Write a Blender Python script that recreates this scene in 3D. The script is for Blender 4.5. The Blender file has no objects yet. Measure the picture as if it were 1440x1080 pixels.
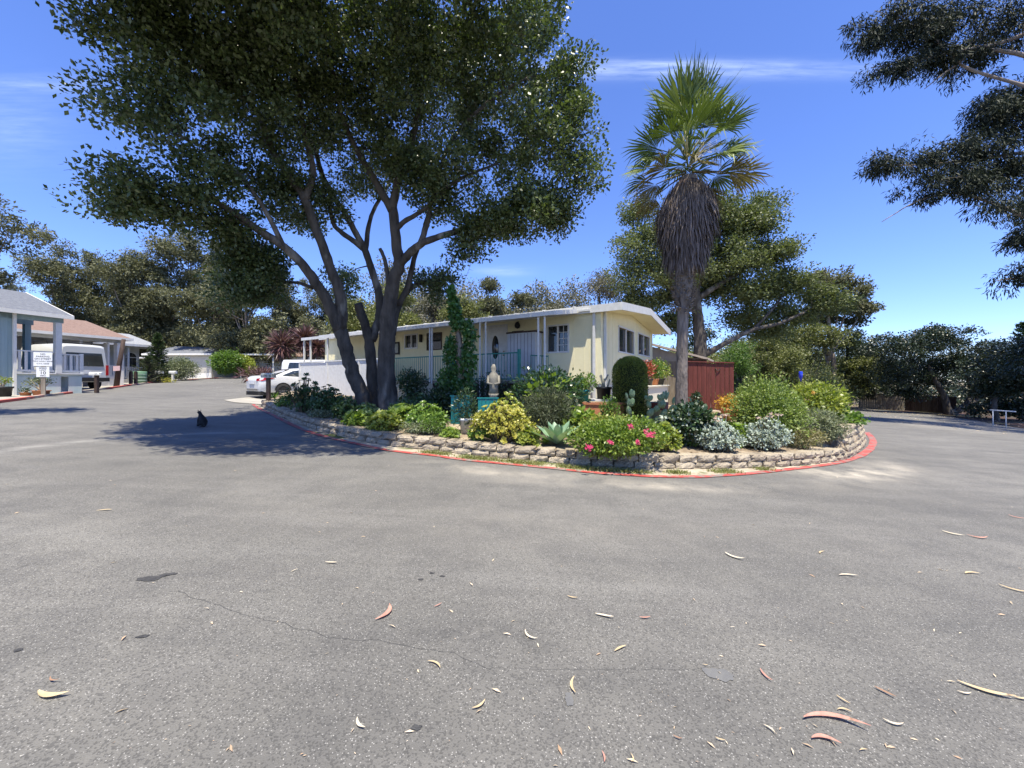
import bpy, bmesh, math, random
import numpy as np
from mathutils import Vector, Matrix, noise as mnoise

# ------------------------------------------------------------------ camera, sky, sun
scene = bpy.context.scene
F = 541.0            # focal length in photo pixels (1440 wide)
EYE = 1.5
cam_d = bpy.data.cameras.new("camera")
cam_d.sensor_width = 36.0
cam_d.lens = 36.0 * F / 1440.0
cam_d.shift_y = -5.0 / 1440.0
cam_d.clip_end = 3000
cam = bpy.data.objects.new("camera", cam_d)
cam.location = (0, 0, EYE)
cam.rotation_euler = (math.radians(90), 0, 0)
scene.collection.objects.link(cam)
scene.camera = cam

SUN_EL = 72.0
SH = Vector((0.20, -0.98, 0)).normalized()
SUN = Vector((SH.x * math.cos(math.radians(SUN_EL)), SH.y * math.cos(math.radians(SUN_EL)), math.sin(math.radians(SUN_EL))))
world = bpy.data.worlds.new("World")
scene.world = world
world.use_nodes = True
wn = world.node_tree; wn.nodes.clear()
def _n(t, typ, **kw):
    n = t.nodes.new(typ)
    for k, v in kw.items():
        setattr(n, k, v)
    return n
w_out = _n(wn, 'ShaderNodeOutputWorld'); w_bg = _n(wn, 'ShaderNodeBackground')
sky = _n(wn, 'ShaderNodeTexSky', sky_type='NISHITA')
sky.sun_disc = False
sky.sun_elevation = math.radians(SUN_EL)
sky.sun_rotation = math.atan2(SH.x, SH.y)
sky.altitude = 100
sky.air_density = 1.0
sky.dust_density = 0.0
sky.ozone_density = 3.0
# thin high cloud, a band of cirrus over the palm and a wisp on the left
tc = _n(wn, 'ShaderNodeTexCoord'); sep = _n(wn, 'ShaderNodeSeparateXYZ')
wn.links.new(tc.outputs['Generated'], sep.inputs[0])
def wm(op, a, b=None, c=None):
    m = _n(wn, 'ShaderNodeMath', operation=op)
    for i, v in enumerate((a, b, c)):
        if v is None: continue
        if isinstance(v, (int, float)): m.inputs[i].default_value = v
        else: wn.links.new(v, m.inputs[i])
    return m.outputs[0]
ymax = wm('MAXIMUM', sep.outputs['Y'], 0.05)
su = wm('DIVIDE', sep.outputs['X'], ymax)      # sky plane coordinates ahead of the camera (a fixed world direction)
sv = wm('DIVIDE', sep.outputs['Z'], ymax)
comb = _n(wn, 'ShaderNodeCombineXYZ')
wn.links.new(su, comb.inputs[0]); wn.links.new(sv, comb.inputs[1])
mp = _n(wn, 'ShaderNodeMapping'); mp.inputs['Scale'].default_value = (3.0, 26.0, 1.0); mp.inputs['Rotation'].default_value = (0, 0, 0.02)
wn.links.new(comb.outputs[0], mp.inputs[0])
cn = _n(wn, 'ShaderNodeTexNoise'); cn.inputs['Scale'].default_value = 2.2; cn.inputs['Detail'].default_value = 7; cn.inputs['Roughness'].default_value = 0.62
wn.links.new(mp.outputs[0], cn.inputs['Vector'])
def cblob(u0, v0, ru, rv, gain):
    a = wm('DIVIDE', wm('SUBTRACT', su, u0), ru); b = wm('DIVIDE', wm('SUBTRACT', sv, v0), rv)
    d = wm('ADD', wm('MULTIPLY', a, a), wm('MULTIPLY', b, b))
    return wm('MULTIPLY', wm('EXPONENT', wm('MULTIPLY', d, -1.0)), gain)
m = cblob(0.46, 0.807, 0.48, 0.022, 0.95)
m = wm('ADD', m, cblob(0.40, 0.822, 0.28, 0.010, 0.5))
m = wm('ADD', m, cblob(-1.30, 0.66, 0.14, 0.10, 0.35))
m = wm('ADD', m, cblob(-1.25, 0.77, 0.20, 0.02, 0.5))
m = wm('ADD', m, cblob(-0.02, 0.285, 0.07, 0.012, 0.6))
cm = wm('MULTIPLY', m, wm('MULTIPLY_ADD', cn.outputs['Fac'], 1.7, -0.42))
cm = wm('MULTIPLY', wm('MAXIMUM', cm, 0.0), 0.55)
cmin = wm('MINIMUM', cm, 0.6)
wmix = _n(wn, 'ShaderNodeMixRGB'); wmix.inputs[2].default_value = (6.5, 7.6, 9.2, 1)
wn.links.new(cmin, wmix.inputs[0]); 
wtint = _n(wn, 'ShaderNodeMixRGB', blend_type='MULTIPLY'); wtint.inputs[0].default_value = 1.0; wtint.inputs[2].default_value = (0.86, 0.99, 1.50, 1)
wn.links.new(sky.outputs[0], wtint.inputs[1])
wn.links.new(wtint.outputs[0], wmix.inputs[1])
hz = wm('MULTIPLY_ADD', wm('EXPONENT', wm('MULTIPLY', wm('MAXIMUM', sep.outputs['Z'], 0.0), -4.0)), 0.04, 1.12)   # brighter, paler sky towards the horizon
wsc = _n(wn, 'ShaderNodeVectorMath', operation='SCALE'); wn.links.new(wmix.outputs[0], wsc.inputs[0]); wn.links.new(hz, wsc.inputs['Scale'])
wn.links.new(wsc.outputs[0], w_bg.inputs[0]); w_bg.inputs[1].default_value = 0.088
wn.links.new(w_bg.outputs[0], w_out.inputs[0])

sl = bpy.data.lights.new("sun", 'SUN'); sl.energy = 5.0; sl.angle = math.radians(0.53); sl.color = (1.0, 0.925, 0.77)
so = bpy.data.objects.new("sun", sl); so.rotation_euler = SUN.to_track_quat('Z', 'Y').to_euler(); so.location = (0, -5, 30)
scene.collection.objects.link(so)
vs = scene.view_settings
vs.view_transform = 'Standard'; vs.look = 'None'; vs.exposure = 0.9; vs.gamma = 1.0; vs.use_curve_mapping = False
scene.cycles.max_bounces = 6; scene.cycles.diffuse_bounces = 3; scene.cycles.glossy_bounces = 2
scene.cycles.transmission_bounces = 3; scene.cycles.transparent_max_bounces = 4
scene.cycles.use_denoising = True

# ------------------------------------------------------------------ terrain and picture-to-place helpers
def sst(a, b, x):
    t = min(1, max(0, (x - a) / (b - a))); return t * t * (3 - 2 * t)
def G(x, y):
    g = -0.043 * min(60, max(-19, x))
    w = sst(-3, -9, x) if x < -3 else 0.0
    if y > 12:
        q = 0.002 * (min(y, 25) - 12) ** 2 + 0.033 * (min(max(y, 25), 60) - 25)
        g += q * w
    return g
def ray(px, py, Z):
    return Vector(((px - 720) / F * Z, Z, EYE + (535 - py) / F * Z))
def hit(px, py, fn, z0=1.5, z1=80):
    Z = z0
    while Z < z1:
        p = ray(px, py, Z)
        if p.z <= fn(p.x, p.y): break
        Z += 0.02
    p = ray(px, py, Z); p.z = fn(p.x, p.y)
    return p
def GP(px, py): return hit(px, py, G)

LOWPX = [(372,571),(395,584),(435,600),(491,615),(545,626),(594,631),(640,636),(685,642),(770,649),(858,656),(948,658),(1010,658),(1080,656),(1113,654),(1150,650),(1182,645)]
LOW = [GP(*p) for p in LOWPX]
TALL = [GP(1182,644), GP(1195,638), GP(1206,629), GP(1213,618)]
TALL += [Vector((12.2,14.8,0)), Vector((12.0,17.0,0)), Vector((11.4,19.5,0))]
TALL_IN = Vector((6.75, 9.75, 0))
def pdist(x, y, poly):
    best = 1e9
    for i in range(len(poly) - 1):
        ax, ay = poly[i].x, poly[i].y; bx, by = poly[i+1].x, poly[i+1].y
        dx, dy = bx - ax, by - ay
        t = ((x-ax)*dx + (y-ay)*dy) / (dx*dx + dy*dy + 1e-9); t = min(1, max(0, t))
        d = math.hypot(x-ax-t*dx, y-ay-t*dy)
        if d < best: best = d
    return best
def inpoly(x, y, poly):
    c = False; n = len(poly); j = n - 1
    for i in range(n):
        xi, yi = poly[i][0], poly[i][1]; xj, yj = poly[j][0], poly[j][1]
        if (yi > y) != (yj > y) and x < (xj - xi) * (y - yi) / (yj - yi) + xi: c = not c
        j = i
    return c
ISLAND = [(p.x, p.y) for p in LOW] + [(p.x, p.y) for p in TALL[1:]] + [(9.5, 27), (6, 33), (-9, 34), (-10.4, 24), (-10.6, 18.0)]
TALLREG = [(TALL_IN.x, TALL_IN.y)] + [(p.x, p.y) for p in TALL] + [(8.2, 19.5), (7.2, 13)]
def B(x, y):
    g = G(x, y)
    if inpoly(x, y, TALLREG): return g + 0.66
    d = pdist(x, y, LOW)
    return g + 0.22 + min(0.34, 0.075 * d) + 0.02 * mnoise.noise(Vector((x * 1.3, y * 1.3, 0)))
def BP(px, py): return hit(px, py, B, 4.0, 40)

# ------------------------------------------------------------------ mesh helpers
def setp(o, label=None, cat=None, group=None, kind=None):
    if label: o['label'] = label
    if cat: o['category'] = cat
    if group: o['group'] = group
    if kind: o['kind'] = kind
    return o
def link(o, parent=None):
    scene.collection.objects.link(o)
    if parent is not None: o.parent = parent
    return o
def thing(name, label, cat, loc=(0, 0, 0), rz=0.0, group=None):
    o = bpy.data.objects.new(name, None); o.location = loc; o.rotation_euler = (0, 0, rz)
    o.empty_display_size = 0.2
    return setp(link(o), label, cat, group)
class MB:
    def __init__(s): s.v = []; s.f = []; s.sm = []
    def add(s, vs, fs, smooth=False):
        b = len(s.v); s.v.extend([tuple(v) for v in vs]); s.f.extend([tuple(i + b for i in f) for f in fs]); s.sm.extend([smooth] * len(fs)); return s
    def box(s, x0, x1, y0, y1, z0, z1):
        v = [(x0,y0,z0),(x1,y0,z0),(x1,y1,z0),(x0,y1,z0),(x0,y0,z1),(x1,y0,z1),(x1,y1,z1),(x0,y1,z1)]
        return s.add(v, [(0,3,2,1),(4,5,6,7),(0,1,5,4),(1,2,6,5),(2,3,7,6),(3,0,4,7)])
    def obox(s, c, ax, ay, az):
        c = Vector(c); ax = Vector(ax); ay = Vector(ay); az = Vector(az)
        v = [c + a*ax + b*ay + d*az for d in (-.5,.5) for (a, b) in ((-.5,-.5),(.5,-.5),(.5,.5),(-.5,.5))]
        return s.add(v, [(0,3,2,1),(4,5,6,7),(0,1,5,4),(1,2,6,5),(2,3,7,6),(3,0,4,7)])
    def bar(s, a, b, w, h=None):
        a = Vector(a); b = Vector(b); d = b - a; h = h or w
        u = Vector((0,0,1)) if abs(d.normalized().z) < .95 else Vector((0,1,0))
        r = d.cross(u).normalized(); t = r.cross(d).normalized()
        return s.obox((a+b)/2, r*w, t*h, d)
    def tube(s, pts, rad, n=8, cap=True, jit=0.0, rng=None):
        pts = [Vector(p) for p in pts]; m = len(pts)
        if not hasattr(rad, '__len__'): rad = [rad]*m
        vs = []; ref = Vector((0.13, 0.31, 1)).normalized(); pr = None
        for i, p in enumerate(pts):
            d = (pts[min(i+1, m-1)] - pts[max(i-1, 0)]).normalized()
            r = (pr - d * pr.dot(d)) if pr is not None else (ref.cross(d) if abs(ref.dot(d)) < .97 else Vector((1,0,0)).cross(d))
            r.normalize(); pr = r; q = d.cross(r)
            for k in range(n):
                a = 2*math.pi*k/n; rr = rad[i] * (1 + (jit * (rng.random()-.5) if rng else 0))
                vs.append(p + r*(math.cos(a)*rr) + q*(math.sin(a)*rr))
        fs = [(i*n+k, i*n+(k+1) % n, (i+1)*n+(k+1) % n, (i+1)*n+k) for i in range(m-1) for k in range(n)]
        if cap: fs += [tuple(range(n))[::-1], tuple((m-1)*n+k for k in range(n))]
        return s.add(vs, fs, True)
    def lathe(s, prof, c=(0,0,0), n=20, capb=True, capt=False):
        vs = [(c[0]+r*math.cos(2*math.pi*k/n), c[1]+r*math.sin(2*math.pi*k/n), c[2]+z) for r, z in prof for k in range(n)]
        m = len(prof)
        fs = [(i*n+k, i*n+(k+1) % n, (i+1)*n+(k+1) % n, (i+1)*n+k) for i in range(m-1) for k in range(n)]
        if capb: fs.append(tuple(range(n))[::-1])
        if capt: fs.append(tuple((m-1)*n+k for k in range(n)))
        return s.add(vs, fs, True)
    def prism(s, poly, axis, a, b):
        # poly: 2D points in the plane normal to axis ('x' -> (y,z), 'y' -> (x,z), 'z' -> (x,y))
        def P(u, v, t): return {'x': (t,u,v), 'y': (u,t,v), 'z': (u,v,t)}[axis]
        n = len(poly); vs = [P(u,v,a) for u,v in poly] + [P(u,v,b) for u,v in poly]
        return s.add(vs, [tuple(range(n))[::-1], tuple(range(n,2*n))] + [(i,(i+1)%n,n+(i+1)%n,n+i) for i in range(n)])
    def quad(s, *p): return s.add(p, [tuple(range(len(p)))])
    def build(s, name, mat, parent=None, **kw):
        me = bpy.data.meshes.new(name); me.from_pydata(s.v, [], s.f); me.materials.append(mat)
        me.polygons.foreach_set('use_smooth', s.sm); me.update()
        o = link(bpy.data.objects.new(name, me), parent)
        return setp(o, **kw)
def mesh_np(name, V, nv, mat, parent=None, smooth=False, **kw):
    """V: (N, nv, 3) array; each row one polygon"""
    N = V.shape[0]; me = bpy.data.meshes.new(name)
    me.vertices.add(N*nv); me.vertices.foreach_set('co', V.reshape(-1).astype(np.float32))
    me.loops.add(N*nv); me.loops.foreach_set('vertex_index', np.arange(N*nv, dtype=np.int32))
    me.polygons.add(N); me.polygons.foreach_set('loop_start', np.arange(0, N*nv, nv, dtype=np.int32))
    me.materials.append(mat); me.update(calc_edges=True)
    if smooth: me.polygons.foreach_set('use_smooth', [True]*N)
    return setp(link(bpy.data.objects.new(name, me), parent), **kw)
def unit(a): return a / (np.linalg.norm(a, axis=-1, keepdims=True) + 1e-9)
def leaf_quads(P, D, Nn, L, W, bend=0.12):
    """rhombic leaves: base P, direction D, normal hint Nn, length L, width W (arrays)"""
    D = unit(D); S = unit(np.cross(D, Nn)); U = np.cross(S, D)
    L = L[:, None]; W = W[:, None]
    mid = P + D*L*0.48 + U*L*bend
    return np.stack([P, mid + S*W*0.5 - U*W*.15, P + D*L, mid - S*W*0.5 - U*W*.15], 1)

# ------------------------------------------------------------------ materials
MATS = {}
def mat(name, c1, c2=None, rough=0.7, scale=3.0, detail=4, bump=0.0, bscale=None, spec=0.3, metal=0.0, island=0.0, transl=0.0, tcol=None, c3=None, c3s=1.0, c3t=(0.55,0.7), stretch=None, coat=0.0, coord='Object'):
    if name in MATS: return MATS[name]
    m = bpy.data.materials.new(name); m.use_nodes = True; t = m.node_tree; t.nodes.clear(); L = t.links.new
    out = _n(t, 'ShaderNodeOutputMaterial'); b = _n(t, 'ShaderNodeBsdfPrincipled')
    b.inputs['Roughness'].default_value = rough; b.inputs['Specular IOR Level'].default_value = spec; b.inputs['Metallic'].default_value = metal
    b.inputs['Coat Weight'].default_value = coat
    co = _n(t, 'ShaderNodeTexCoord'); vec = co.outputs[coord]
    if stretch:
        mpn = _n(t, 'ShaderNodeMapping'); mpn.inputs['Scale'].default_value = stretch; L(vec, mpn.inputs[0]); vec = mpn.outputs[0]
    c2 = c2 or tuple(min(1, x*1.25) for x in c1)
    nz = _n(t, 'ShaderNodeTexNoise'); nz.inputs['Scale'].default_value = scale; nz.inputs['Detail'].default_value = detail; nz.inputs['Roughness'].default_value = .6
    L(vec, nz.inputs['Vector'])
    rp = _n(t, 'ShaderNodeMapRange'); rp.inputs[1].default_value = .3; rp.inputs[2].default_value = .7; L(nz.outputs['Fac'], rp.inputs[0])
    fac = rp.outputs[0]
    if island > 0:
        gm = _n(t, 'ShaderNodeNewGeometry'); mx = _n(t, 'ShaderNodeMath', operation='MULTIPLY_ADD')
        mx.inputs[1].default_value = island; ml = _n(t, 'ShaderNodeMath', operation='MULTIPLY'); ml.inputs[1].default_value = 1-island
        L(fac, ml.inputs[0]); L(gm.outputs['Random Per Island'], mx.inputs[0]); L(ml.outputs[0], mx.inputs[2]); fac = mx.outputs[0]
    mc = _n(t, 'ShaderNodeMixRGB'); mc.inputs[1].default_value = (*c1, 1); mc.inputs[2].default_value = (*c2, 1); L(fac, mc.inputs[0])
    col = mc.outputs[0]
    if c3:
        n3 = _n(t, 'ShaderNodeTexNoise'); n3.inputs['Scale'].default_value = c3s; n3.inputs['Detail'].default_value = 6; L(vec, n3.inputs['Vector'])
        r3 = _n(t, 'ShaderNodeMapRange'); r3.inputs[1].default_value = c3t[0]; r3.inputs[2].default_value = c3t[1]; L(n3.outputs['Fac'], r3.inputs[0])
        m3 = _n(t, 'ShaderNodeMixRGB'); m3.inputs[2].default_value = (*c3, 1); L(r3.outputs[0], m3.inputs[0]); L(col, m3.inputs[1]); col = m3.outputs[0]
    L(col, b.inputs['Base Color'])
    if bump:
        nb = _n(t, 'ShaderNodeTexNoise'); nb.inputs['Scale'].default_value = bscale or scale*6; nb.inputs['Detail'].default_value = 5; L(vec, nb.inputs['Vector'])
        bp = _n(t, 'ShaderNodeBump'); bp.inputs['Strength'].default_value = bump; bp.inputs['Distance'].default_value = 0.05; L(nb.outputs['Fac'], bp.inputs['Height']); L(bp.outputs[0], b.inputs['Normal'])
    sh = b.outputs[0]
    if transl:
        tr = _n(t, 'ShaderNodeBsdfTranslucent'); hs = _n(t, 'ShaderNodeMixRGB', blend_type='MULTIPLY'); hs.inputs[0].default_value = 1
        hs.inputs[2].default_value = (*(tcol or (1.5, 1.7, .7)), 1); L(col, hs.inputs[1]); L(hs.outputs[0], tr.inputs[0])
        ms = _n(t, 'ShaderNodeMixShader'); ms.inputs[0].default_value = transl; L(sh, ms.inputs[1]); L(tr.outputs[0], ms.inputs[2]); sh = ms.outputs[0]
    L(sh, out.inputs[0]); MATS[name] = m; return m
def leafm(name, c1, c2, rough=.45, spec=.45, transl=.25, scale=.7, island=.6, **k):
    return mat(name, c1, c2, rough=rough, spec=spec, transl=transl, scale=scale, island=island, **k)

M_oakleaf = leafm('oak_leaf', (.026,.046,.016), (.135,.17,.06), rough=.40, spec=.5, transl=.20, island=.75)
M_bark = mat('oak_bark', (.038,.033,.028), (.12,.105,.088), rough=.9, scale=4, bump=.9, bscale=14, stretch=(1,1,.35), c3=(.30,.28,.24), c3s=2.2, c3t=(.58,.75))
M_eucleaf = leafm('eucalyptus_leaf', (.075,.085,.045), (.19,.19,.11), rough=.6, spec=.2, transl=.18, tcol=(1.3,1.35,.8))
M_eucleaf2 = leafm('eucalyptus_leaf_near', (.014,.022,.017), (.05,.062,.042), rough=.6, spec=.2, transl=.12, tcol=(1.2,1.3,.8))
M_eucbark = mat('eucalyptus_bark', (.16,.12,.09), (.34,.29,.24), rough=.85, scale=2, bump=.4, stretch=(1,1,.2))
M_oliveleaf = leafm('olive_leaf', (.07,.085,.028), (.20,.21,.075), rough=.5, spec=.35, transl=.2)
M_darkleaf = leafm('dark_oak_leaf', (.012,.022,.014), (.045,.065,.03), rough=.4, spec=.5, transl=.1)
M_greyleaf = leafm('grey_brush_leaf', (.09,.09,.06), (.2,.19,.14), rough=.7, transl=.15)
M_conleaf = leafm('conifer_leaf', (.012,.035,.016), (.04,.085,.035), rough=.5, transl=.1)
M_hedgeleaf = leafm('hedge_leaf', (.04,.085,.02), (.14,.22,.05), rough=.45, transl=.3)
M_white = mat('white_paint', (.56,.56,.54), (.66,.66,.64), rough=.45, scale=6, c3=(.5,.48,.43), c3s=9, c3t=(.62,.8))
M_cream = mat('cream_wall', (.74,.68,.43), (.80,.74,.49), rough=.75, scale=3, bump=.15, bscale=60)
M_creamlight = mat('cream_trim', (.70,.66,.50), (.78,.74,.60), rough=.6, scale=8)
M_glass = mat('dark_glass', (.012,.016,.02), (.03,.04,.045), rough=.06, spec=.9, scale=.8)
M_black = mat('black_plastic', (.012,.012,.012), (.03,.03,.03), rough=.5, scale=10)
M_iron = mat('teal_iron', (.02,.16,.13), (.04,.24,.2), rough=.5, scale=9)
M_teal = mat('teal_paint', (.008,.13,.14), (.02,.21,.22), rough=.5, scale=5, c3=(.02,.14,.15), c3s=6)
M_soil = mat('bed_soil', (.12,.085,.055), (.34,.27,.19), rough=.95, scale=2.4, detail=9, bump=.8, bscale=26, c3=(.50,.42,.31), c3s=1.3, c3t=(.5,.68))
M_concrete = mat('concrete', (.27,.255,.22), (.38,.36,.315), rough=.9, scale=1.5, detail=8, bump=.2, bscale=60)
M_terra = mat('terracotta', (.32,.12,.06), (.46,.2,.1), rough=.8, scale=7, bump=.1)
M_redpaint = mat('red_curb_paint', (.30,.045,.04), (.48,.10,.085), rough=.7, scale=5, detail=9, c3=(.22,.19,.17), c3s=6, c3t=(.46,.60), bump=.2, bscale=120)
M_redwood = mat('red_wood', (.10,.027,.02), (.17,.045,.033), rough=.75, scale=2, stretch=(6,6,.6), bump=.3)
M_greywood = mat('grey_wood', (.17,.14,.11), (.32,.28,.22), rough=.85, scale=2, stretch=(6,6,.6), bump=.3)
M_darkwood = mat('dark_wood', (.035,.024,.02), (.09,.06,.05), rough=.8, scale=3, stretch=(4,4,.6), bump=.3)
# ------------------------------------------------------------------ ground, road, beds
def asphalt():
    m = bpy.data.materials.new('asphalt'); m.use_nodes = True; t = m.node_tree; t.nodes.clear(); L = t.links.new
    out = _n(t, 'ShaderNodeOutputMaterial'); b = _n(t, 'ShaderNodeBsdfPrincipled'); L(b.outputs[0], out.inputs[0])
    b.inputs['Roughness'].default_value = .82; b.inputs['Specular IOR Level'].default_value = .35
    co = _n(t, 'ShaderNodeTexCoord'); V = co.outputs['Object']; sp = _n(t, 'ShaderNodeSeparateXYZ'); L(V, sp.inputs[0])
    def MM(op, a, b_=None, c=None):
        n = _n(t, 'ShaderNodeMath', operation=op)
        for i, v in enumerate((a, b_, c)):
            if v is None: continue
            if isinstance(v, (int, float)): n.inputs[i].default_value = v
            else: L(v, n.inputs[i])
        return n.outputs[0]
    def NZ(s, d=5, r=.6, vec=None):
        n = _n(t, 'ShaderNodeTexNoise'); n.inputs['Scale'].default_value = s; n.inputs['Detail'].default_value = d; n.inputs['Roughness'].default_value = r; L(vec or V, n.inputs['Vector']); return n.outputs['Fac']
    def RG(x, a, b_, c=0., d=1.):
        n = _n(t, 'ShaderNodeMapRange'); n.inputs[1].default_value = a; n.inputs[2].default_value = b_; n.inputs[3].default_value = c; n.inputs[4].default_value = d; L(x, n.inputs[0]); return n.outputs[0]
    def MX(f, a, c):
        n = _n(t, 'ShaderNodeMixRGB')
        if isinstance(f, (int, float)): n.inputs[0].default_value = f
        else: L(f, n.inputs[0])
        for i, v in ((1, a), (2, c)):
            if isinstance(v, tuple): n.inputs[i].default_value = (*v, 1)
            else: L(v, n.inputs[i])
        return n.outputs[0]
    big = NZ(.22, 6, .55); mid = NZ(1.7, 6, .65)
    col = MX(RG(big, .35, .65), (.128,.124,.113), (.188,.181,.163))
    col = MX(RG(mid, .4, .72, 0, .7), col, (.092,.090,.086))
    mp2 = _n(t, 'ShaderNodeMapping'); mp2.inputs['Scale'].default_value = (.35,2.2,1); mp2.inputs['Rotation'].default_value = (0,0,-.12); L(V, mp2.inputs[0])
    trk = NZ(.9, 5, .6, mp2.outputs[0]); col = MX(RG(trk, .52, .72, 0, .45), col, (.225,.218,.20)); col = MX(RG(trk, .46, .30, 0, .4), col, (.088,.087,.084))
    spots = NZ(5.5, 6, .7); col = MX(RG(spots, .62, .74, 0, .6), col, (.07,.069,.067))
    # aggregate: pale and dark chips
    vo = _n(t, 'ShaderNodeTexVoronoi'); vo.inputs['Scale'].default_value = 130; L(V, vo.inputs['Vector'])
    sc = _n(t, 'ShaderNodeSeparateColor'); L(vo.outputs['Color'], sc.inputs[0])
    chip = MM('MULTIPLY', MM('GREATER_THAN', sc.outputs[0], .84), MM('LESS_THAN', vo.outputs['Distance'], .36))
    col = MX(MM('MULTIPLY', chip, .6), col, (.44,.43,.40))
    dk = MM('GREATER_THAN', sc.outputs[1], .72)
    col = MX(MM('MULTIPLY', dk, .55), col, (.055,.054,.052))
    vo2 = _n(t, 'ShaderNodeTexVoronoi'); vo2.inputs['Scale'].default_value = 42; L(V, vo2.inputs['Vector'])
    sc2 = _n(t, 'ShaderNodeSeparateColor'); L(vo2.outputs['Color'], sc2.inputs[0])
    col = MX(MM('MULTIPLY', MM('MULTIPLY', MM('GREATER_THAN', sc2.outputs[0], .93), MM('LESS_THAN', vo2.outputs['Distance'], .14)), .55), col, (.62,.6,.54))
    def blob(cx, cy, rx, ry, ang=0.0):
        dx = MM('SUBTRACT', sp.outputs[0], cx); dy = MM('SUBTRACT', sp.outputs[1], cy); ca, sa = math.cos(ang), math.sin(ang)
        u = MM('DIVIDE', MM('ADD', MM('MULTIPLY', dx, ca), MM('MULTIPLY', dy, sa)), rx); v = MM('DIVIDE', MM('SUBTRACT', MM('MULTIPLY', dy, ca), MM('MULTIPLY', dx, sa)), ry)
        return MM('EXPONENT', MM('MULTIPLY', MM('ADD', MM('MULTIPLY', u, u), MM('MULTIPLY', v, v)), -1.0))
    # washed-out sand at the right bend and along the kerb
    wisp = NZ(1.1, 8, .65); sand = None
    for (px, py, rx, ry, a, g) in [(1215,668,1.3,.45,.5,1.0),(1170,664,1.6,.3,.2,.7),(900,684,2.0,.22,.0,.55),(740,668,1.4,.2,-.05,.6),(1010,683,1.6,.2,.1,.4),(640,655,.8,.2,-.2,.6),(1250,655,1.0,.35,.9,.6),(720,735,2.4,.5,0,.12),(1320,600,3.,2.,.9,.35)]:
        p = GP(px, py); z = MM('MULTIPLY', blob(p.x, p.y, rx, ry, a), g); sand = z if sand is None else MM('ADD', sand, z)
    f = MM('MULTIPLY', sand, RG(wisp, .38, .66)); f = MM('MINIMUM', MM('MULTIPLY', f, .75), .75)
    col = MX(f, col, (.52,.47,.38))
    # worn lighter wheel tracks and an old pale arc on the left
    for (px, py, R, w, g) in [(250,640,2.6,.16,.35)]:
        p = GP(px, py); dx = MM('SUBTRACT', sp.outputs[0], p.x); dy = MM('SUBTRACT', sp.outputs[1], p.y)
        rr = MM('SQRT', MM('ADD', MM('MULTIPLY', dx, dx), MM('MULTIPLY', dy, dy)))
        q = MM('DIVIDE', MM('SUBTRACT', rr, R), w); e = MM('EXPONENT', MM('MULTIPLY', MM('MULTIPLY', q, q), -1.0))
        side = RG(dx, -.3, .5, 1., 0.)
        col = MX(MM('MULTIPLY', MM('MULTIPLY', e, side), MM('MULTIPLY', RG(NZ(2.5, 5), .3, .6), g)), col, (.42,.41,.38))
    # dark seal stains
    for (px, py, rx, ry, g) in [(650,890,.35,.1,.35),(760,905,.15,.1,.4),(610,800,.3,.12,.25),(820,960,.2,.1,.35),(480,1010,.4,.2,.2)]:
        p = GP(px, py); col = MX(MM('MULTIPLY', MM('MULTIPLY', blob(p.x, p.y, rx, ry, .2), g), RG(NZ(9, 6), .42, .58)), col, (.05,.05,.05))
    # hairline cracks
    v3 = _n(t, 'ShaderNodeTexVoronoi', feature='DISTANCE_TO_EDGE'); v3.inputs['Scale'].default_value = .42
    wv = _n(t, 'ShaderNodeMixRGB'); wv.inputs[0].default_value = .12; L(V, wv.inputs[1]); nn = _n(t, 'ShaderNodeTexNoise'); nn.inputs['Scale'].default_value = 3; nn.inputs['Detail'].default_value = 6; L(V, nn.inputs['Vector']); L(nn.outputs['Color'], wv.inputs[2]); L(wv.outputs[0], v3.inputs['Vector'])
    cr = MM('MULTIPLY', MM('LESS_THAN', v3.outputs['Distance'], .0018), MM('GREATER_THAN', NZ(.5, 3), .52))
    pass
    L(col, b.inputs['Base Color'])
    bp = _n(t, 'ShaderNodeBump'); bp.inputs['Strength'].default_value = .55; bp.inputs['Distance'].default_value = .008
    h = MM('ADD', NZ(110, 4, .7), MM('MULTIPLY', vo.outputs['Distance'], .5)); L(h, bp.inputs['Height']); L(bp.outputs[0], b.inputs['Normal'])
    return m
M_asphalt = asphalt()
M_dirt = mat('dry_dirt', (.17,.12,.075), (.30,.24,.16), rough=.95, scale=1.2, detail=9, bump=.5, bscale=20, c3=(.09,.10,.04), c3s=.8, c3t=(.5,.65))
def sheet(xs, ys, fn, name, mt, keep=None, **kw):
    mb = MB(); nx = len(xs); mb.v = [(x, y, fn(x, y)) for y in ys for x in xs]
    for j in range(len(ys)-1):
        for i in range(nx-1):
            if keep and not keep((xs[i]+xs[i+1])/2, (ys[j]+ys[j+1])/2): continue
            mb.f.append((j*nx+i, j*nx+i+1, (j+1)*nx+i+1, (j+1)*nx+i)); mb.sm.append(True)
    return mb.build(name, mt, **kw)
def frange(a, b, s):
    n = int(round((b-a)/s)); return [a + (b-a)*i/n for i in range(n+1)]
gx = frange(-600,-120,60)+frange(-110,-50,10)+frange(-46,60,2)+frange(70,130,10)+frange(180,600,60)
gy = frange(-12,60,2)+frange(70,140,10)+frange(200,1200,100)
def GF(x, y):
    z = G(x, y) - .06
    z += sst(60, 160, y) * 2.0 + (sst(-60,-130,x)*6)
    return z
sheet(gx, gy, GF, 'terrain', M_dirt, kind='structure')
sheet(frange(-44,44,1), frange(-8,47,1), lambda x, y: G(x, y), 'road', M_asphalt, kind='structure')

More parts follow.
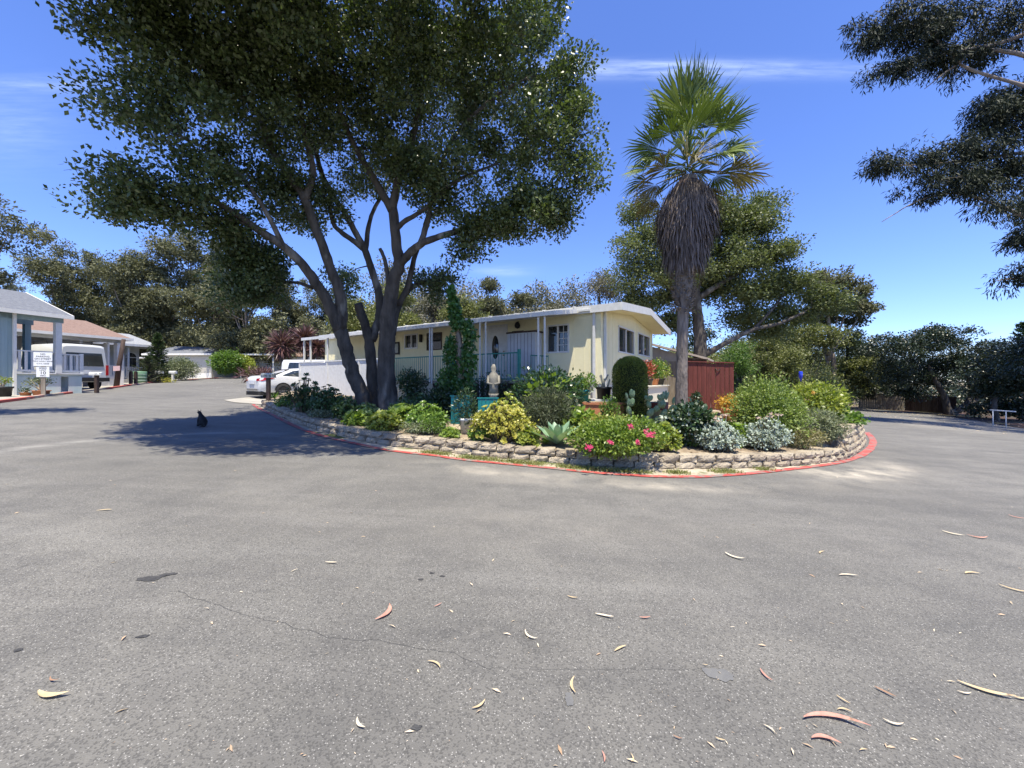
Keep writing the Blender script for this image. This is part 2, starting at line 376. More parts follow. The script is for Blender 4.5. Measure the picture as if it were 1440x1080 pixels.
def strip(line, offs, fn, name, mt, lift=0.0, **kw):
    """lofted strip: line = list of (x,y); offs = list of (dx,dy) rows"""
    mb = MB(); n = len(line)
    mb.v = [(x+dx, y+dy, fn(x+dx, y+dy)+lift) for dx, dy in offs for x, y in line]
    for j in range(len(offs)-1):
        for i in range(n-1):
            mb.f.append((j*n+i, j*n+i+1, (j+1)*n+i+1, (j+1)*n+i)); mb.sm.append(True)
    return mb.build(name, mt, **kw)
def densify(pts, step=.4):
    out = []
    for a, b in zip(pts[:-1], pts[1:]):
        n = max(1, int(math.hypot(b[0]-a[0], b[1]-a[1])/step))
        out += [(a[0]+(b[0]-a[0])*i/n, a[1]+(b[1]-a[1])*i/n) for i in range(n)]
    return out + [tuple(pts[-1][:2])]
def smooth2(pts, it=2):
    pts = [tuple(p[:2]) for p in pts]
    for _ in range(it):
        q = [pts[0]]
        for a, b in zip(pts[:-1], pts[1:]):
            q += [(a[0]*.75+b[0]*.25, a[1]*.75+b[1]*.25), (a[0]*.25+b[0]*.75, a[1]*.25+b[1]*.75)]
        pts = q + [pts[-1]]
    return pts
# left kerb and yards
LK = [(-8,-6),(-11.5,2),(-14.5,8),(-17.2,12.9),(-19.4,16.2),(-22.0,20.0),(-24.5,24.5),(-28.0,30),(-30.5,36),(-33,44)]
LKs = densify(smooth2(LK), .5)
strip(LKs, [(0,0),(-1.2,.2),(-3,.6),(-7,1),(-14,2),(-30,4)], G, 'left_yard_pavement', M_concrete, .03, kind='structure')
mb = MB()
for a, b in zip(LKs[:-1], LKs[1:]):
    mb.bar((a[0],a[1],G(*a)+.04), (b[0],b[1],G(*b)+.04), .16, .10)
mb.build('left_kerb', mat('kerb_concrete', (.3,.25,.2), (.45,.4,.34), rough=.9, scale=1, c3=(.42,.10,.08), c3s=.35, c3t=(.45,.5)), kind='structure')
# end of the left street (cross lane and yard in front of the far house)
strip(densify([(-31,41.5),(-10.5,37.5)],1), [(0,0),(0,3),(0,12)], G, 'far_yard_ground', M_concrete, .03, kind='structure')
# right verge
RK = [(22,-6),(24.5,6),(26.5,14),(28.6,21.3),(34,28),(38.5,34),(41.5,42),(41,48)]
RKs = densify(smooth2(RK), 1)
M_litter = mat('leaf_litter_soil', (.035,.022,.016), (.10,.055,.04), rough=.95, scale=3, detail=9, bump=.6, bscale=30, c3=(.05,.06,.03), c3s=.5, c3t=(.5,.6))
strip(RKs, [(0,0),(1.5,0),(4,1),(10,2),(30,4)], G, 'right_verge_ground', M_litter, .03, kind='structure')
# driveway beside the garden
strip(densify([(-12.9,17.2),(-11.8,16.4),(-10.4,16.1),(-10.0,17)],.5), [(0,0),(-.1,3),(-.2,8),(-.4,16)], G, 'driveway', M_concrete, .02, kind='structure')
# planting bed
sheet(frange(-11,13,.2), frange(5,34,.2), B, 'planting_bed_ground', M_soil, keep=lambda x, y: inpoly(x, y, ISLAND), kind='structure')
# sandy strip between wall and red line
REDPX = [(356,569),(367,576),(382,583),(401,593),(420,602),(447,612),(485,621),(529,631),(562,636),(612,641),(640,646),(705,652.5),(770,658.5),(819,664),(845,666),(910,670.5),(960,671.5),(1000,670.5),(1060,666),(1120,659.5),(1165,654),(1190,649),(1212,641),(1226,630),(1229,619),(1219,608)]
RED = [GP(*p) for p in REDPX]
REDs = densify(smooth2(RED), .15)
wl = densify(smooth2(LOW), .15)
mb = MB(); nW = 300
def resample(pts, n):
    ds = [0]
    for a, b in zip(pts[:-1], pts[1:]): ds.append(ds[-1]+math.hypot(b[0]-a[0], b[1]-a[1]))
    out = []; k = 0
    for i in range(n):
        s = ds[-1]*i/(n-1)
        while k < len(ds)-2 and ds[k+1] < s: k += 1
        f = (s-ds[k])/max(1e-9, ds[k+1]-ds[k]); out.append((pts[k][0]+(pts[k+1][0]-pts[k][0])*f, pts[k][1]+(pts[k+1][1]-pts[k][1])*f))
    return out
i0 = min(range(len(REDs)), key=lambda i: (REDs[i][0]-wl[-1][0])**2+(REDs[i][1]-wl[-1][1])**2)
A_ = resample(wl, nW); R_ = resample(REDs[:i0+1], nW)
for i in range(nW): mb.v += [(A_[i][0],A_[i][1]+.1,G(*A_[i])+.006), (R_[i][0],R_[i][1]+.03,G(*R_[i])+.006)]
for i in range(nW-1): mb.f.append((2*i,2*i+1,2*i+3,2*i+2)); mb.sm.append(True)
mb.build('sand_strip', mat('strip_sand', (.30,.25,.18), (.46,.41,.32), rough=.95, scale=3, detail=9, bump=.4, c3=(.10,.12,.04), c3s=1.6, c3t=(.52,.62)), kind='structure')
mb = MB(); n = len(REDs)
for i, (x, y) in enumerate(REDs):
    a = REDs[max(0,i-1)]; b = REDs[min(n-1,i+1)]; d = Vector((b[0]-a[0], b[1]-a[1])).normalized(); nn = Vector((d.y,-d.x))
    w = .068 + .012*mnoise.noise(Vector((x*3,y*3,1)))
    if x > 8.3: w += .022
    for s_ in (-1, 1):
        q = (x+nn.x*w*s_ + .01*mnoise.noise(Vector((x*14,y*14,s_))), y+nn.y*w*s_+ .01*mnoise.noise(Vector((x*14,y*14,5+s_))))
        mb.v.append((q[0], q[1], G(*q)+.012))
for i in range(n-1): mb.f.append((2*i,2*i+1,2*i+3,2*i+2)); mb.sm.append(True)
mb.build('red_curb_line', M_redpaint, kind='structure')
# asphalt patches (thin skins of newer / older mix)
def patch(px, py, rx, ry, ang, mt, seed, name='road_patch'):
    p = GP(px, py); r = random.Random(seed); mb = MB(); vs = []
    for k in range(40):
        a = 2*math.pi*k/40; q = 1 + .5*mnoise.noise(Vector((math.cos(a)*1.7+seed, math.sin(a)*1.7, seed))) + .15*(r.random()-.5)
        u, v = rx*q*math.cos(a), ry*q*math.sin(a); x = p.x+u*math.cos(ang)-v*math.sin(ang); y = p.y+u*math.sin(ang)+v*math.cos(ang)
        vs.append((x, y, G(x, y)+.004))
    mb.add(vs, [tuple(range(40))]); mb.build(name, mt, kind='structure')
M_pd = mat('dark_patch', (.04,.04,.042), (.07,.07,.07), rough=.8, scale=20, bump=.5, bscale=90)
M_pl = mat('smooth_patch', (.12,.12,.12), (.15,.15,.145), rough=.6, scale=20, bump=.1, bscale=90)
patch(212,815,.085,.035,.3,M_pd,3); patch(236,810,.05,.02,.25,M_pd,8); patch(25,917,.02,.012,0,M_pd,5); patch(201,899,.03,.012,.3,M_pd,6)
patch(1012,952,.075,.045,-.25,M_pl,11); patch(800,988,.02,.04,0,M_pl,12)
patch(592,817,.02,.012,0,M_pd,21); patch(607,808,.02,.012,0,M_pd,22); patch(622,811,.02,.012,0,M_pd,23); patch(586,1028,.02,.014,0,M_pd,24)
def crack(pts, w, seed):
    P = densify([GP(*p)[:2] for p in pts], .02); mb = MB()
    for i, (x, y) in enumerate(P):
        j = .018*mnoise.noise(Vector((x*9, y*9, seed))) + .006*mnoise.noise(Vector((x*60, y*60, seed)))
        ww = w*(.55+.7*abs(mnoise.noise(Vector((x*15, y*15, seed+3))))); x += j*.3; y += j
        mb.v += [(x, y-ww, G(x,y)+.004), (x, y+ww, G(x,y)+.004)]
    for i in range(len(P)-1): mb.f.append((2*i,2*i+1,2*i+3,2*i+2)); mb.sm.append(False)
    mb.build('road_crack', mat('crack_dark', (.03,.03,.03), (.05,.05,.05), rough=.9), kind='structure')
crack([(250,832),(300,850),(350,868),(400,880),(460,898),(530,905),(590,915),(640,920),(690,945)], .0013, 1)
crack([(730,945),(830,944),(940,946),(1010,940)], .0008, 5)
crack([(560,1010),(575,1080)], .0008, 9)
crack([(20,790),(55,782),(120,776)], .001, 13)

# ------------------------------------------------------------------ split-face block walls
M_block = mat('split_block', (.22,.18,.13), (.44,.38,.285), rough=.95, scale=6, detail=8, bump=1.0, bscale=22, island=.45, c3=(.08,.07,.055), c3s=4, c3t=(.60,.74))
def rough_block(mb, c, t, nrm, L, D, H, seed):
    # front, top and ends of a split-face block, front face chipped
    nx, nz = 5, 4; V = []; c = Vector(c); t = Vector(t); nrm = Vector(nrm); r = random.Random(seed)
    for k in range(nz):
        for i in range(nx):
            u = i/(nx-1)-.5; w = k/(nz-1); e = (abs(u) > .45) or k in (0, nz-1)
            o = -.032*abs(r.gauss(0,1)) if e else .022*r.random()
            V.append(c + t*(u*L*(.975 if 0<k<nz-1 else .94)) + nrm*(D/2+o) + Vector((0,0,w*H*.985 + (.004*(r.random()-.5)))))
    fs = [(k*nx+i, k*nx+i+1, (k+1)*nx+i+1, (k+1)*nx+i) for k in range(nz-1) for i in range(nx-1)]
    b = len(V); V += [c - t*L*.46 - nrm*D/2, c + t*L*.46 - nrm*D/2, c + t*L*.46 - nrm*D/2 + Vector((0,0,H*.985)), c - t*L*.46 - nrm*D/2 + Vector((0,0,H*.985))]
    tl = (nz-1)*nx
    fs += [tuple([tl+i for i in range(nx)] + [b+2, b+3]), tuple([k*nx for k in range(nz)][::-1] + [b, b+3])[::-1], tuple([k*nx+nx-1 for k in range(nz)] + [b+2, b+1])[::-1], (b,b+3,b+2,b+1)]
    mb.add(V, fs)
def block_wall(line, courses, H, Lb, name, label, batter=.02, zoff=-.02, cap=False, base=G):
    P = densify(line, .02); ds = [0]
    for a, b in zip(P[:-1], P[1:]): ds.append(ds[-1]+math.hypot(b[0]-a[0], b[1]-a[1]))
    tot = ds[-1]; mb = MB(); r = random.Random(5)
    def at(s):
        s = min(tot-.001, max(0, s)); lo, hi = 0, len(ds)-1
        while hi-lo > 1:
            mdl = (lo+hi)//2
            if ds[mdl] <= s: lo = mdl
            else: hi = mdl
        f = (s-ds[lo])/(ds[lo+1]-ds[lo]); return Vector((P[lo][0]+(P[lo+1][0]-P[lo][0])*f, P[lo][1]+(P[lo+1][1]-P[lo][1])*f, 0))
    for k in range(courses):
        s = -(k % 2)*Lb/2
        while s < tot:
            L = Lb*(.92+.16*r.random()); a = at(max(0,s)); b = at(min(tot, s+L)); d = b-a
            if d.length > .08:
                d2 = d.normalized(); nn = Vector((d2.y, -d2.x, 0)); m_ = (a+b)/2
                z = base(m_.x, m_.y)+zoff+k*H
                rough_block(mb, (m_.x-nn.x*batter*k, m_.y-nn.y*batter*k, z), d2, nn + Vector((0,0,0)), d.length*.985, .26+.015*(r.random()-.5), H, r.random())
            s += L
    o = mb.build(name, M_block, label=label, cat='retaining wall')
    return o
block_wall(smooth2(LOW), 2, .138, .38, 'low_block_wall', 'long low curved wall of two courses of rough tan blocks edging the flower bed')
tl = smooth2([ (TALL_IN.x, TALL_IN.y), (TALL_IN.x+.5, TALL_IN.y-.3), (TALL[0].x-.25, TALL[0].y+.12), (TALL[0].x+.15,TALL[0].y+.1), (TALL[1].x, TALL[1].y)] + [(p.x, p.y) for p in TALL[2:]])
block_wall(tl, 5, .15, .40, 'tall_block_wall', 'taller five course rough block wall rounding the right end of the bed', zoff=-.01)

# weeds and grass tufts along the foot of the low wall
def tufts(name, pts, n, h, w, mt, rad=.12, seed=1, spread=.35, fn=G, **kw):
    r = np.random.default_rng(seed); idx = r.integers(0, len(pts), n); base = np.array([[pts[i][0], pts[i][1], 0] for i in idx]) + np.c_[r.normal(0,rad,n), r.normal(0,rad*.6,n), np.zeros(n)]
    base[:,2] = [fn(b[0], b[1]) for b in base]
    D = np.c_[r.normal(0,spread,n), r.normal(0,spread,n), np.ones(n)*.8]; return mesh_np(name, leaf_quads(base, D, r.normal(0,1,(n,3)), h*(.4+r.random(n)), w*(.6+.8*r.random(n))), 4, mt, **kw)
wp = [((a[0]*.35+b[0]*.65), (a[1]*.35+b[1]*.65)) for a, b in zip(A_, R_)]
rr = random.Random(3); wsel = []
for i in range(nW):
    px = 720+wp[i][0]/wp[i][1]*F
    if (600 < px < 930 and mnoise.noise(Vector((wp[i][0]*2.2, 3, 0))) > -.15) or (930 <= px < 1100 and mnoise.noise(Vector((wp[i][0]*2.2, 7, 0))) > .25): wsel.append(wp[i])
M_grass = leafm('weed_blade', (.10,.13,.03), (.34,.33,.13), transl=.3, island=.8)
tufts('weeds_along_wall', wsel, 5200, .07, .012, M_grass, rad=.10, spread=.7, kind='stuff', label='short dry weeds and grass tufts along the foot of the low block wall', cat='weeds')
# ------------------------------------------------------------------ trees
def spline(pts, n=6):
    P = [Vector(p) for p in pts]
    if len(P) < 3: return [P[0].lerp(P[-1], i/(n)) for i in range(n+1)]
    P = [P[0]*2-P[1]] + P + [P[-1]*2-P[-2]]; out = []
    for i in range(1, len(P)-2):
        for k in range(n):
            t = k/n; a, b, c, d = P[i-1], P[i], P[i+1], P[i+2]
            out.append(.5*((2*b)+(c-a)*t+(2*a-5*b+4*c-d)*t*t+(3*b-a-3*c+d)*t**3))
    return out + [P[-2]]
def tree(name, label, cat, base, limbs, lobes, ncl, lpc, leaf, cr, M_l, M_b, seed=1, group=None, shell=.55, droop=0.0, flat=.7, narrow=.55, bark_jit=.12, twig=.012, bare=0, up=.3, minh=None):
    """limbs: list of (points, r0, r1); lobes: list of (centre, (rx, ry, rz)) in world coordinates"""
    rng = random.Random(seed); r = np.random.default_rng(seed); base = Vector(base)
    root = thing(name, label, cat, base, 0, group)
    mb = MB(); nodes = []; nr = []
    for pts, r0, r1 in limbs:
        S = spline([Vector(p)-base for p in pts], 5); m = len(S)
        S = [p + Vector((rng.gauss(0,1), rng.gauss(0,1), rng.gauss(0,.5)))*(r0*.05 if 0 < i < m-1 else 0) for i, p in enumerate(S)]
        rad = [(r0+(r1-r0)*(i/(m-1))**.8)*(1+.10*rng.random()) for i in range(m)]
        mb.tube(S, rad, 10 if r0 > .06 else 6, jit=bark_jit, rng=rng)
        for p, q in zip(S[m//4:], rad[m//4:]): nodes.append(tuple(p)); nr.append(q)
    # clump centres
    vol = np.array([(a[1][0]*a[1][1]*a[1][2])**.5 for a in lobes]); vol /= vol.sum(); C = []
    which = r.choice(len(lobes), ncl, p=vol)
    for w in which:
        c, rd = lobes[w]; d = r.normal(0,1,3); d /= np.linalg.norm(d); q = (shell + (1-shell)*r.random()) if r.random() < .8 else r.random()*.8
        C.append(np.array(c) - np.array(base) + d*np.array(rd)*q)
    C = np.array(C); N = np.array(nodes); R = np.array(nr)
    order = np.argsort(((C[:,None,:]-N[None,::3,:])**2).sum(-1).min(1)) if len(C)*len(N) < 4e7 else np.arange(len(C))
    tw = []
    for i in order:
        c = C[i]; d2 = ((N-c)**2*np.array([1,1,1.6])).sum(1) + (R < .012)*.3; k = int(d2.argmin()); a = Vector(N[k]); e = Vector(c); dist = (e-a).length
        if dist < .05: continue
        midp = a.lerp(e, .5) + Vector((rng.gauss(0,1), rng.gauss(0,1), rng.gauss(0,.6)+.3))*dist*.12
        r0 = min(R[k]*.7, twig+.011*dist); S = spline([a, midp, e], 3)
        rad = [r0+(twig*.35-r0)*j/(len(S)-1) for j in range(len(S))]; tw.append((S, rad))
        N = np.vstack([N, [tuple(p) for p in S[1:]]]); R = np.r_[R, rad[1:]]
    for S, rad in tw: mb.tube(S, rad, 4 if rad[0] < .04 else 6, cap=False)
    for _ in range(bare):
        k = rng.randrange(len(tw)); a = tw[k][0][-1]; d = Vector((rng.gauss(0,1), rng.gauss(0,1), rng.gauss(0,.5)-.3)).normalized(); L = cr*(1+rng.random()*1.2)
        b_ = a+d*L; mb.tube([a, a.lerp(b_,.5)+Vector((0,0,.06)), b_], [.01,.006,.003], 3, cap=False)
        for _k in range(3):
            s_ = a.lerp(b_, .3+.6*rng.random()); mb.tube([s_, s_+Vector((rng.gauss(0,1), rng.gauss(0,1), rng.gauss(0,1)-.3)).normalized()*L*.35], [.005,.002], 3, cap=False)
    mb.build('trunk', M_b, root)
    # leaves
    n = ncl*lpc; ci = np.repeat(C, lpc, 0); size = cr*(.6+.8*r.random(ncl)); sz = np.repeat(size, lpc)[:,None]
    g = r.normal(0,1,(n,3)); g /= np.linalg.norm(g, axis=1, keepdims=True); g *= (r.random((n,1))**.45)
    P = ci + g*sz*np.array([1.15,1.15,flat]); P[:,2] -= 0.0
    D = g*.8 + r.normal(0,.7,(n,3)); D[:,2] -= droop
    Nn = r.normal(0,.75,(n,3)); Nn[:,2] += up*3
    L = leaf*(.6+.8*r.random(n))
    if minh is not None:
        keep = P[:,2]+base.z > minh; P, D, Nn, L = P[keep], D[keep], Nn[keep], L[keep]
    mesh_np('crown', leaf_quads(P, D, Nn, L, L*narrow), 4, M_l, root)
    return root
def LB(px, py, Z, rx, ry, dz=None):
    rx *= .96; ry *= .96
    c = ray(px, py, Z); s = Z/F; return (tuple(c), (rx*s, (dz if dz else rx*s*.8), ry*s))
def PL(pts): return [tuple(ray(*p)) for p in pts]
# the big oak beside the mobile home
zb = B(-4.3, 12.2)-.1
oak_limbs = [
 (PL([(514,580,12.2),(507,550,12.1),(497,528,12.0),(488,497,11.9),(478,462,11.8)]), .23,.19),
 (PL([(478,464,11.8),(464,432,11.6),(447,402,11.3),(429,376,11.0),(399,347,10.6),(362,322,10.2),(330,300,9.8),(285,275,9.3),(230,262,8.9)]), .19,.05),
 (PL([(362,322,10.2),(330,310,9.9),(290,306,9.5),(250,300,9.2)]), .07,.03),
 (PL([(399,347,10.6),(375,300,10.2),(340,250,9.7),(300,215,9.2),(250,190,8.8)]), .07,.03),
 (PL([(479,462,11.8),(479,417,11.7),(466,380,11.5),(451,339,11.2),(438,305,11.0),(428,280,10.8),(410,252,10.6),(384,215,10.3),(365,165,10.0),(330,120,9.5),(290,80,9.0)]), .17,.05),
 (PL([(428,282,10.8),(440,240,10.7),(428,190,10.5),(420,130,10.3),(400,70,10.0)]), .10,.04),
 (PL([(527,580,12.5),(523,540,12.6),(521,495,12.6),(516,465,12.5),(507,440,12.4),(504,427,12.3)]), .18,.12),
 (PL([(522,478,12.6),(532,450,12.8),(534,420,12.8),(525,387,12.7),(514,354,12.5),(503,333,12.4),(488,305,12.2),(478,290,12.1),(455,250,12.0),(440,200,11.7)]), .15,.06),
 (PL([(512,350,12.5),(496,338,12.3),(478,325,12.0),(468,312,11.9),(462,280,11.8)]), .10,.05),
 (PL([(514,352,12.5),(519,315,12.7),(528,290,12.9),(545,262,13.1),(560,220,13.2)]), .08,.04),
 (PL([(546,585,12.2),(545,550,12.2),(543,513,12.2),(545,475,12.1),(546,439,12.0),(552,402,11.9),(561,372,11.8),(558,343,11.7),(552,291,11.5)]), .31,.13),
 (PL([(552,293,11.5),(560,254,11.4),(572,225,11.3),(582,187,11.2),(590,140,11.0),(596,80,10.7),(600,10,10.3)]), .13,.04),
 (PL([(551,296,11.5),(532,262,11.3),(514,232,11.1),(496,200,10.9),(480,160,10.7),(470,110,10.3),(450,50,9.8)]), .12,.04),
 (PL([(554,326,11.6),(568,312,11.5),(585,302,11.3),(602,290,11.2),(620,272,11.0),(650,250,10.8),(700,230,10.5)]), .08,.03),
 (PL([(560,374,11.8),(575,357,11.6),(592,343,11.4),(620,332,11.2),(655,321,11.0),(688,298,10.8),(735,280,10.5),(790,265,10.2)]), .14,.03),
 (PL([(592,343,11.4),(602,310,11.3),(606,285,11.2),(618,240,11.0),(640,190,10.8),(690,140,10.5),(740,110,10.2)]), .08,.03),
 (PL([(655,321,11.0),(680,302,10.9),(705,296,10.8)]), .04,.02),
 (PL([(551,470,12.3),(556,445,12.4),(565,420,12.6),(582,402,12.8),(600,395,12.9),(620,392,13.0)]), .12,.05),
 (PL([(560,430,12.5),(574,400,12.3),(582,365,12.2),(594,330,12.0),(602,300,11.9)]), .10,.05),
 (PL([(546,400,12.1),(544,380,12.0),(540,362,11.9),(534,349,11.8)]), .07,.05),
 (PL([(440,405,11.4),(420,398,11.6),(395,396,11.8),(365,392,12.0),(350,390,12.1)]), .05,.03)]
oak_lobes = [LB(225,305,9.2,40,18,.8), LB(345,345,10.6,34,20,.9), LB(455,285,11.6,34,20,.8), LB(600,262,11.2,46,22,.9), LB(560,225,11,50,30,1), LB(655,350,11.0,44,18,.7), LB(770,310,10.3,40,20,.8), LB(160,288,8.6,40,24,.9), LB(250,285,9,50,24,.9), LB(300,300,9.6,36,20,.8), LB(390,255,10.6,44,26,.9), LB(700,318,10.6,50,20,.8), LB(222,60,8.4,72,78,1.6), LB(200,165,8.5,50,58,1.3), LB(205,272,8.6,56,30,1.0), LB(352,410,11.3,44,32,1.3), LB(335,350,11.2,34,26,1.2), LB(372,375,11.6,34,34,1.2), LB(350,400,12.0,46,36,1.2), LB(300,50,8.8,110,90,1.8), LB(290,170,9.0,85,70,1.7), LB(290,245,9.2,60,34,1.2),
 LB(352,385,11.4,48,52,1.3), LB(425,60,9.8,120,90,2.0), LB(410,165,10.3,85,65,1.8), LB(555,40,10.6,115,90,2.2), LB(600,150,11,110,80,2.2), LB(700,110,10.8,100,85,2.0),
 LB(768,190,10.3,72,70,1.6), LB(660,235,10.8,85,50,1.6), LB(735,285,10.3,75,40,1.4), LB(605,398,13,36,26,.8), LB(655,330,10.9,42,20,.7), LB(500,165,11.2,80,70,1.6), LB(485,395,14.2,38,34,.9),
 LB(505,250,12.4,46,36,1.0), LB(395,290,11,36,26,.8), LB(812,250,10.2,38,50,1.0), LB(330,315,10.2,30,18,.6), LB(425,315,12.6,28,18,.6), LB(620,285,11.3,38,22,.7), LB(798,125,10.6,38,60,1.0), LB(745,40,10.8,50,40,1.2)]
over = [((-1.7,7.5,10.8),(2.0,1.4,1.1)), ((-6.3,5.9,9.3),(1.9,1.5,1.1)), ((-4.2,5.0,9.6),(2.4,1.3,1.1)), ((-5.6,7.0,10.6),(2.6,1.6,1.1)), ((-6.5,7.6,9.4),(2.6,1.9,1.5)), ((-3.6,7.8,10.0),(2.6,1.9,1.4)), ((-1.0,8.8,10.6),(2.2,1.8,1.5)), ((-4.5,9.8,12.2),(3.5,2.2,1.3)), ((-2.0,12.5,11.5),(3,2.4,1.5)), ((-7,11.5,10.5),(3,2.4,1.6))]
tree('oak_tree', 'huge spreading oak with several dark leaning trunks rising from the bed', 'tree', (-4.3,12.2,zb), oak_limbs, oak_lobes+over+over[1:5], 1950, 165, .095, .40, M_oakleaf, M_bark, 11, twig=.014, bare=170, flat=.75, narrow=.6, shell=.45)

def simple_limbs(base, h, lobes, r0, lean=(0,0), seed=1, fork=.3):
    rg = random.Random(seed); base = Vector(base); top = base+Vector((lean[0],lean[1],h*.85)); limbs = [([base-Vector((0,0,.2)), base.lerp(top,.35)+Vector((rg.gauss(0,.04)*h,0,0)), base.lerp(top,.7)+Vector((rg.gauss(0,.04)*h,0,0)), top], r0, r0*.15)]
    for c, rd in lobes:
        c = Vector(c); f = fork+.35*rg.random(); s = base.lerp(top, f); 
        if c.z < s.z: s = base.lerp(top, max(.1, (c.z-base.z)/h*.6))
        limbs.append(([s, s.lerp(c,.5)+Vector((0,0,-.05*h*rg.random())), c], r0*.45, r0*.08))
    return limbs
def bgtree(name, label, cat, base, h, lobes, ncl, lpc, leaf, cr, ml, mb_, seed, r0=.3, group=None, lean=(0,0), fork=.3, **k):
    return tree(name, label, cat, base, simple_limbs(base, h, lobes, r0, lean, seed, fork), lobes, ncl, lpc, leaf, cr, ml, mb_, seed, group, **k)
def copy_tree(src, loc, rz, sc, label):
    c = src.copy(); link(c); c.location = loc; c.rotation_euler = (0,0,rz); c.scale = (sc,sc,sc); c['label'] = label
    for ch in src.children:
        d = ch.copy(); link(d); d.parent = c
    return c
# eucalyptus near the right edge, its trunk outside the picture
eb = (29.5,17.0,G(29.5,17))
el = [LB(1228,45,20,34,34,1.2), LB(1285,40,20,46,44,1.6), LB(1215,105,20,18,16,.6), LB(1265,100,20,36,22,1.2), LB(1330,30,20,60,46,2), LB(1400,50,20,60,60,2.4), LB(1440,150,20,46,60,2.4), LB(1395,160,20,34,30,1.6), LB(1330,85,20.4,60,22,1.4),
      LB(1370,215,20,46,26,1.6), LB(1305,228,20,48,26,1.4), LB(1240,228,20,28,18,.9), LB(1300,268,20,34,20,1.2), LB(1350,260,20,50,26,1.6), LB(1420,240,20,50,40,2.2), LB(1400,290,19,34,14,1), LB(1428,388,19,18,16,.7), LB(1450,330,19,20,30,1)]
el += [((27,14.5,15),(3,2.6,2.4)), ((30,17,18),(3.5,3,2.6)), ((33,20,15),(3,3,3)), ((30,14,12),(3,3,2)), ((34,24,13),(3,3,3))]
elimbs = [([eb, (29.2,17.3,5), (28.8,17.6,11), (29,18,18)], .45, .12)]
for tip in [PL([(1500,40,19),(1400,62,19.6),(1330,76,20),(1285,86,20),(1225,95,20)]), PL([(1500,330,19),(1440,304,19.3),(1390,284,19.6),(1340,272,20),(1290,283,20),(1240,312,20)]), PL([(1520,220,19),(1440,215,19.6),(1370,225,20),(1290,232,20),(1225,232,20)]), PL([(1500,130,18.5),(1440,120,19),(1350,90,20),(1300,40,20),(1230,15,20)]),
            PL([(1400,70,19.6),(1340,95,20),(1300,125,20)]), PL([(1500,400,18.6),(1455,395,18.9),(1425,392,19),(1400,395,19)])]:
    elimbs.append(([(28.9,17.8,min(15,max(4,tip[0][2]-1)))]+tip, .13, .015))
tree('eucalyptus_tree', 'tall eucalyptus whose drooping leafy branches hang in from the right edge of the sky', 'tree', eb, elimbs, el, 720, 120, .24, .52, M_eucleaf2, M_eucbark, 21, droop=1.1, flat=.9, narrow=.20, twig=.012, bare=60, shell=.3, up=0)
# tree outside the left edge whose shade crosses the road
tb = (-16.5,6.8,G(-16.5,6.8))
bgtree('shade_tree', 'tree standing past the left edge that shades the road by the blue house', 'tree', tb, 11.5, [((-14.6,7.2,11.2),(2.2,1.0,1.0)), ((-13.2,8.1,12.0),(1.0,.6,.6)), ((-17,7.2,11.5),(2,1.1,1.2))], 90, 90, .16, .4, M_eucleaf, M_eucbark, 31, r0=.25)

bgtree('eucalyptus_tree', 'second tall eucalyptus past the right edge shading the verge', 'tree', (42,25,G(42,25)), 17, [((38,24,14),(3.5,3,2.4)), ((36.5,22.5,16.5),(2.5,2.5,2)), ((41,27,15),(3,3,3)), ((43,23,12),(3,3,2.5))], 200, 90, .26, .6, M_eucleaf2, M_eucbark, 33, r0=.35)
# eucalyptus wood behind the houses on the left: two built, the rest copied
def eucl(seed, label, cat='tree', loc=(0,0,0)):
    lobes = []; rg = random.Random(seed)
    for k in range(17):
        a = rg.random()*6.28; rr = rg.random()*3.6+.3; z = 2.6+rg.random()*10.6; q = 1.3+rg.random()*1.2
        lobes.append(((math.cos(a)*rr*(1.1-z/22), math.sin(a)*rr, z), (q, q, q*.75)))
    lobes.append(((0,0,14.2),(1.4,1.4,1.1)))
    t = bgtree('eucalyptus_tree', label, cat, (0,0,0), 14.5, lobes, 330, 85, .27, .62, M_eucleaf, M_eucbark, seed, r0=.22, group='eucalyptus trees behind the left houses', flat=.8, narrow=.4, shell=.35)
    t.location = loc; return t
LT = [(0,-40,268,38,'dark tall eucalyptus cut by the left edge of the photo'),
      (1,88,350,52,'open thin crowned eucalyptus above the grey hip end of the blue house'),
      (2,132,360,56,'sparse eucalyptus with sky showing through, above the brown roof'),
      (0,185,358,50,'broad eucalyptus crown above the arched window house'),
      (1,232,342,52,'second highest eucalyptus crown, over the round driveway bush'),
      (2,268,330,54,'highest eucalyptus of the wood, its top just left of the oak foliage'),
      (0,302,350,48,'eucalyptus with pale upright stems beside the drooping oak branch'),
      (1,345,372,46,'eucalyptus half hidden behind the low dark oak branch'),
      (2,392,392,48,'grey green eucalyptus behind the red cordyline crowns'),
      (0,432,398,52,'low olive eucalyptus showing between two oak trunks'),
      (1,20,400,60,'distant eucalyptus filling the gap over the blue house roof'),
      (2,320,400,62,'distant dark eucalyptus filling the wood above the far beige house'),
      (0,212,405,64,'distant eucalyptus deep in the wood above the cypress column'),
      (1,150,415,64,'distant eucalyptus low in the wood over the brown roof ridge'),
      (2,475,408,56,'olive eucalyptus just behind the leaning oak trunk')]
protos = {}
for i, (k, px, py, Z, lab) in enumerate(LT):
    x = (px-720)/F*Z; g = G(x, Z); top = EYE+(535-py)/F*Z; sc = (top-g)/15.3
    if k not in protos:
        protos[k] = eucl(41+k, lab, loc=(x,Z,g)); protos[k].scale = (sc*1.05,)*3
    else: copy_tree(protos[k], (x,Z,g-.1), i*1.3, sc*1.05, lab)
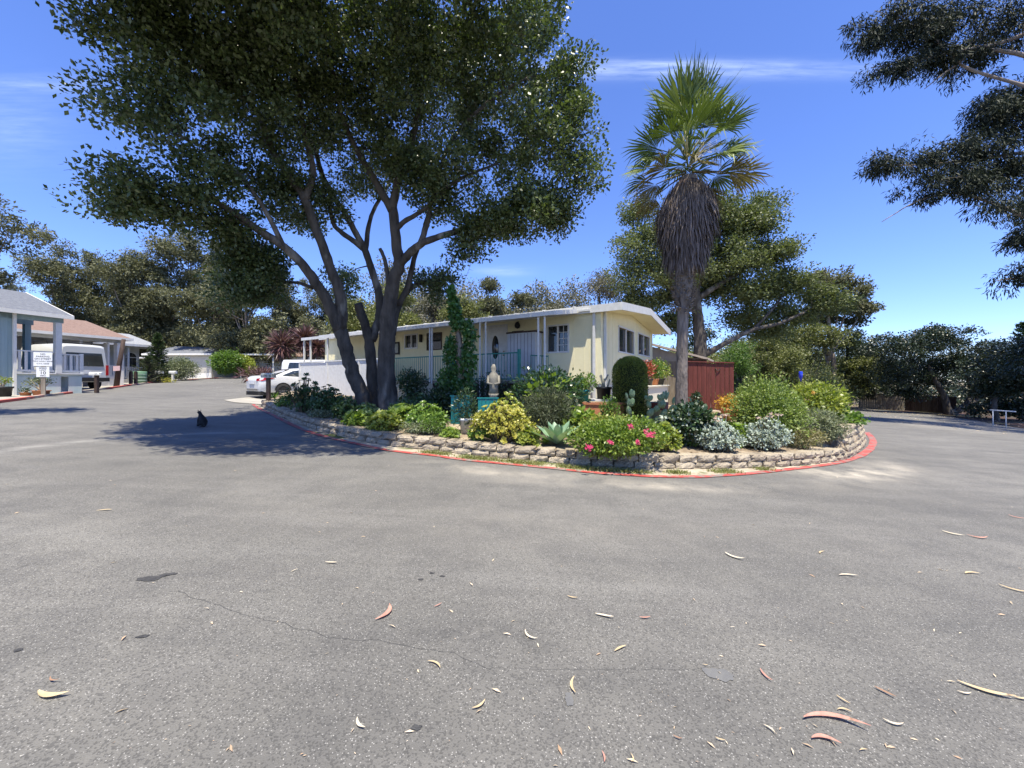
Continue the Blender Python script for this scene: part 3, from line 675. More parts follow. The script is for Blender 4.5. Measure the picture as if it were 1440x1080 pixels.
# understorey / far wood, one uncountable mass each side
def mass(name, label, boxes, n, leaf, ml, seed, kind='stuff', cat='wood'):
    r = np.random.default_rng(seed); P = []; tot = sum((b[1]-b[0])*b[4] for b in boxes)
    for (x0,x1,y0,y1,h) in boxes:
        m = int(n/60*((x1-x0)*h)/tot); x = r.uniform(x0,x1,m); y = r.uniform(y0,y1,m)
        hh = np.array([h*(.8+.55*mnoise.noise(Vector((a*.25, b*.1, seed)))) for a, b in zip(x, y)]); z = np.array([G(a,b) for a, b in zip(x,y)]) + hh*(r.random(m)**.6)
        g = r.normal(0,1,(m*60,3)); g /= np.linalg.norm(g, axis=1, keepdims=True); q = np.repeat(.7+.7*r.random(m), 60)[:,None]
        P.append(np.repeat(np.c_[x,y,z], 60, 0) + g*q*(r.random((m*60,1))**.4))
    P = np.vstack(P); k = len(P); L = leaf*(.6+.8*r.random(k))
    return mesh_np(name, leaf_quads(P, r.normal(0,1,(k,3)), r.normal(0,1,(k,3))+np.array([0,-.4,1.5]), L, L*.55), 4, ml, kind=kind, label=label, cat=cat)
mass('far_woods', 'dense far wood closing the view behind the left houses', [(-66,-20,56,66,10.5),(-62,-30,50,58,7),(-30,-14,44,54,7.5)], 90000, .36, M_eucleaf, 5)
mass('far_woods', 'far dark scrub and woods closing the view beyond the right road', [(22,85,56,70,9),(44,80,46,54,3.5),(12,46,50,58,9)], 60000, .36, M_darkleaf, 6)

mass('hillside_scrub', 'continuous grey green scrub covered slope seen over the mobile home roof', [(-19,9,42,48,13.2),(-14,3,37,41,9.6)], 80000, .26, M_greyleaf, 7, cat='scrub')
mass('hillside_scrub', 'olive scrub filling the view between the palm and the dark right oaks', [(20,44,46,54,8.0),(17,34,40,44,5.5)], 52000, .26, M_oliveleaf, 8, cat='scrub')
def spec(px, top, base_z_or_py, Z): pass
def hill(px, py_top, Z, wpx, kind_mat, name, label, seed, barkm=M_bark, ncl=260, lpc=90, leaf=.2, nl=11, asp=.7, group=None, lobes_=None, r0=.22, cat='tree', basez=None, fork=.3, cr=.6, low=.18, **k):
    x = (px-720)/F*Z; g = basez if basez is not None else G(x, Z); top = EYE+(535-py_top)/F*Z; h = top-g; w = wpx/F*Z/2; rg = random.Random(seed); L = []
    for i in range(nl):
        a = rg.random()*6.28; rr = math.sqrt(rg.random())*w*.62; z = g+h*(low+(.88-low)*rg.random()); q = w*(.34+.2*rg.random())
        L.append(((x+math.cos(a)*rr, Z+math.sin(a)*rr, min(z, top-q*asp)), (q,q,q*asp)))
    L.append(((x,Z,top-w*.4*asp), (w*.45,w*.45,w*.4*asp)))
    if lobes_: L = lobes_
    return bgtree(name, label, cat, (x,Z,g), h, L, ncl, lpc, leaf, cr, kind_mat, barkm, seed, r0=r0, group=group, fork=fork, **k)
# behind the mobile home roof
hill(560,402,30,90,M_oliveleaf,'oak_tree','small dark oak showing just above the carport roof behind the big trunks',61)
hill(610,412,34,80,M_greyleaf,'grey_tree','grey green scrubby tree above the awning right of the oak trunks',62,leaf=.17)
hill(655,418,30,90,M_oliveleaf,'olive_tree','pale olive crowned tree above the awning behind the climbing vine',63,leaf=.15)
hill(690,393,38,64,M_eucleaf,'eucalyptus_tree','dense round topped eucalyptus rising above the awning centre',64,barkm=M_eucbark,leaf=.22)
hill(735,412,40,80,M_eucleaf,'eucalyptus_tree','lower eucalyptus right of the round topped one above the awning',65,barkm=M_eucbark,leaf=.22)
hill(782,424,42,60,M_greyleaf,'grey_tree','thin topped distant tree above the right end of the awning',66,leaf=.2)
hill(500,420,34,80,M_oliveleaf,'olive_tree','olive tree seen between the two oak trunks over the carport roof',68,ncl=150)
hill(842,382,27,84,M_greyleaf,'grey_tree','half bare grey branched tree over the white roof gable',67,ncl=170,lpc=55,leaf=.12,bare=260,nl=8)
# oak behind the palm
ob = (985-720)/F*22
O2 = [LB(960,365,22,40,30,1.6), LB(1000,352,22.5,46,34,1.8), LB(1045,445,23,44,22,1.4), LB(900,425,22.5,36,20,1.3), LB(945,452,23,34,20,1.2), LB(1085,465,23.5,40,18,1.3), LB(1000,300,22,40,26,1.6), LB(905,345,21.5,46,38,1.8), LB(895,300,22,24,18,1), LB(960,320,22,52,40,2), LB(1010,310,22,52,36,2), LB(1062,318,22,38,30,1.8), LB(1090,355,22,34,26,1.6), LB(1035,370,21.5,50,32,2), LB(1110,395,22,36,22,1.5), LB(1060,410,22,50,22,1.6), LB(1150,420,22,30,20,1.2), LB(950,385,21.5,44,26,1.8), LB(890,395,22,40,22,1.5), LB(1000,400,23,40,26,1.6), LB(1110,440,23,44,18,1.4), LB(940,420,24,34,18,1), LB(1180,430,23,20,16,1), LB(1075,285,23,22,14,1)]
g2 = G(ob,22)
l2 = [(PL([(984,560,22),(985,500,22),(982,455,22),(978,415,22),(985,370,22),(1000,330,22)]), .42,.15),
      (PL([(985,500,22),(1000,494,21.8),(1025,480,21.6),(1060,463,21.5),(1095,455,21.5),(1130,440,21.5)]), .2,.06), (PL([(980,440,22),(950,410,21.8),(915,380,21.6),(895,340,21.5)]), .18,.05),
      (PL([(980,420,22),(1020,395,21.8),(1060,370,21.8),(1095,350,22)]), .18,.05), (PL([(1060,463,21.5),(1090,430,21.8),(1110,400,22)]), .09,.04)]
tree('oak_tree', 'rounded oak with sunlit crown standing behind the fan palm', 'tree', (ob,22,g2), l2, O2, 1050, 130, .13, .58, leafm('oak_leaf_paler', (.055,.072,.028), (.175,.20,.08), rough=.5, spec=.3, transl=.22), M_bark, 71, shell=.4, narrow=.6, twig=.02)  # paler green leaf colour than the big oak has
# right of the palm
T3 = [LB(1165,395,40,28,16,2.2), LB(1200,405,40,24,16,2), LB(1215,435,40,16,10,1.4), LB(1180,430,40,30,14,2), LB(1140,410,40,22,14,1.6), LB(1150,445,41,34,14,2), LB(1195,452,41,20,8,1)]
bgtree('eucalyptus_tree', 'eucalyptus with separate rounded leaf clouds reaching right of the oak crown', 'tree', ((1165-720)/F*40,40,G(33,40)), 12, T3, 190, 90, .26, .62, M_eucleaf, M_eucbark, 72, r0=.35)
gh = 'grey green trees behind the garden'
hill(1075,462,34,100,M_oliveleaf,'shrub_tree','olive shrubby tree behind the tall yellow green bush',73,ncl=220,lpc=90,leaf=.17,nl=9,asp=.9,fork=.1,group=gh)
hill(1130,455,38,110,M_oliveleaf,'shrub_tree','widest grey green tree filling the back between bush and road',74,ncl=260,lpc=90,leaf=.19,nl=9,asp=.9,fork=.1,group=gh)
hill(1190,462,42,90,M_oliveleaf,'shrub_tree','grey green tree at the left side of the dark oaks above the wooden fence',75,ncl=240,lpc=90,leaf=.2,nl=9,asp=.9,fork=.1,group=gh)
hill(1040,480,28,70,M_hedgeleaf,'shrub_tree','brighter yellow green tree top showing over the red fence',76,ncl=110,lpc=90,leaf=.13,nl=6,asp=.8,fork=.1,group=gh)
hill(1150,515,27,90,M_oliveleaf,'shrub_tree','low pale scrub just beyond the end of the flower bed',77,ncl=130,lpc=80,leaf=.12,nl=7,asp=.8,fork=.1,group=gh,r0=.08)
# dark oaks on the right verge
def darkoak(px, py, Z, lobes, label, seed, trunks, ncl=360):
    base = ray(px, py, Z); base.z = G(base.x, base.y)-.1
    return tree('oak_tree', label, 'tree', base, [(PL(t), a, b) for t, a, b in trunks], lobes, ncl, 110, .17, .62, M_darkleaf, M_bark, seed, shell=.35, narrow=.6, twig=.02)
darkoak(1330,583,36,[LB(1245,490,36,36,26,2.5), LB(1290,485,36,46,28,3), LB(1320,468,36,26,14,2), LB(1350,490,36,46,26,3), LB(1390,495,36,36,22,2.5), LB(1250,525,37,40,24,2.5), LB(1300,525,38,50,22,3), LB(1270,550,38,34,14,2), LB(1380,520,37,36,18,2), LB(1340,515,36,34,18,2)],
        'dark wide crowned oak on the right verge with forked curved trunks', 81, [([(1335,585,36),(1328,560,36),(1318,540,36),(1305,515,36)], .34,.12), ([(1338,583,36),(1355,572,36),(1365,555,36),(1362,535,36),(1350,510,36)], .28,.10), ([(1362,570,36),(1375,558,36),(1372,540,36),(1385,515,36)], .2,.07)])
darkoak(1400,590,30,[LB(1400,520,30,40,26,2.4), LB(1440,500,30,44,30,2.8), LB(1410,545,30,38,22,2), LB(1450,540,30,40,28,2), LB(1480,510,30,40,40,2), LB(1385,550,31,22,14,1.4), LB(1415,572,31,30,14,1.3), LB(1450,575,31,34,16,1.3), LB(1375,575,32,18,10,1)],
        'dark low oak at the right edge behind the white rail', 82, [([(1402,592,30),(1398,570,30),(1405,545,30),(1420,510,30)], .2,.08), ([(1440,590,30),(1445,560,30),(1450,520,30)], .2,.08)], 260)
darkoak(1228,560,44,[LB(1225,500,44,34,24,3), LB(1240,530,44,34,18,3), LB(1205,525,44,26,18,2.5), LB(1260,510,44,30,22,3), LB(1225,548,44,28,12,2)],
        'dark oak crown behind the wooden fence left of the forked oak', 83, [([(1228,562,44),(1232,535,44),(1225,510,44)], .22,.08)], 200)
# conifer at the right edge
def conifer(name, label, base, h, w, seed, n=150, lean=0, group=None, sparse=1.0, ml=None, z0=.12):
    rg = random.Random(seed); r = np.random.default_rng(seed); root = thing(name, label, 'tree', base, 0, group); mb = MB(); mb.tube([(0,0,-.2),(0,0,h*.5),(0,0,h)], [h*.02,h*.012,.02], 7); P = []; D = []
    for i in range(n):
        t = (i+.5)/n; z = h*(z0+(1-z0)*t); a = i*2.4+rg.random(); L = w*(1-t)**.8*(.7+.5*rg.random())+.05*w; d = Vector((math.cos(a), math.sin(a), .22+.25*t)); e = Vector((0,0,z))+d*L
        mb.tube([(0,0,z), Vector((0,0,z))+d*L*.5-Vector((0,0,.04*L)), e], [.03,.02,.008], 3, cap=False)
        for k in range(int(46*sparse)):
            f = .15+.85*rg.random(); p = Vector((0,0,z)).lerp(e, f); P.append(p); D.append(d*.8+Vector((rg.gauss(0,.6), rg.gauss(0,.6), rg.gauss(0,.25)+.1)))
    mb.build('trunk', M_bark, root); P = np.array(P); D = np.array(D); m = len(P); L = h*.035*(.6+.8*r.random(m))
    mesh_np('crown', leaf_quads(P, D, r.normal(0,1,(m,3))+[0,0,1.], L, L*.3), 4, ml or M_conleaf, root); return root
conifer('conifer_tree', 'spiky conifer top poking above the dark oak at the right edge', (62,46,G(60,46)-.5), 11.5, 5.5, 91, 90, sparse=1.4)
conifer('conifer_tree', 'dark green conifer in the wood behind the far shed roof', ((338-720)/F*50,50,G(-35,50)), 7.6, 2.4, 92, group='conifers behind the left houses')
conifer('conifer_tree', 'shorter dark conifer left of the taller one behind the green hedge', ((318-720)/F*49,49,G(-36,49)), 6.2, 2.0, 93, group='conifers behind the left houses')
conifer('conifer_tree', 'dark conifer right of the tall one, beside the cordyline', ((362-720)/F*49,49,G(-32,49)), 6.6, 2.2, 94, group='conifers behind the left houses')

# ------------------------------------------------------------------ fan palm
M_palm = leafm('palm_frond_green', (.03,.058,.014), (.11,.16,.04), rough=.5, spec=.3, transl=.12, tcol=(1.5,1.6,.5), island=.35)
M_palmold = leafm('palm_frond_old', (.06,.055,.02), (.22,.17,.07), rough=.6, transl=.2, island=.5)
M_palmdead = leafm('palm_skirt', (.075,.058,.05), (.24,.19,.16), rough=.8, transl=.06, island=.9, scale=2)
M_palmbark = mat('palm_bark', (.13,.105,.085), (.27,.23,.195), rough=.9, scale=2, stretch=(6,6,1.0), bump=.8, bscale=9, c3=(.06,.05,.045), c3s=3, c3t=(.55,.7))
PX = 3.98 ; PZ = 9.0; pb = B((958-720)/F*PZ, PZ); PX = (958-720)/F*PZ
palm = thing('fan_palm', 'tall fan palm with brown skirt of dead fronds standing in the bed', 'palm tree', (PX,PZ,pb))
kz = PZ/F
def pz(py): return EYE+(535-py)*kz-pb
mb = MB(); rng = random.Random(4); S = []; R_ = []
n = 60
for i in range(n+1):
    t = i/n; z = -.1 + (pz(250)+.1)*t; x = .17*t*t
    wpx = 14 + 11*math.exp(-max(0,z)/.55) + (6 if z > pz(430) else 0)*sst(pz(430),pz(405),z) if z < pz(430) else 15+8*sst(pz(430),pz(400),z)
    S.append((x, 0, z)); R_.append(wpx*kz*.52*(1+.035*math.sin(i*2.6)))
mb.tube(S, R_, 20, jit=.05, rng=rng)
for i in range(260):   # old leaf bases, broken stubs under the skirt
    z = pz(440)+rng.random()*(pz(375)-pz(440)); a = rng.random()*6.28; r0 = 10.5*kz; xx = .17*(z/pz(250))**2
    p = Vector((xx+math.cos(a)*r0, math.sin(a)*r0, z)); d = Vector((math.cos(a)*.4, math.sin(a)*.4, -.4+.9*rng.random())).normalized(); mb.bar(p, p+d*.1, .035, .012)
trunk_o = mb.build('trunk', M_palmbark, palm)
r = np.random.default_rng(8)
def skirt():
    prof = [(262,24),(280,34),(296,38),(315,35),(335,29),(355,24),(370,19)]
    zs = [pz(a) for a, _ in prof][::-1]; ws = [b*kz for _, b in prof][::-1]; n = 5200; zz = r.uniform(pz(368), pz(258), n); a = r.uniform(0, 6.283, n)
    rad = np.interp(zz, zs, ws)*(.72+.3*r.random(n)); cx = .17*(zz/pz(250))**2
    P = np.c_[cx+np.cos(a)*rad, np.sin(a)*rad, zz]; D = np.c_[np.cos(a)*.22+r.normal(0,.1,n), np.sin(a)*.22+r.normal(0,.1,n), -np.ones(n)]
    return mesh_np('dead_frond_skirt', leaf_quads(P, D, np.c_[np.cos(a), np.sin(a), .2*np.ones(n)]+r.normal(0,.4,(n,3)), .38*(.5+r.random(n)), .022*(.6+r.random(n)), bend=.05), 4, M_palmdead, palm)
skirt()
mb = MB(); mb.lathe([(.24,pz(372)),(.38,pz(340)),(.48,pz(300)),(.42,pz(275)),(.26,pz(258))], (.14,0,0), 16, True, True); mb.build('skirt_core', M_darkwood, palm)
M_palmB = leafm('palm_frond_light', (.06,.095,.02), (.22,.27,.08), rough=.5, spec=.3, transl=.16, tcol=(1.5,1.6,.5), island=.35)
def frond(az, el, pet, blade, spread, mt, seed, droop=.25, nseg=24, roll=0):
    rg = random.Random(seed); hub = Vector((.165, 0, pz(243)+ .50*max(0,math.sin(el)))); d = Vector((math.cos(az)*math.cos(el), math.sin(az)*math.cos(el), math.sin(el)))
    side = d.cross(Vector((0,0,1))); side = side.normalized() if side.length > .1 else Vector((math.cos(az+1.57),math.sin(az+1.57),0)); up = side.cross(d).normalized()
    tip = hub + d*pet - Vector((0,0,.12*pet*math.cos(el))); mb = MB(); mb.tube([hub+d*.08, hub.lerp(tip,.5)+Vector((0,0,.03)), tip], [.022,.016,.010], 5, cap=False)
    side, up = side*math.cos(roll)+up*math.sin(roll), up*math.cos(roll)-side*math.sin(roll)
    d2 = (d - Vector((0,0,.25+.3*math.cos(el)))*rg.random()).normalized(); side = (side-d2*side.dot(d2)).normalized(); up = side.cross(d2).normalized()
    for k in range(nseg):
        u = (k/(nseg-1)-.5)*2; a = u*spread; dd = (d2*math.cos(a)+side*math.sin(a)+up*(.22*abs(u)+.05*rg.gauss(0,1))).normalized(); L = blade*(1-.22*abs(u)**2)*(.85+.22*rg.random())
        w = .034*(1-abs(u)*.3); s2 = dd.cross(up).normalized(); fold = up*((-1)**k)*.012
        p0 = tip + dd*.03; p1 = tip+dd*L*.48; p2 = tip+dd*L*.76 - Vector((0,0,droop*L*.12)); p3 = tip+dd*L - Vector((0,0,droop*L*(.15+.9*rg.random()**2.5)))+s2*rg.gauss(0,.04)
        j = L*.48*spread/nseg*1.05
        mb.add([p0, p1-s2*j+fold, p1+s2*j-fold, p2-s2*w*.5, p2+s2*w*.5, p3], [(0,2,1),(1,2,4,3),(3,4,5)])
    return mb.build('frond', mt, palm)
rg = random.Random(12)
for i in range(46):
    t = i/45; el = math.radians(88 - 104*t**.9) ; az = i*2.39996+.4
    m_ = (M_palm if i % 3 else M_palmB) if t < .84 else M_palmold
    frond(az, el, (.66+.40*rg.random()) if t > .25 else .75+.45*rg.random(), (1.10 if t < .3 else .80)+.12*rg.random()-.28*max(0,t-.3), math.radians(72 if t > .12 else 46), m_, 100+i, droop=.1+.6*t, roll=rg.uniform(-1.0,1.0) if t > .1 else rg.uniform(-1.5,1.5))
M_flower = mat('palm_inflorescence', (.45,.38,.2), (.6,.55,.35), rough=.8)
mb = MB()
for i in range(5):
    a = -2.1+i*.55; h0 = Vector((.16,0,pz(235)))
    for k in range(9):
        e = h0+Vector((math.cos(a)*(.5+.35*rg.random()), math.sin(a)*(.5+.3*rg.random()), .1+.4*rg.random())); mb.tube([h0, h0.lerp(e,.6)+Vector((0,0,.12)), e, e+Vector((0,0,-.18))], [.006,.005,.004,.002], 3, cap=False)
mb.build('flower_stalks', M_flower, palm)
# ------------------------------------------------------------------ cream mobile home with awning porch
H0 = (3.02, 13.07, 1.5); HA = math.atan2(-.5408, .8412)
home = thing('mobile_home', 'pale yellow mobile home with white roof, long awning porch and green railing behind the bed', 'mobile home', H0, HA)
hc, hs_ = math.cos(HA), math.sin(HA)
def hw(x, y, z=0): return Vector((H0[0]+x*hc-y*hs_, H0[1]+x*hs_+y*hc, H0[2]+z))
GB = -1.05   # ground below floor
def wall_with_holes(mb, x0, x1, z0, z1, holes, place):
    """grid wall panel with rectangular openings; place(u, z, depth) -> 3D"""
    us = sorted({x0, x1} | {h[0] for h in holes} | {h[1] for h in holes}); zs = sorted({z0, z1} | {h[2] for h in holes} | {h[3] for h in holes})
    for i in range(len(us)-1):
        for j in range(len(zs)-1):
            um, zm = (us[i]+us[i+1])/2, (zs[j]+zs[j+1])/2
            if any(h[0] < um < h[1] and h[2] < zm < h[3] for h in holes): continue
            mb.quad(place(us[i],zs[j],0), place(us[i+1],zs[j],0), place(us[i+1],zs[j+1],0), place(us[i],zs[j+1],0))
    for h in holes:
        a, b, c, d = h
        for (p, q) in (((a,c),(b,c)),((b,c),(b,d)),((b,d),(a,d)),((a,d),(a,c))):
            mb.quad(place(*p,0), place(*q,0), place(*q,.12), place(*p,.12))
def window(parent, a, b, c, d, place, mt_f, split=1, grid=None, name='window', fw=.06, label=None, curtain=None):
    """window with sash frame standing 25 mm proud of the wall plane, glass set back"""
    w = MB()
    def bar(u0,u1,z0,z1,d0=-.03,d1=.05):
        v = [place(u,z,dd) for dd in (d0,d1) for (u,z) in ((u0,z0),(u1,z0),(u1,z1),(u0,z1))]
        w.add(v, [(0,3,2,1),(4,5,6,7),(0,1,5,4),(1,2,6,5),(2,3,7,6),(3,0,4,7)])
    bar(a-fw,b+fw,c-fw,c); bar(a-fw,b+fw,d,d+fw); bar(a-fw,a,c,d); bar(b,b+fw,c,d)
    for k in range(1, split+1):
        if k <= split-0 and split > 1 and k < split: u = a+(b-a)*k/split; bar(u-.03,u+.03,c,d,-.01,.05)
    o = w.build(name, mt_f, parent)
    if label: o['label'] = label
    g = MB(); g.quad(place(a,c,.06), place(b,c,.06), place(b,d,.06), place(a,d,.06)); g.build('pane', M_glass, o)
    if grid:
        q = MB(); ga, gb, nx, nz = grid
        for i in range(1, nx):
            u = ga+(gb-ga)*i/nx; v = [place(uu,z,dd) for dd in (.035,.05) for uu, z in ((u-.01,c),(u+.01,c),(u+.01,d),(u-.01,d))]; q.add(v, [(0,3,2,1),(4,5,6,7),(0,1,5,4),(1,2,6,5),(2,3,7,6),(3,0,4,7)])
        for j in range(1, nz):
            z = c+(d-c)*j/nz; v = [place(uu,zz,dd) for dd in (.032,.047) for uu, zz in ((ga,z-.01),(gb,z-.01),(gb,z+.01),(ga,z+.01))]; q.add(v, [(0,3,2,1),(4,5,6,7),(0,1,5,4),(1,2,6,5),(2,3,7,6),(3,0,4,7)])
        q.build('muntins', mt_f, o)
    return o
fr = lambda u, z, d: (u, d, z)           # front wall, local y inward
en = lambda u, z, d: (-d, u, z)          # end wall (x = 0 plane), u = local y
mb = MB(); LW = -16.2
front_holes = [(-2.02,-1.22,1.05,1.97), (-4.93,-3.87,.08,2.14), (-9.6,-8.83,1.54,2.12), (-8.15,-7.3,1.4,2.1)]
wall_with_holes(mb, LW, 0, -.12, 2.50, front_holes, fr)
end_holes = [(1.95,4.0,1.13,2.05), (4.75,6.8,1.18,2.08)]
wall_with_holes(mb, 0, 7.5, -.12, 2.50, end_holes, en)
mb.quad((0,0,2.5),(0,7.5,2.5),(0,3.75,2.86)); mb.quad((LW,0,-.12),(LW,0,2.5),(LW,3.75,2.86),(LW,7.5,2.5),(LW,7.5,-.12)); mb.quad((LW,7.5,-.12),(0,7.5,-.12),(0,7.5,2.5),(LW,7.5,2.5))
# board grooves: fine vertical battens on the siding
for i in range(1, 40):
    u = LW+i*.4
    if not any(h[0]-.08 < u < h[1]+.08 for h in front_holes): mb.box(u-.008,u+.008,-.006,0,-.1,2.48)
for i in range(1, 18):
    u = i*.41
    if not any(h[0]-.08 < u < h[1]+.08 for h in end_holes): mb.box(0,.006,u-.008,u+.008,-.1,2.48)
mb.build('wall', M_cream, home)
mb = MB(); mb.box(LW+.02,-.03,.03,7.45,GB-.9,-.13); mb.build('skirting', M_creamlight, home)
# dark interior so that windows read deep
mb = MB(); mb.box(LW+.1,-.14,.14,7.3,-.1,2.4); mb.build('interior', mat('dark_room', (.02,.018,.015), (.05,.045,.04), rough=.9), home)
# roof
M_roofw = mat('white_roof_metal', (.62,.62,.61), (.74,.74,.72), rough=.5, scale=3, c3=(.40,.38,.34), c3s=3.5, c3t=(.55,.8), bump=.05)
mb = MB(); x0, x1 = LW-.3, .73
sec = [(-.14,2.40),(-.14,2.53),(3.75,2.92),(7.9,2.50),(7.9,2.37),(3.75,2.76)]
n6 = len(sec); mb.add([(x0,y,z) for y,z in sec]+[(x1,y,z) for y,z in sec], [tuple(range(n6))[::-1], tuple(range(n6,2*n6))]+[(i,(i+1)%n6,n6+(i+1)%n6,n6+i) for i in range(n6)])
for i in range(1, 14): mb.bar((x0+i*1.2,-.28,2.548),(x0+i*1.2,3.75,2.935),.03,.03)
rf = mb.build('roof', M_roofw, home)
mb = MB()   # gable fascia boards, stepping down past the eave as in the picture
for (ya,za,yb,zb_) in ((-.18,2.56,3.75,2.955),(3.75,2.955,7.95,2.53)):
    mb.add([(x1+.002,ya,za),(x1+.002,yb,zb_),(x1+.002,yb,zb_-.28),(x1+.002,ya,za-.26),(x1+.05,ya,za),(x1+.05,yb,zb_),(x1+.05,yb,zb_-.28),(x1+.05,ya,za-.26)], [(0,1,2,3),(7,6,5,4),(0,4,5,1),(3,2,6,7),(0,3,7,4),(1,5,6,2)])
mb.box(x0,x1,-.20,-.145,2.30,2.55); mb.build('fascia', M_white, rf)
mb = MB(); mb.quad((0.01,-.12,2.36),(x1-.01,-.12,2.36),(x1-.01,3.75,2.73),(.01,3.75,2.73)); mb.quad((0.01,3.75,2.73),(x1-.01,3.75,2.73),(x1-.01,7.85,2.33),(.01,7.85,2.33)); mb.build('soffit', M_cream, rf)
for x, y in ((-.22,-.06),(.05,.28)):
    mb = MB(); mb.box(x-.04,x+.04,y-.04,y+.03,GB+.1,2.38); mb.build('downspout', M_white, home)
mb = MB(); mb.box(-.72,-.3,-.28,-.21,2.36,2.42); mb.build('gutter', M_white, home)
# windows and door
window(home, -2.02,-1.22,1.05,1.97, fr, M_white, split=2, grid=(-1.60,-1.22,2,4))
window(home, -9.6,-8.83,1.54,2.12, fr, M_white, split=2)
window(home, -8.15,-7.3,1.4,2.1, fr, mat('brown_frame', (.05,.03,.02), (.08,.05,.04)), split=1, fw=.04)
window(home, 1.95,4.0,1.13,2.05, en, M_white, split=2)
window(home, 4.75,6.8,1.18,2.08, en, M_white, split=2)
mb = MB(); mb.box(-4.93,-3.87,.03,.08,.08,2.14); door = mb.build('door', M_white, home)
mb = MB(); mb.lathe([(0,-.0),(.20,0),(.20,.012),(0,.012)], (0,0,0), 28); 
mb.v = [(-4.40+v[0]*.8, .028-v[2], 1.33+v[1]*2.35) for v in mb.v]; mb.build('oval_pane', M_glass, door)
mb = MB(); mb.tube([(-3.98,.03,1.0),(-3.98,-.04,1.0)], .03, 10); mb.build('handle', mat('brass', (.3,.22,.1), metal=.8, rough=.35), door); mb = MB(); mb.tube([(-3.98,.03,1.15),(-3.98,-.02,1.15)], .025, 10); mb.build('deadbolt', MATS['brass'], door)
for (a,b,c,d) in ((-5.0,-4.93,.0,2.2),(-3.87,-3.80,.0,2.2),(-5.0,-3.80,2.14,2.22)):
    pass
mb = MB(); mb.box(-5.01,-4.935,-.02,.05,0,2.14); mb.box(-3.865,-3.79,-.02,.05,0,2.14); mb.box(-5.01,-3.79,-.02,.05,2.145,2.22); mb.build('door_frame', M_white, home)
# awning over the porch (ribbed metal, sloping to the posts)
AX0, AX1 = -15.0, -.77
mb = MB(); nrib = 72
for i in range(nrib):
    a = AX0+(AX1-AX0)*i/nrib; b = AX0+(AX1-AX0)*(i+1)/nrib; m1, m2 = a+(b-a)*.35, a+(b-a)*.5
    for (u, v, dz0, dz1) in ((a,m1,0,0),(m1,m2,0,.025),(m2,(b+m2)/2+.02,.025,.025),((b+m2)/2+.02,b,.025,0)):
        mb.add([(u,-1.95,2.12+dz0),(v,-1.95,2.12+dz1),(v,-.02,2.46+dz1),(u,-.02,2.46+dz0)], [(0,1,2,3)])
mb.quad((AX0,-1.95,2.105),(AX1,-1.95,2.105),(AX1,-.02,2.445),(AX0,-.02,2.445))
M_awn = mat('awning_metal', (.50,.51,.52), (.66,.67,.67), rough=.5, scale=2, c3=(.16,.15,.14), c3s=2.2, c3t=(.5,.66), stretch=(.35,1.5,1))
aw = mb.build('awning', M_awn, home)
mb = MB(); mb.box(AX0-.02,AX1+.02,-2.0,-1.953,2.02,2.15); mb.add([(AX1+.002,-1.95,2.02),(AX1+.002,-.02,2.36),(AX1+.002,-.02,2.5),(AX1+.002,-1.95,2.16),(AX1+.03,-1.95,2.02),(AX1+.03,-.02,2.36),(AX1+.03,-.02,2.5),(AX1+.03,-1.95,2.16)], [(0,1,2,3),(7,6,5,4),(0,4,5,1),(3,2,6,7),(0,3,7,4),(1,5,6,2)])
mb.build('awning_fascia', M_white, aw)
def lxat(px, y=-1.93):   # local x of a photo column on the line local y
    k = (px-720)/F; A = H0[0]-y*hs_; Bq = H0[1]+y*hc   # world x = A + x*hc ; world y = Bq + x*hs_
    return (k*Bq-A)/(hc-k*hs_)
for px in (428,437,461,604.5,607.5,675,683,757,766):
    x = lxat(px, -1.9); mb = MB(); w = .045 if px > 470 else .07
    mb.box(x-w/2,x+w/2,-1.9-w/2,-1.9+w/2,-.9 if px > 470 else -.85,2.11); mb.build('post', M_white, home)
# deck, railing
dx0, dx1 = lxat(552), lxat(728)
mb = MB(); mb.box(dx0,-.8,-1.9,-.02,-.10,.0); mb.build('deck', M_greywood, home)
mb = MB(); mb.box(dx0+.05,dx1,-1.75,-1.7,-1.2,-.11); mb.build('deck_skirt', M_darkwood, home)
rail = MB(); n = int((dx1-dx0)/.115)
rail.bar((dx0,-1.84,.92),(dx1,-1.84,.92),.04); rail.bar((dx0,-1.84,.05),(dx1,-1.84,.05),.035)
for i in range(n+1):
    x = dx0+(dx1-dx0)*i/n; rail.bar((x,-1.84,.06),(x,-1.84,.90),.014)
for x in (dx0, (dx0*2+dx1)/3, (dx0+dx1*2)/3): rail.bar((x,-1.84,-.1),(x,-1.84,.98),.035)
rail.bar((dx1,-1.84,-.2),(dx1,-1.84,1.03),.09); rail.build('railing', M_iron, home)
rail = MB(); e = lxat(772, -1.2)
rail.bar((dx1+.1,-1.25,.86),(e,-1.25,.80),.035); rail.bar((dx1+.1,-1.25,.1),(e,-1.25,.05),.03)
for i in range(9): x = dx1+.1+(e-dx1-.1)*i/8; rail.bar((x,-1.25,.06),(x,-1.25,.84),.014)
rail.build('stair_railing', M_iron, home)
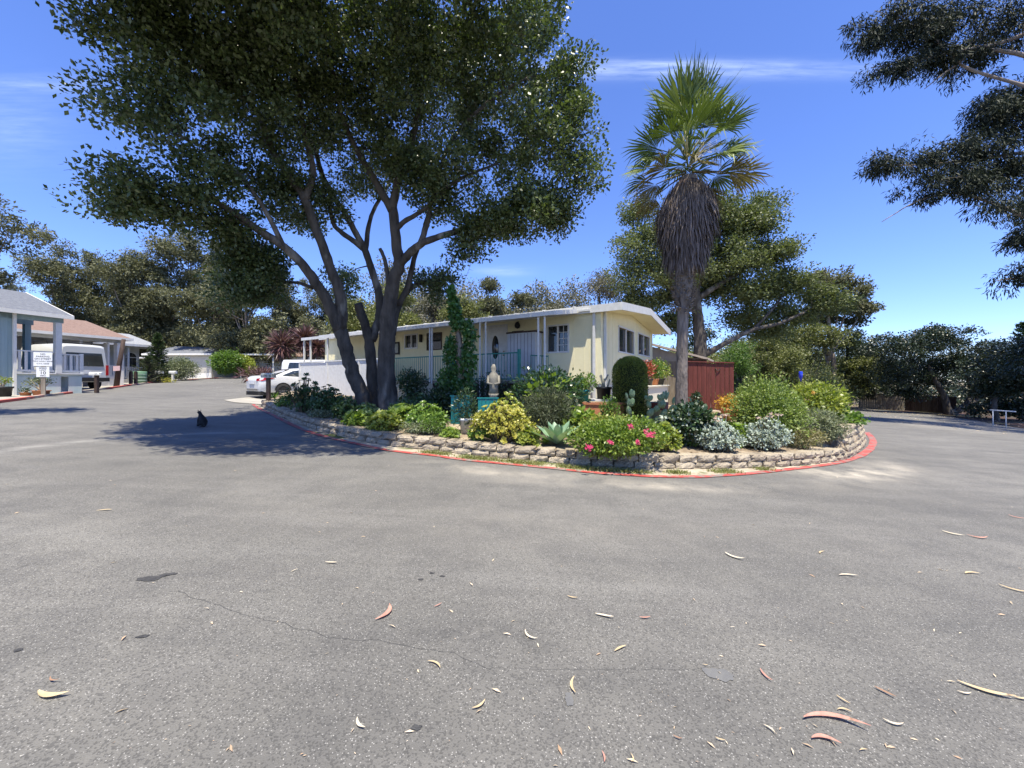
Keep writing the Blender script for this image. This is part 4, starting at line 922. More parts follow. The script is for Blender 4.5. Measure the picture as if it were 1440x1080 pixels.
# under-deck cream panels (curved lattice skirts)
M_skirtp = mat('skirt_panel', (.35,.31,.22), (.46,.42,.31), rough=.8, scale=3, stretch=(9,9,.5), bump=.3)
for px0, px1 in ((553,575),(590,613)):
    a, b = lxat(px0,-1.85), lxat(px1,-1.85); mb = MB(); P = []
    for i in range(11):
        t = i/10; P.append((a+(b-a)*t, -.12-.0*t))
    poly = [(a-.12,-1.0),(b+.12,-1.0)]+[(b+.12-.2*t, -1.0+.88*t) for t in (.3,.6,.85,1)]+[(a-.12+.2*t, -1.0+.88*t) for t in (1,.85,.6,.3)]
    mb.prism(poly, 'y', -1.97, -1.93); mb.build('skirt_panel', M_skirtp, home)
# things on the porch wall
t_ = thing('wall_plaque', 'dark plaque with pale writing under a round ornament by the front door', 'sign', hw(-3.3,-.03,1.78), HA)
mb = MB(); mb.box(-.26,.26,-.02,.0,-.13,.13); mb.build('plaque', M_black, t_)
t_ = thing('wall_lantern', 'dark round lantern hung on the porch wall above the plaque', 'lamp', hw(-3.25,-.03,2.1), HA)
mb = MB(); mb.lathe([(.02,-.12),(.09,-.08),(.11,0),(.08,.1),(.02,.15)], (0,-.12,0), 14, True, True); mb.build('lamp_shade', M_black, t_); mb = MB(); mb.bar((0,-.12,.14),(0,0,.16),.02); mb.build('bracket', M_black, t_)
t_ = thing('picture_frame', 'dark framed picture hanging on the cream wall by the small window', 'picture', hw(lxat(557,0),-.03,1.55), HA)
mb = MB(); mb.box(-.28,.28,-.03,0,-.3,.3); mb.build('frame', M_black, t_); mb = MB(); mb.box(-.2,.2,-.036,-.031,-.22,.22); mb.build('print', mat('print_paper', (.25,.28,.27), (.4,.42,.38), scale=6), t_)
t_ = thing('wall_lantern', 'slim dark lantern between the small window and the dark window', 'lamp', hw(-8.5,-.03,1.9), HA)
mb = MB(); mb.box(-.05,.05,-.12,0,-.15,.2); mb.build('lamp_body', M_black, t_)
t_ = thing('storage_cabinet', 'tall pale grey cabinet standing on the porch right of the door', 'cabinet', hw(-2.72,-.45,.005), HA)
mb = MB(); mb.box(-.62,.55,-.25,.25,0,1.72); mb.build('body', mat('cabinet_grey', (.42,.44,.47), (.5,.52,.55), rough=.6), t_); mb = MB()
for k in range(1,8): x = -.62+k*.146; mb.box(x-.006,x+.006,-.256,-.251,.02,1.7)
mb.box(-.66,.6,-.28,.28,1.725,1.78); mb.build('trim', M_darkwood, t_)
t_ = thing('air_cooler', 'teal slatted box on the deck beside the front door', 'cooler', hw(lxat(643,-1.1),-1.1,.005), HA)
mb = MB(); mb.box(-.25,.25,-.2,.2,0,.75); mb.build('case', M_teal, t_)
mb = MB()
for k in range(5): mb.box(-.2,.2,-.206,-.202,.1+k*.12,.16+k*.12)
mb.build('vents', M_black, t_)
# white board fence at the left end
fx0, fx1 = lxat(422,-2.02), lxat(533,-2.02); fgz = -.92
fence = thing('white_fence', 'white board fence enclosing the left end of the porch in dappled shade', 'fence', hw(fx0,-2.02,fgz), HA)
mb = MB(); n = int((fx1-fx0)/.145)
for i in range(n):
    x = (fx1-fx0)*i/n; mb.box(x+.002,x+(fx1-fx0)/n-.006,-.012,.012,.02,1.78)
mb.build('boards', M_white, fence); mb = MB(); mb.box(0,fx1-fx0,-.05,.05,1.80,1.86); mb.build('cap', M_white, fence); mb = MB(); mb.box(0,fx1-fx0,-.022,-.014,1.68,1.79); mb.build('rail', M_white, fence)
for x in (0,2.4,4.8): mb = MB(); mb.box(x-.05,x+.05,-.04,.04,0,1.79); mb.build('post', M_white, fence)
mb = MB(); mb.add([(-.0,0,0),(0,3.2,0),(0,3.2,1.8),(0,0,1.8),(.03,0,0),(.03,3.2,0),(.03,3.2,1.8),(.03,0,1.8)], [(0,1,2,3),(7,6,5,4),(0,4,5,1),(3,2,6,7),(0,3,7,4),(1,5,6,2)]); mb.build('side_boards', M_white, fence)
# lean-to and dark fence beyond the gable end, red gate fence
t_ = thing('shed', 'small lean-to shed with tan roof behind the far corner of the yellow wall', 'shed', hw(-.2,8.9,0), HA)
mb = MB(); mb.box(-.2,2.2,0,2.5,-1.5,1.0); mb.build('wall', M_greywood, t_); mb = MB(); mb.add([(-.3,-.3,1.95),(2.6,-.3,1.02),(2.6,2.6,1.02),(-.3,2.6,1.95),(-.3,-.3,2.05),(2.6,-.3,1.12),(2.6,2.6,1.12),(-.3,2.6,2.05)], [(0,3,2,1),(4,5,6,7),(0,1,5,4),(1,2,6,5),(2,3,7,6),(3,0,4,7)]); mb.build('roof', mat('tan_roof', (.42,.34,.26), (.5,.42,.33), rough=.7), t_)
mb = MB(); mb.add([(-.2,-.02,1.0),(2.2,-.02,1.0),(-.2,-.02,1.85)], [(0,1,2)]); mb.build('gable', mat('shed_gable', (.3,.26,.22), (.4,.36,.3), rough=.8), t_)
def board_fence(name, label, a, b, h, bw, mt, za, zb_, cat='fence', cap=True, posts=2.4, seed=1, top=None):
    a = Vector(a); b = Vector(b); d = b-a; L = d.length; rz = math.atan2(d.y, d.x); o = thing(name, label, cat, (a.x,a.y,za), rz); mb = MB(); n = max(2, int(L/bw)); rg = random.Random(seed)
    for i in range(n):
        x = L*i/n; z0 = (zb_-za)*i/n; mb.box(x+.004,x+L/n-.006,-.012+.006*rg.random(),.014,z0-.1,z0+h+.03*rg.random())
    mb.build('boards', mt, o)
    k = 0; x = 0
    while x <= L+.01:
        z0 = (zb_-za)*x/L; m2 = MB(); m2.box(x-.05,x+.05,.015,.1,z0-.1,z0+h+.05); m2.build('post', mt, o); x += posts
    m3 = MB()
    for zz in ((.25, h-.2) if not cap else (.25, h-.2, h+.055)):
        m3.bar((0,.05 if zz < h else 0,zz),(L,.05 if zz < h else 0,zz+(zb_-za)),.05 if zz < h else .10,.04)
    m3.build('rail', mt, o); return o
ra, rb = ray(962,548,13.6), ray(1032,548,13.2)
rg_ = board_fence('red_fence', 'dark red board fence between the palm trunk and the tall yellow green bush', (ra.x,13.6), (rb.x,13.2), 1.5, .14, M_redwood, .62, .55, posts=1.1)
mb = MB(); a = Vector((1.0,-.02,1.3)); mb.tube([a, a+Vector((.06,-.03,-.1)), a+Vector((.15,-.02,-.02))], .015, 6); mb.build('latch', M_black, rg_)
a = hw(1.0,9.3); b = (8.4,16.6)
board_fence('dark_fence', 'weathered dark fence behind the lean-to and the palm trunk', (a.x,a.y), b, 1.9, .16, M_darkwood, .75, .45)
# planter ledge and step beside the gable end
t_ = thing('planter_ledge', 'cream low wall under the gable windows carrying potted plants', 'ledge', hw(.55,1.2,-1.2), HA)
mb = MB(); mb.box(0,.5,0,4.6,0,.95); mb.build('body', M_creamlight, t_); mb = MB(); mb.box(-.04,.56,-.04,4.64,.953,1.0); mb.build('cap', M_creamlight, t_)
def gb(px, py, h, w, Z=None): pass

# ------------------------------------------------------------------ left row of homes
def frame_home(px, Z, name, label, zrel=0.0, ang=math.atan2(.968,.25)):
    return thing(name, label, 'mobile home', ((px-720)/F*Z, Z, EYE+zrel), ang)
def railing(mb, x0, x1, y, z0, z1, bw=.09, gap=.17, along='x'):
    n = max(1, int(abs(x1-x0)/gap)); S = (lambda a,b,c,d,e,f: mb.box(a,b,c,d,e,f)) if along == 'x' else (lambda a,b,c,d,e,f: mb.box(c,d,a,b,e,f))
    S(x0,x1,y-.04,y+.04,z1-.05,z1); S(x0,x1,y-.03,y+.03,z0,z0+.09)
    for i in range(n): x = x0+(x1-x0)*(i+.5)/n; S(x-bw/2,x+bw/2,y-.012,y+.012,z0+.092,z1-.052)
M_blue = mat('blue_grey_siding', (.25,.34,.35), (.31,.40,.41), rough=.75, scale=1, stretch=(7,7,.4), bump=.15)
M_bluel = mat('pale_blue_skirt', (.42,.50,.49), (.5,.57,.55), rough=.75, scale=1, stretch=(7,7,.4), bump=.15)
def shingle(name, c1, c2):
    return mat(name, c1, c2, rough=.95, scale=7, detail=8, stretch=(1.2,1.2,5), bump=.6, bscale=25)
M_shgrey = shingle('grey_shingle', (.10,.11,.13), (.19,.20,.22)); M_shred = shingle('brown_shingle', (.16,.105,.085), (.27,.19,.155))
M_sidegrey = mat('light_siding', (.44,.45,.44), (.52,.53,.52), rough=.7, scale=2); M_beige = mat('beige_siding', (.46,.43,.36), (.54,.51,.43), rough=.8, scale=2)
M_offw = mat('offwhite_trim', (.66,.64,.58), (.74,.72,.66), rough=.6, scale=3)
GA = -.86
A = frame_home(81, 17.5, 'mobile_home', 'blue grey mobile home with open white railed porch at the left edge')
mb = MB(); mb.box(-9,-1.36,0,6,-.3,2.86)
for i in range(50): x = -8.95+i*.2; 
mb.build('wall', M_blue, A)
mb = MB()
for i in range(38): mb.box(-8.9+i*.2,-8.885+i*.2,-.012,0,-.28,2.8)
mb.build('battens', M_blue, A)
mb = MB(); mb.box(-9,-1.36,-.01,.02,-.36,-.31); mb.box(-9,-1.37,.03,5.9,GA-.1,-.37); mb.build('skirting', M_bluel, A)
mb = MB(); mb.box(-9,.2,0,.12,2.62,2.86) ; mb.box(-1.3,.2,2.1,2.22,2.62,2.86); mb.build('beam', M_blue, A)
mb = MB()
mb.add([(-9.2,-.35,2.86),(.32,-.35,2.86),(.32,3.0,4.12),(-9.2,3.0,4.12),(-9.2,-.35,2.98),(.32,-.35,2.98),(.32,3.0,4.25),(-9.2,3.0,4.25)], [(0,3,2,1),(4,5,6,7),(0,1,5,4),(1,2,6,5),(2,3,7,6),(3,0,4,7)])
mb.add([(-9.2,3.0,4.24),(.32,3.0,4.24),(.32,6.4,2.98),(-9.2,6.4,2.98)], [(0,1,2,3)]); ro = mb.build('roof', M_shgrey, A)
mb = MB(); mb.box(-9.2,.36,-.40,-.352,2.80,2.97); mb.add([(.325,-.35,2.80),(.325,3.0,4.08),(.325,3.0,4.26),(.325,-.35,2.98),(.37,-.35,2.80),(.37,3.0,4.08),(.37,3.0,4.26),(.37,-.35,2.98)], [(0,3,2,1),(4,5,6,7),(0,1,5,4),(1,2,6,5),(2,3,7,6),(3,0,4,7)]); mb.build('fascia', M_offw, ro)
mb = MB(); mb.box(-2.5,-1.9,.8,1.5,3.42,3.50); mb.build('skylight', M_black, ro)
for (x, y, z0, w, m_) in ((-1.33,-.06,GA,.09,M_offw),(0,0,.28,.2,M_white),(0,2.15,.28,.2,M_blue)):
    mb = MB(); mb.box(x-w/2,x+w/2,y-w/2,y+w/2,z0,2.86 if w < .1 else 2.62); mb.build('post', m_, A)
mb = MB(); mb.box(-1.34,.82,0,2.3,.18,.28); mb.build('deck', M_bluel, A)
mb = MB(); mb.box(-1.33,.10,-.02,.02,GA-.1,.179); mb.box(.36,.82,-.02,.02,GA-.1,.179); mb.box(-1.3,.80,.9,.95,GA-.1,.17); mb.build('porch_skirt', M_bluel, A)
mb = MB(); railing(mb,-1.26,-.12,0,.38,1.3); railing(mb,.14,.76,0,.38,1.22); railing(mb,.05,2.1,.79,.38,1.22,along='y'); mb.box(.74,.86,-.06,.06,.281,1.26); mb.build('railing', M_white, A)
mb = MB(); mb.box(-1.34,.86,-.10,.02,.281,.34); mb.build('deck_edge', M_white, A)
mb = MB()
for k in range(3): mb.box(.12,.7,-.28+.28*k,.0+.28*k,GA-.1,GA+.16+.18*k)
mb.build('steps', M_bluel, A)
# brown roofed home with carport
Bh = frame_home(167, 25, 'mobile_home', 'white mobile home with brown shingle roof and carport behind the silver van')
GBh = -.75
mb = MB(); mb.box(-9,-1.9,3.2,8,-.6,2.7); mb.box(-1.9,-.95,.8,8,-.6,2.7); mb.box(-9,.2,0,.14,2.42,2.72)
for k in range(13): mb.box(-9,-1.9,3.19,3.2,.1+k*.2,.115+k*.2)
mb.build('wall', M_sidegrey, Bh)
mb = MB()
mb.add([(-9.3,-.4,2.74),(.5,-.4,2.74),(-.2,2.7,3.95),(-9.3,2.7,3.95),(.5,6.2,2.74),(-9.3,6.2,2.74)], [(0,1,2,3),(1,4,2),(3,2,4,5),(0,3,5)]); mb.build('roof', M_shred, Bh)
mb = MB(); mb.box(-9.3,.54,-.45,-.4,2.60,2.76); mb.box(.50,.54,-.4,6.2,2.60,2.74); mb.build('fascia', M_offw, Bh)
for (x, y, w) in ((-1.85,.0,.11),(0,0,.34),(-.55,.0,.10),(-.38,.6,.10)):
    mb = MB(); mb.box(x-w/2,x+w/2,y-w/2,y+w/2,GBh if x > -1 else GBh-.2,2.42); mb.build('post', M_offw, Bh)
mb = MB(); railing(mb,-.95,-.18,0,.22,.98,.07,.14); mb.box(-.97,.2,-.06,.1,.10,.2); mb.build('railing', M_white, Bh)
mb = MB(); mb.box(-.97,.17,-.03,1.6,GBh-.2,.10); mb.build('porch_skirt', M_offw, Bh)
window(Bh, -6.0,-5.2,1.5,2.05, lambda u,z,d:(u,3.19+d,z), M_white, 2); window(Bh, -4.9,-3.6,1.5,2.05, lambda u,z,d:(u,3.19+d,z), M_white, 2)
mb = MB(); mb.box(-1.86,-.98,.75,.79,-.5,2.2); 
for k in range(5): mb.box(-1.86,-.98,.735,.75,-.4+k*.5,-.38+k*.5)
mb.build('garage_door', mat('taupe_door', (.22,.19,.16), (.28,.24,.2), rough=.7), Bh)
mb = MB(); mb.add([(-9,0,GBh-.2),(-1.9,0,GBh-.2),(-1.9,3.2,GBh-.2),(-9,3.2,GBh-.2)], [(0,1,2,3)]); 
# arched window home
Ch = frame_home(213, 31, 'mobile_home', 'grey roofed home with white railed porch and arched window'); GC = -.45
mb = MB(); mb.box(-7,-.1,1.2,7,GC-.3,2.8); mb.build('wall', M_sidegrey, Ch)
mb = MB(); mb.add([(-7,-.4,2.78),(.35,-.4,2.78),(-.35,1.9,3.75),(-7,1.9,3.75),(.35,5,2.78),(-7,5,2.78)], [(0,1,2,3),(1,4,2),(3,2,4,5)]); mb.build('roof', shingle('pale_grey_shingle', (.22,.23,.24), (.32,.33,.34)), Ch)
mb = MB(); mb.box(-7,.39,-.44,-.4,2.62,2.80); mb.box(.35,.39,-.4,5,2.62,2.78); mb.build('fascia', M_white, Ch)
mb = MB(); mb.box(-3,.1,0,1.2,GC-.3,.12); mb.build('porch_skirt', M_offw, Ch)
mb = MB(); railing(mb,-2.9,.0,0,.2,1.05,.05,.13); mb.build('railing', M_white, Ch)
for x in (0,-1.55,-2.9): mb = MB(); mb.box(x-.06,x+.06,-.06,.06,.12,2.62); mb.build('post', M_white, Ch)
arch = [(-1.05,1.0),(-.35,1.0),(-.35,1.85)]+[(-.70+.35*math.cos(a), 1.85+.35*math.sin(a)) for a in [math.pi*k/10 for k in range(1,10)]]+[(-1.05,1.85)]
mb = MB(); mb.prism([(x*1.0+(.0), z) for x, z in [(-.70+(x+.70)*1.25, 1.5+(z-1.5)*1.12) for x, z in arch]], 'y', 1.13, 1.17); fo = mb.build('window', M_white, Ch)
mb = MB(); mb.prism(arch, 'y', 1.11, 1.125); mb.build('pane', M_glass, fo); mb = MB(); mb.box(-1.05,-.35,1.09,1.105,1.8,1.86); mb.build('muntins', M_white, fo)
mb = MB()
for k in range(5): mb.box(.12,.9,-.1+.28*k,.2+.28*k,GC-.3,GC-.2+.17*k)
mb.bar((.15,-.2,.3),(.15,1.1,1.2),.06); mb.bar((.9,-.2,.3),(.9,1.1,1.2),.06); mb.build('steps', M_white, Ch)
# far beige home across the end of the street
gD = G(-37,44)
Dh = thing('mobile_home', 'far beige home with grey roof closing the end of the left street', 'mobile home', (-40.6,44,gD), math.radians(-2))
mb = MB(); wall_with_holes(mb, 0,6.4,0,2.75,[(2.6,3.9,1.1,2.3)], lambda u,z,d:(u,d,z)); mb.quad((6.4,0,0),(6.4,6,0),(6.4,6,2.75),(6.4,0,2.75)); mb.quad((0,0,0),(0,0,2.75),(0,6,2.75),(0,6,0))
for k in range(1,14): mb.box(0,2.5,-.01,0,k*.2,k*.2+.012); mb.box(4.0,6.4,-.01,0,k*.2,k*.2+.012)
mb.build('wall', M_beige, Dh); window(Dh, 2.6,3.9,1.1,2.3, lambda u,z,d:(u,d,z), M_white, 2)
mb = MB(); mb.add([(-1.4,-.4,2.76),(6.7,-.4,2.76),(4.6,3,3.75),(-.6,3,3.9),(6.7,6.4,2.76),(-1.4,6.4,2.76)], [(0,1,2,3),(1,4,2),(3,2,4,5),(0,3,5)]); mb.build('roof', M_shgrey, Dh)
mb = MB(); mb.box(-1.4,6.74,-.44,-.4,2.58,2.78); mb.build('fascia', M_offw, Dh); mb = MB(); mb.box(-.0,6.42,-.03,-.012,.0,.55); mb.build('skirting', M_offw, Dh)
mb = MB(); mb.box(-1.8,-.1,-1.2,.2,2.2,2.32); mb.build('entry_roof', M_white, Dh)
# further roofs behind the sedan: flat carport roof and a brown hipped roof
xE = (392-720)/F*46; gE = G(xE,46)
Eh = thing('mobile_home', 'distant home with flat white carport roof behind the red cordyline', 'mobile home', (xE-4.5,46,gE), 0)
mb = MB(); mb.box(0,9,1.5,7,0,2.5); mb.build('wall', M_sidegrey, Eh); mb = MB(); mb.box(-3.4,4.6,-1,1.5,2.62,2.78); mb.build('carport_roof', M_offw, Eh)
mb = MB(); mb.add([(1.8,1.2,2.6),(9.3,1.2,2.6),(7.5,4,3.7),(3.4,4,3.7),(9.3,7.2,2.6),(1.8,7.2,2.6)], [(0,1,2,3),(1,4,2),(3,2,4,5),(0,3,5)]); mb.build('roof', M_shred, Eh)
for x in (-3.2,.6,4.4): mb = MB(); mb.box(x-.06,x+.06,-.95,-.83,0,2.62); mb.build('post', M_white, Eh)
window(Eh, 1.0,2.6,1.0,2.0, lambda u,z,d:(u,1.49+d,z), M_white, 2)

# ------------------------------------------------------------------ vehicles
M_carw = mat('white_car_paint', (.58,.59,.60), (.62,.63,.64), rough=.25, spec=.5, coat=.6, scale=.5)
M_tyre = mat('tyre', (.015,.015,.016), (.03,.03,.03), rough=.85); M_rim = mat('rim', (.35,.36,.37), (.45,.46,.47), rough=.3, metal=.8)
M_tail = mat('tail_lamp', (.28,.005,.01), (.4,.01,.015), rough=.15, spec=.6); M_chrome = mat('chrome', (.5,.5,.5), rough=.2, metal=.9)
M_plate = mat('plate', (.55,.56,.58), (.65,.66,.68), rough=.5)
def text(s, size, mt, parent, loc, rot, name='lettering', depth=.002):
    cu = bpy.data.curves.new(name, 'FONT'); cu.body = s; cu.size = size; cu.align_x = 'CENTER'; cu.align_y = 'CENTER'; cu.extrude = depth; cu.space_line = .85
    o = bpy.data.objects.new(name, cu); scene.collection.objects.link(o); dg = bpy.context.evaluated_depsgraph_get(); me = bpy.data.meshes.new_from_object(o.evaluated_get(dg))
    scene.collection.objects.unlink(o); bpy.data.objects.remove(o); me.materials.clear(); me.materials.append(mt); o = bpy.data.objects.new(name, me); link(o, parent); o.location = loc; o.rotation_euler = rot; return o
def halfprof(q):
    x,zb,zl,zr,ws,wl_,wr = q; h = [(ws*.86,zb),(ws,zb+.07),(wl_*1.01,(zb+zl)*.55),(wl_,zl-.04),(wl_*.985,zl)]
    return h + ([((wl_+wr)/2,(zl+zr)/2+.02),(wr+.02,zr-.07),(wr*.86,zr-.012)] if zr > zl+.08 else [(wl_*.95,zl+.015),(wl_*.85,zl+.03)])
def skinw(st, x, z):
    for i in range(len(st)-1):
        if st[i][0] <= x <= st[i+1][0]:
            t = (x-st[i][0])/max(1e-6,st[i+1][0]-st[i][0]); W = []
            for q in (st[i], st[i+1]):
                h = halfprof(q); w = h[-1][0]
                if z <= h[0][1]: w = h[0][0]
                else:
                    for (w0,z0),(w1,z1) in zip(h[:-1],h[1:]):
                        if z0 <= z <= z1: w = w0+(w1-w0)*(z-z0)/max(1e-6,z1-z0); break
                W.append(w)
            return W[0]+(W[1]-W[0])*t
    return st[0][4]
def wheel(parent, x, y, r, w, side):
    mb = MB(); pr = [(r*.62,-w/2),(r*.92,-w/2),(r,-w*.3),(r,w*.3),(r*.92,w/2),(r*.62,w/2)]; mb.lathe(pr, (0,0,0), 28, False); t = mb.build('wheel', M_tyre, parent); t.location = (x,y,r); t.rotation_euler = (math.pi/2,0,0)
    mb = MB(); mb.lathe([(r*.64,w*.30*side),(r*.60,w*.38*side),(r*.5,w*.30*side),(r*.12,w*.34*side),(0.001,w*.40*side)], (0,0,0), 28, False); 
    mb.build('rim', M_rim, t); mb = MB()
    for k in range(10): a = 2*math.pi*k/10+.3; mb.obox((math.cos(a)*r*.37,math.sin(a)*r*.37,w*.345*side), Vector((math.cos(a),math.sin(a),0))*r*.34, Vector((-math.sin(a),math.cos(a),0))*r*.09, (0,0,.03))
    mb.build('spoke_gaps', M_black, t)
def loft_body(parent, st, mt, name='body'):
    """st rows: (x, z_bottom, z_belt, z_roof, w_sill, w_belt, w_roof)"""
    mb = MB(); rings = []
    for (x,zb,zl,zr,ws,wl_,wr) in st:
        half = [(ws*.86,zb),(ws,zb+.07),(wl_*1.01,(zb+zl)*.55),(wl_,zl-.04),(wl_*.985,zl)]
        if zr > zl+.08: half += [((wl_+wr)/2*1.0,(zl+zr)/2+.02),(wr+.02,zr-.07),(wr*.86,zr-.012),(wr*.45,zr+.008)]
        else: half += [(wl_*.95,zl+.015),(wl_*.85,zl+.03),(wl_*.6,zl+.04),(wl_*.3,zl+.045)]
        rings.append([(x,-y,z) for y,z in half]+[(x,y,z) for y,z in half[::-1]])
    n = len(rings[0]); mb.v = [p for r in rings for p in r]
    for i in range(len(rings)-1):
        for k in range(n-1): mb.f.append((i*n+k,(i+1)*n+k,(i+1)*n+k+1,i*n+k+1)); mb.sm.append(True)
        mb.f.append((i*n+n-1,(i+1)*n+n-1,(i+1)*n,i*n)); mb.sm.append(False)
    mb.f.append(tuple(range(n))); mb.sm.append(False); mb.f.append(tuple((len(rings)-1)*n+k for k in range(n))[::-1]); mb.sm.append(False)
    return mb.build(name, mt, parent)
cz = G(-12.6,18.8)+.02
cp = ray(345,550,18.6)
car = thing('sedan', 'white four door sedan with red tail lamps parked beside the white fence', 'car', (cp.x+.30,18.65,G(cp.x,18.6)+.03), math.radians(55))
st = [(.00,.42,.78,.80,.62,.66,.5),(.06,.28,.92,.94,.80,.80,.6),(.22,.24,1.02,1.04,.87,.88,.7),(.55,.22,1.04,1.06,.90,.91,.7),(.85,.22,1.04,1.13,.91,.92,.66),(1.25,.22,1.03,1.31,.91,.92,.60),(1.7,.20,1.01,1.43,.91,.92,.58),(2.3,.20,.99,1.47,.91,.92,.58),(2.8,.20,.97,1.45,.91,.92,.58),(3.15,.20,.95,1.34,.91,.92,.60),(3.6,.20,.92,1.08,.91,.91,.66),(3.85,.20,.89,.92,.90,.90,.7),(4.4,.22,.80,.82,.87,.86,.6),(4.72,.26,.68,.70,.74,.74,.5),(4.82,.38,.55,.57,.55,.55,.4)]
loft_body(car, st, M_carw)
for s in (-1,1):
    mb = MB()
    def gp(x, f):
        for i in range(len(st)-1):
            if st[i][0] <= x <= st[i+1][0]:
                t = (x-st[i][0])/(st[i+1][0]-st[i][0]); q = [a+(b-a)*t for a, b in zip(st[i], st[i+1])]; break
        z = q[2]+.02+(q[3]-q[2]-.11)*f
        return (x, s*(skinw(st, x, z)+.02), z)
    xs = [1.0,1.3,1.6,1.9,2.2,2.28]; ys = [2.36,2.7,3.0,3.3,3.45]
    for X in (xs, ys):
        for a, b in zip(X[:-1], X[1:]):
            for f0, f1 in ((0,.25),(.25,.5),(.5,.75),(.75,1)): mb.quad(gp(a,f0),gp(b,f0),gp(b,f1),gp(a,f1))
    mb.build('side_window', M_glass, car)
    mb = MB(); tx = [.0,.03,.07,.14,.22,.34,.48,.62]; lo = [.80,.80,.80,.81,.83,.86,.90,.93]; hi = [.92,.93,.95,.97,.975,.975,.965,.945]
    L1 = [(-.022 if i < 1 else x-.012, s*((.50 if i == 0 else skinw(st, x, l)+.014)), l) for i, (x, l) in enumerate(zip(tx, lo))]; H1 = [(-.012 if i < 1 else x-.012, s*((.50 if i == 0 else skinw(st, x, h)+.014)), h) for i, (x, h) in enumerate(zip(tx, hi))]
    for i in range(len(tx)-1): mb.quad(L1[i], L1[i+1], H1[i+1], H1[i])
    mb.build('tail_lamp', M_tail, car)
    wheel(car, 1.0, s*.835, .335, .22, s*-1 if s > 0 else 1); wheel(car, 3.82, s*.835, .335, .22, s*-1 if s > 0 else 1)
    mb = MB(); mb.add([(1.0+.39*math.cos(a), s*(skinw(st,1.0,.55)+.012), .335+.39*math.sin(a)) for a in [math.pi*k/14 for k in range(15)]], [tuple(range(15))]); mb.build('wheel_arch', M_black, car)
    mb = MB(); mb.box(3.2,3.42,s*.93 if s>0 else s*1.08,s*1.08 if s>0 else s*.93,.98,1.1); mb.build('mirror', M_carw, car)
    mb = MB(); 
    for xx in (1.95,2.85): mb.box(xx,xx+.16,s*.935 if s>0 else s*.96,s*.96 if s>0 else s*.935,.86,.885)
    mb.build('door_handle', M_chrome, car)
mb = MB(); mb.add([(.80,-.62,1.125),(.80,.62,1.125),(1.5,.50,1.40),(1.5,-.50,1.40)], [(0,1,2,3)]); mb.build('rear_window', M_glass, car)
mb = MB(); mb.box(-.045,-.01,-.26,.26,.66,.80); pl = mb.build('licence_plate', M_plate, car)
mb = MB(); mb.box(-.03,.0,-.55,.55,.34,.44); mb.build('rear_bumper_trim', M_chrome, car)
mb = MB(); mb.box(.04,4.7,-.8,.8,.12,.3); mb.build('underbody', M_black, car)
# silver van seen from behind
vp = thing('van', 'silver high roofed van parked tail to the street between two homes', 'van', (-22.9,20.6,G(-22.9,20.6)+.03), math.atan2(.25,-.968))
st = [(.0,.45,1.15,2.30,.88,.98,.80),(.08,.42,1.2,2.42,.98,1.02,.84),(.5,.42,1.2,2.45,1.0,1.03,.84),(2.4,.42,1.2,2.45,1.0,1.03,.84),(3.2,.42,1.2,2.38,1.0,1.03,.82),(3.8,.42,1.1,1.75,1.0,1.0,.8),(4.1,.42,1.05,1.2,.98,.98,.8),(4.6,.45,.95,1.0,.9,.9,.7)]
M_van = mat('silver_paint', (.50,.51,.50), (.56,.57,.56), rough=.3, spec=.5, coat=.4, scale=.6)
loft_body(vp, st, M_van)
mb = MB(); mb.add([(-.02,-.80,1.28),(-.02,.80,1.28),(.0,.72,1.98),(.0,-.72,1.98)], [(0,1,2,3)]); mb.v = [(x-.012,y,z) for x,y,z in mb.v]; mb.build('rear_window', M_glass, vp)
for s in (-1,1):
    mb = MB(); mb.box(-.03,.05,min(s*.90,s*1.015),max(s*.90,s*1.015),.78,1.35); mb.build('tail_lamp', M_tail, vp); wheel(vp, .85, s*.88, .37, .24, -s if s > 0 else 1); wheel(vp, 3.7, s*.88, .37, .24, -s if s > 0 else 1)
    mb = MB(); mb.add([(.5,s*1.035,1.3),(2.9,s*1.035,1.3),(2.9,s*.97,1.95),(.5,s*.97,1.95)], [(0,1,2,3)]); mb.build('side_window', M_glass, vp)
mb = MB(); mb.box(-.14,.02,-1.0,1.0,.45,.66); mb.build('bumper', M_black, vp); mb = MB(); mb.box(-.03,-.005,-.26,.26,.86,1.02); mb.build('licence_plate', M_plate, vp)
mb = MB()
for y in (-.6,.6): mb.bar((.5,y,2.56),(2.9,y,2.56),.05)
for x in (.6,1.7,2.8): mb.bar((x,-.65,2.60),(x,.65,2.60),.05); mb.bar((x,-.6,2.42),(x,-.6,2.6),.04); mb.bar((x,.6,2.42),(x,.6,2.6),.04)
mb.build('roof_rack', M_black, vp)
# white van behind the fence, mostly hidden
vq = thing('minivan', 'white vehicle behind the sedan with only its cab and dark side glass showing', 'car', ((402-720)/F*26, 26, G(-15,26)), math.radians(12))
loft_body(vq, [(.0,.4,1.0,1.7,.8,.9,.7),(.1,.35,1.05,1.86,.92,.95,.75),(2.6,.35,1.05,1.88,.92,.95,.75),(3.3,.35,1.0,1.5,.92,.95,.75),(3.9,.35,.95,1.0,.9,.9,.7),(4.6,.4,.8,.85,.8,.8,.6)], M_carw)
mb = MB(); mb.add([(.4,-.965,1.12),(2.7,-.965,1.12),(2.5,-.87,1.66),(.5,-.87,1.66)], [(0,1,2,3)]); mb.build('side_window', M_glass, vq)
for x in (.9,3.6): wheel(vq, x, -.85, .34, .22, 1); wheel(vq, x, .85, .34, .22, -1)
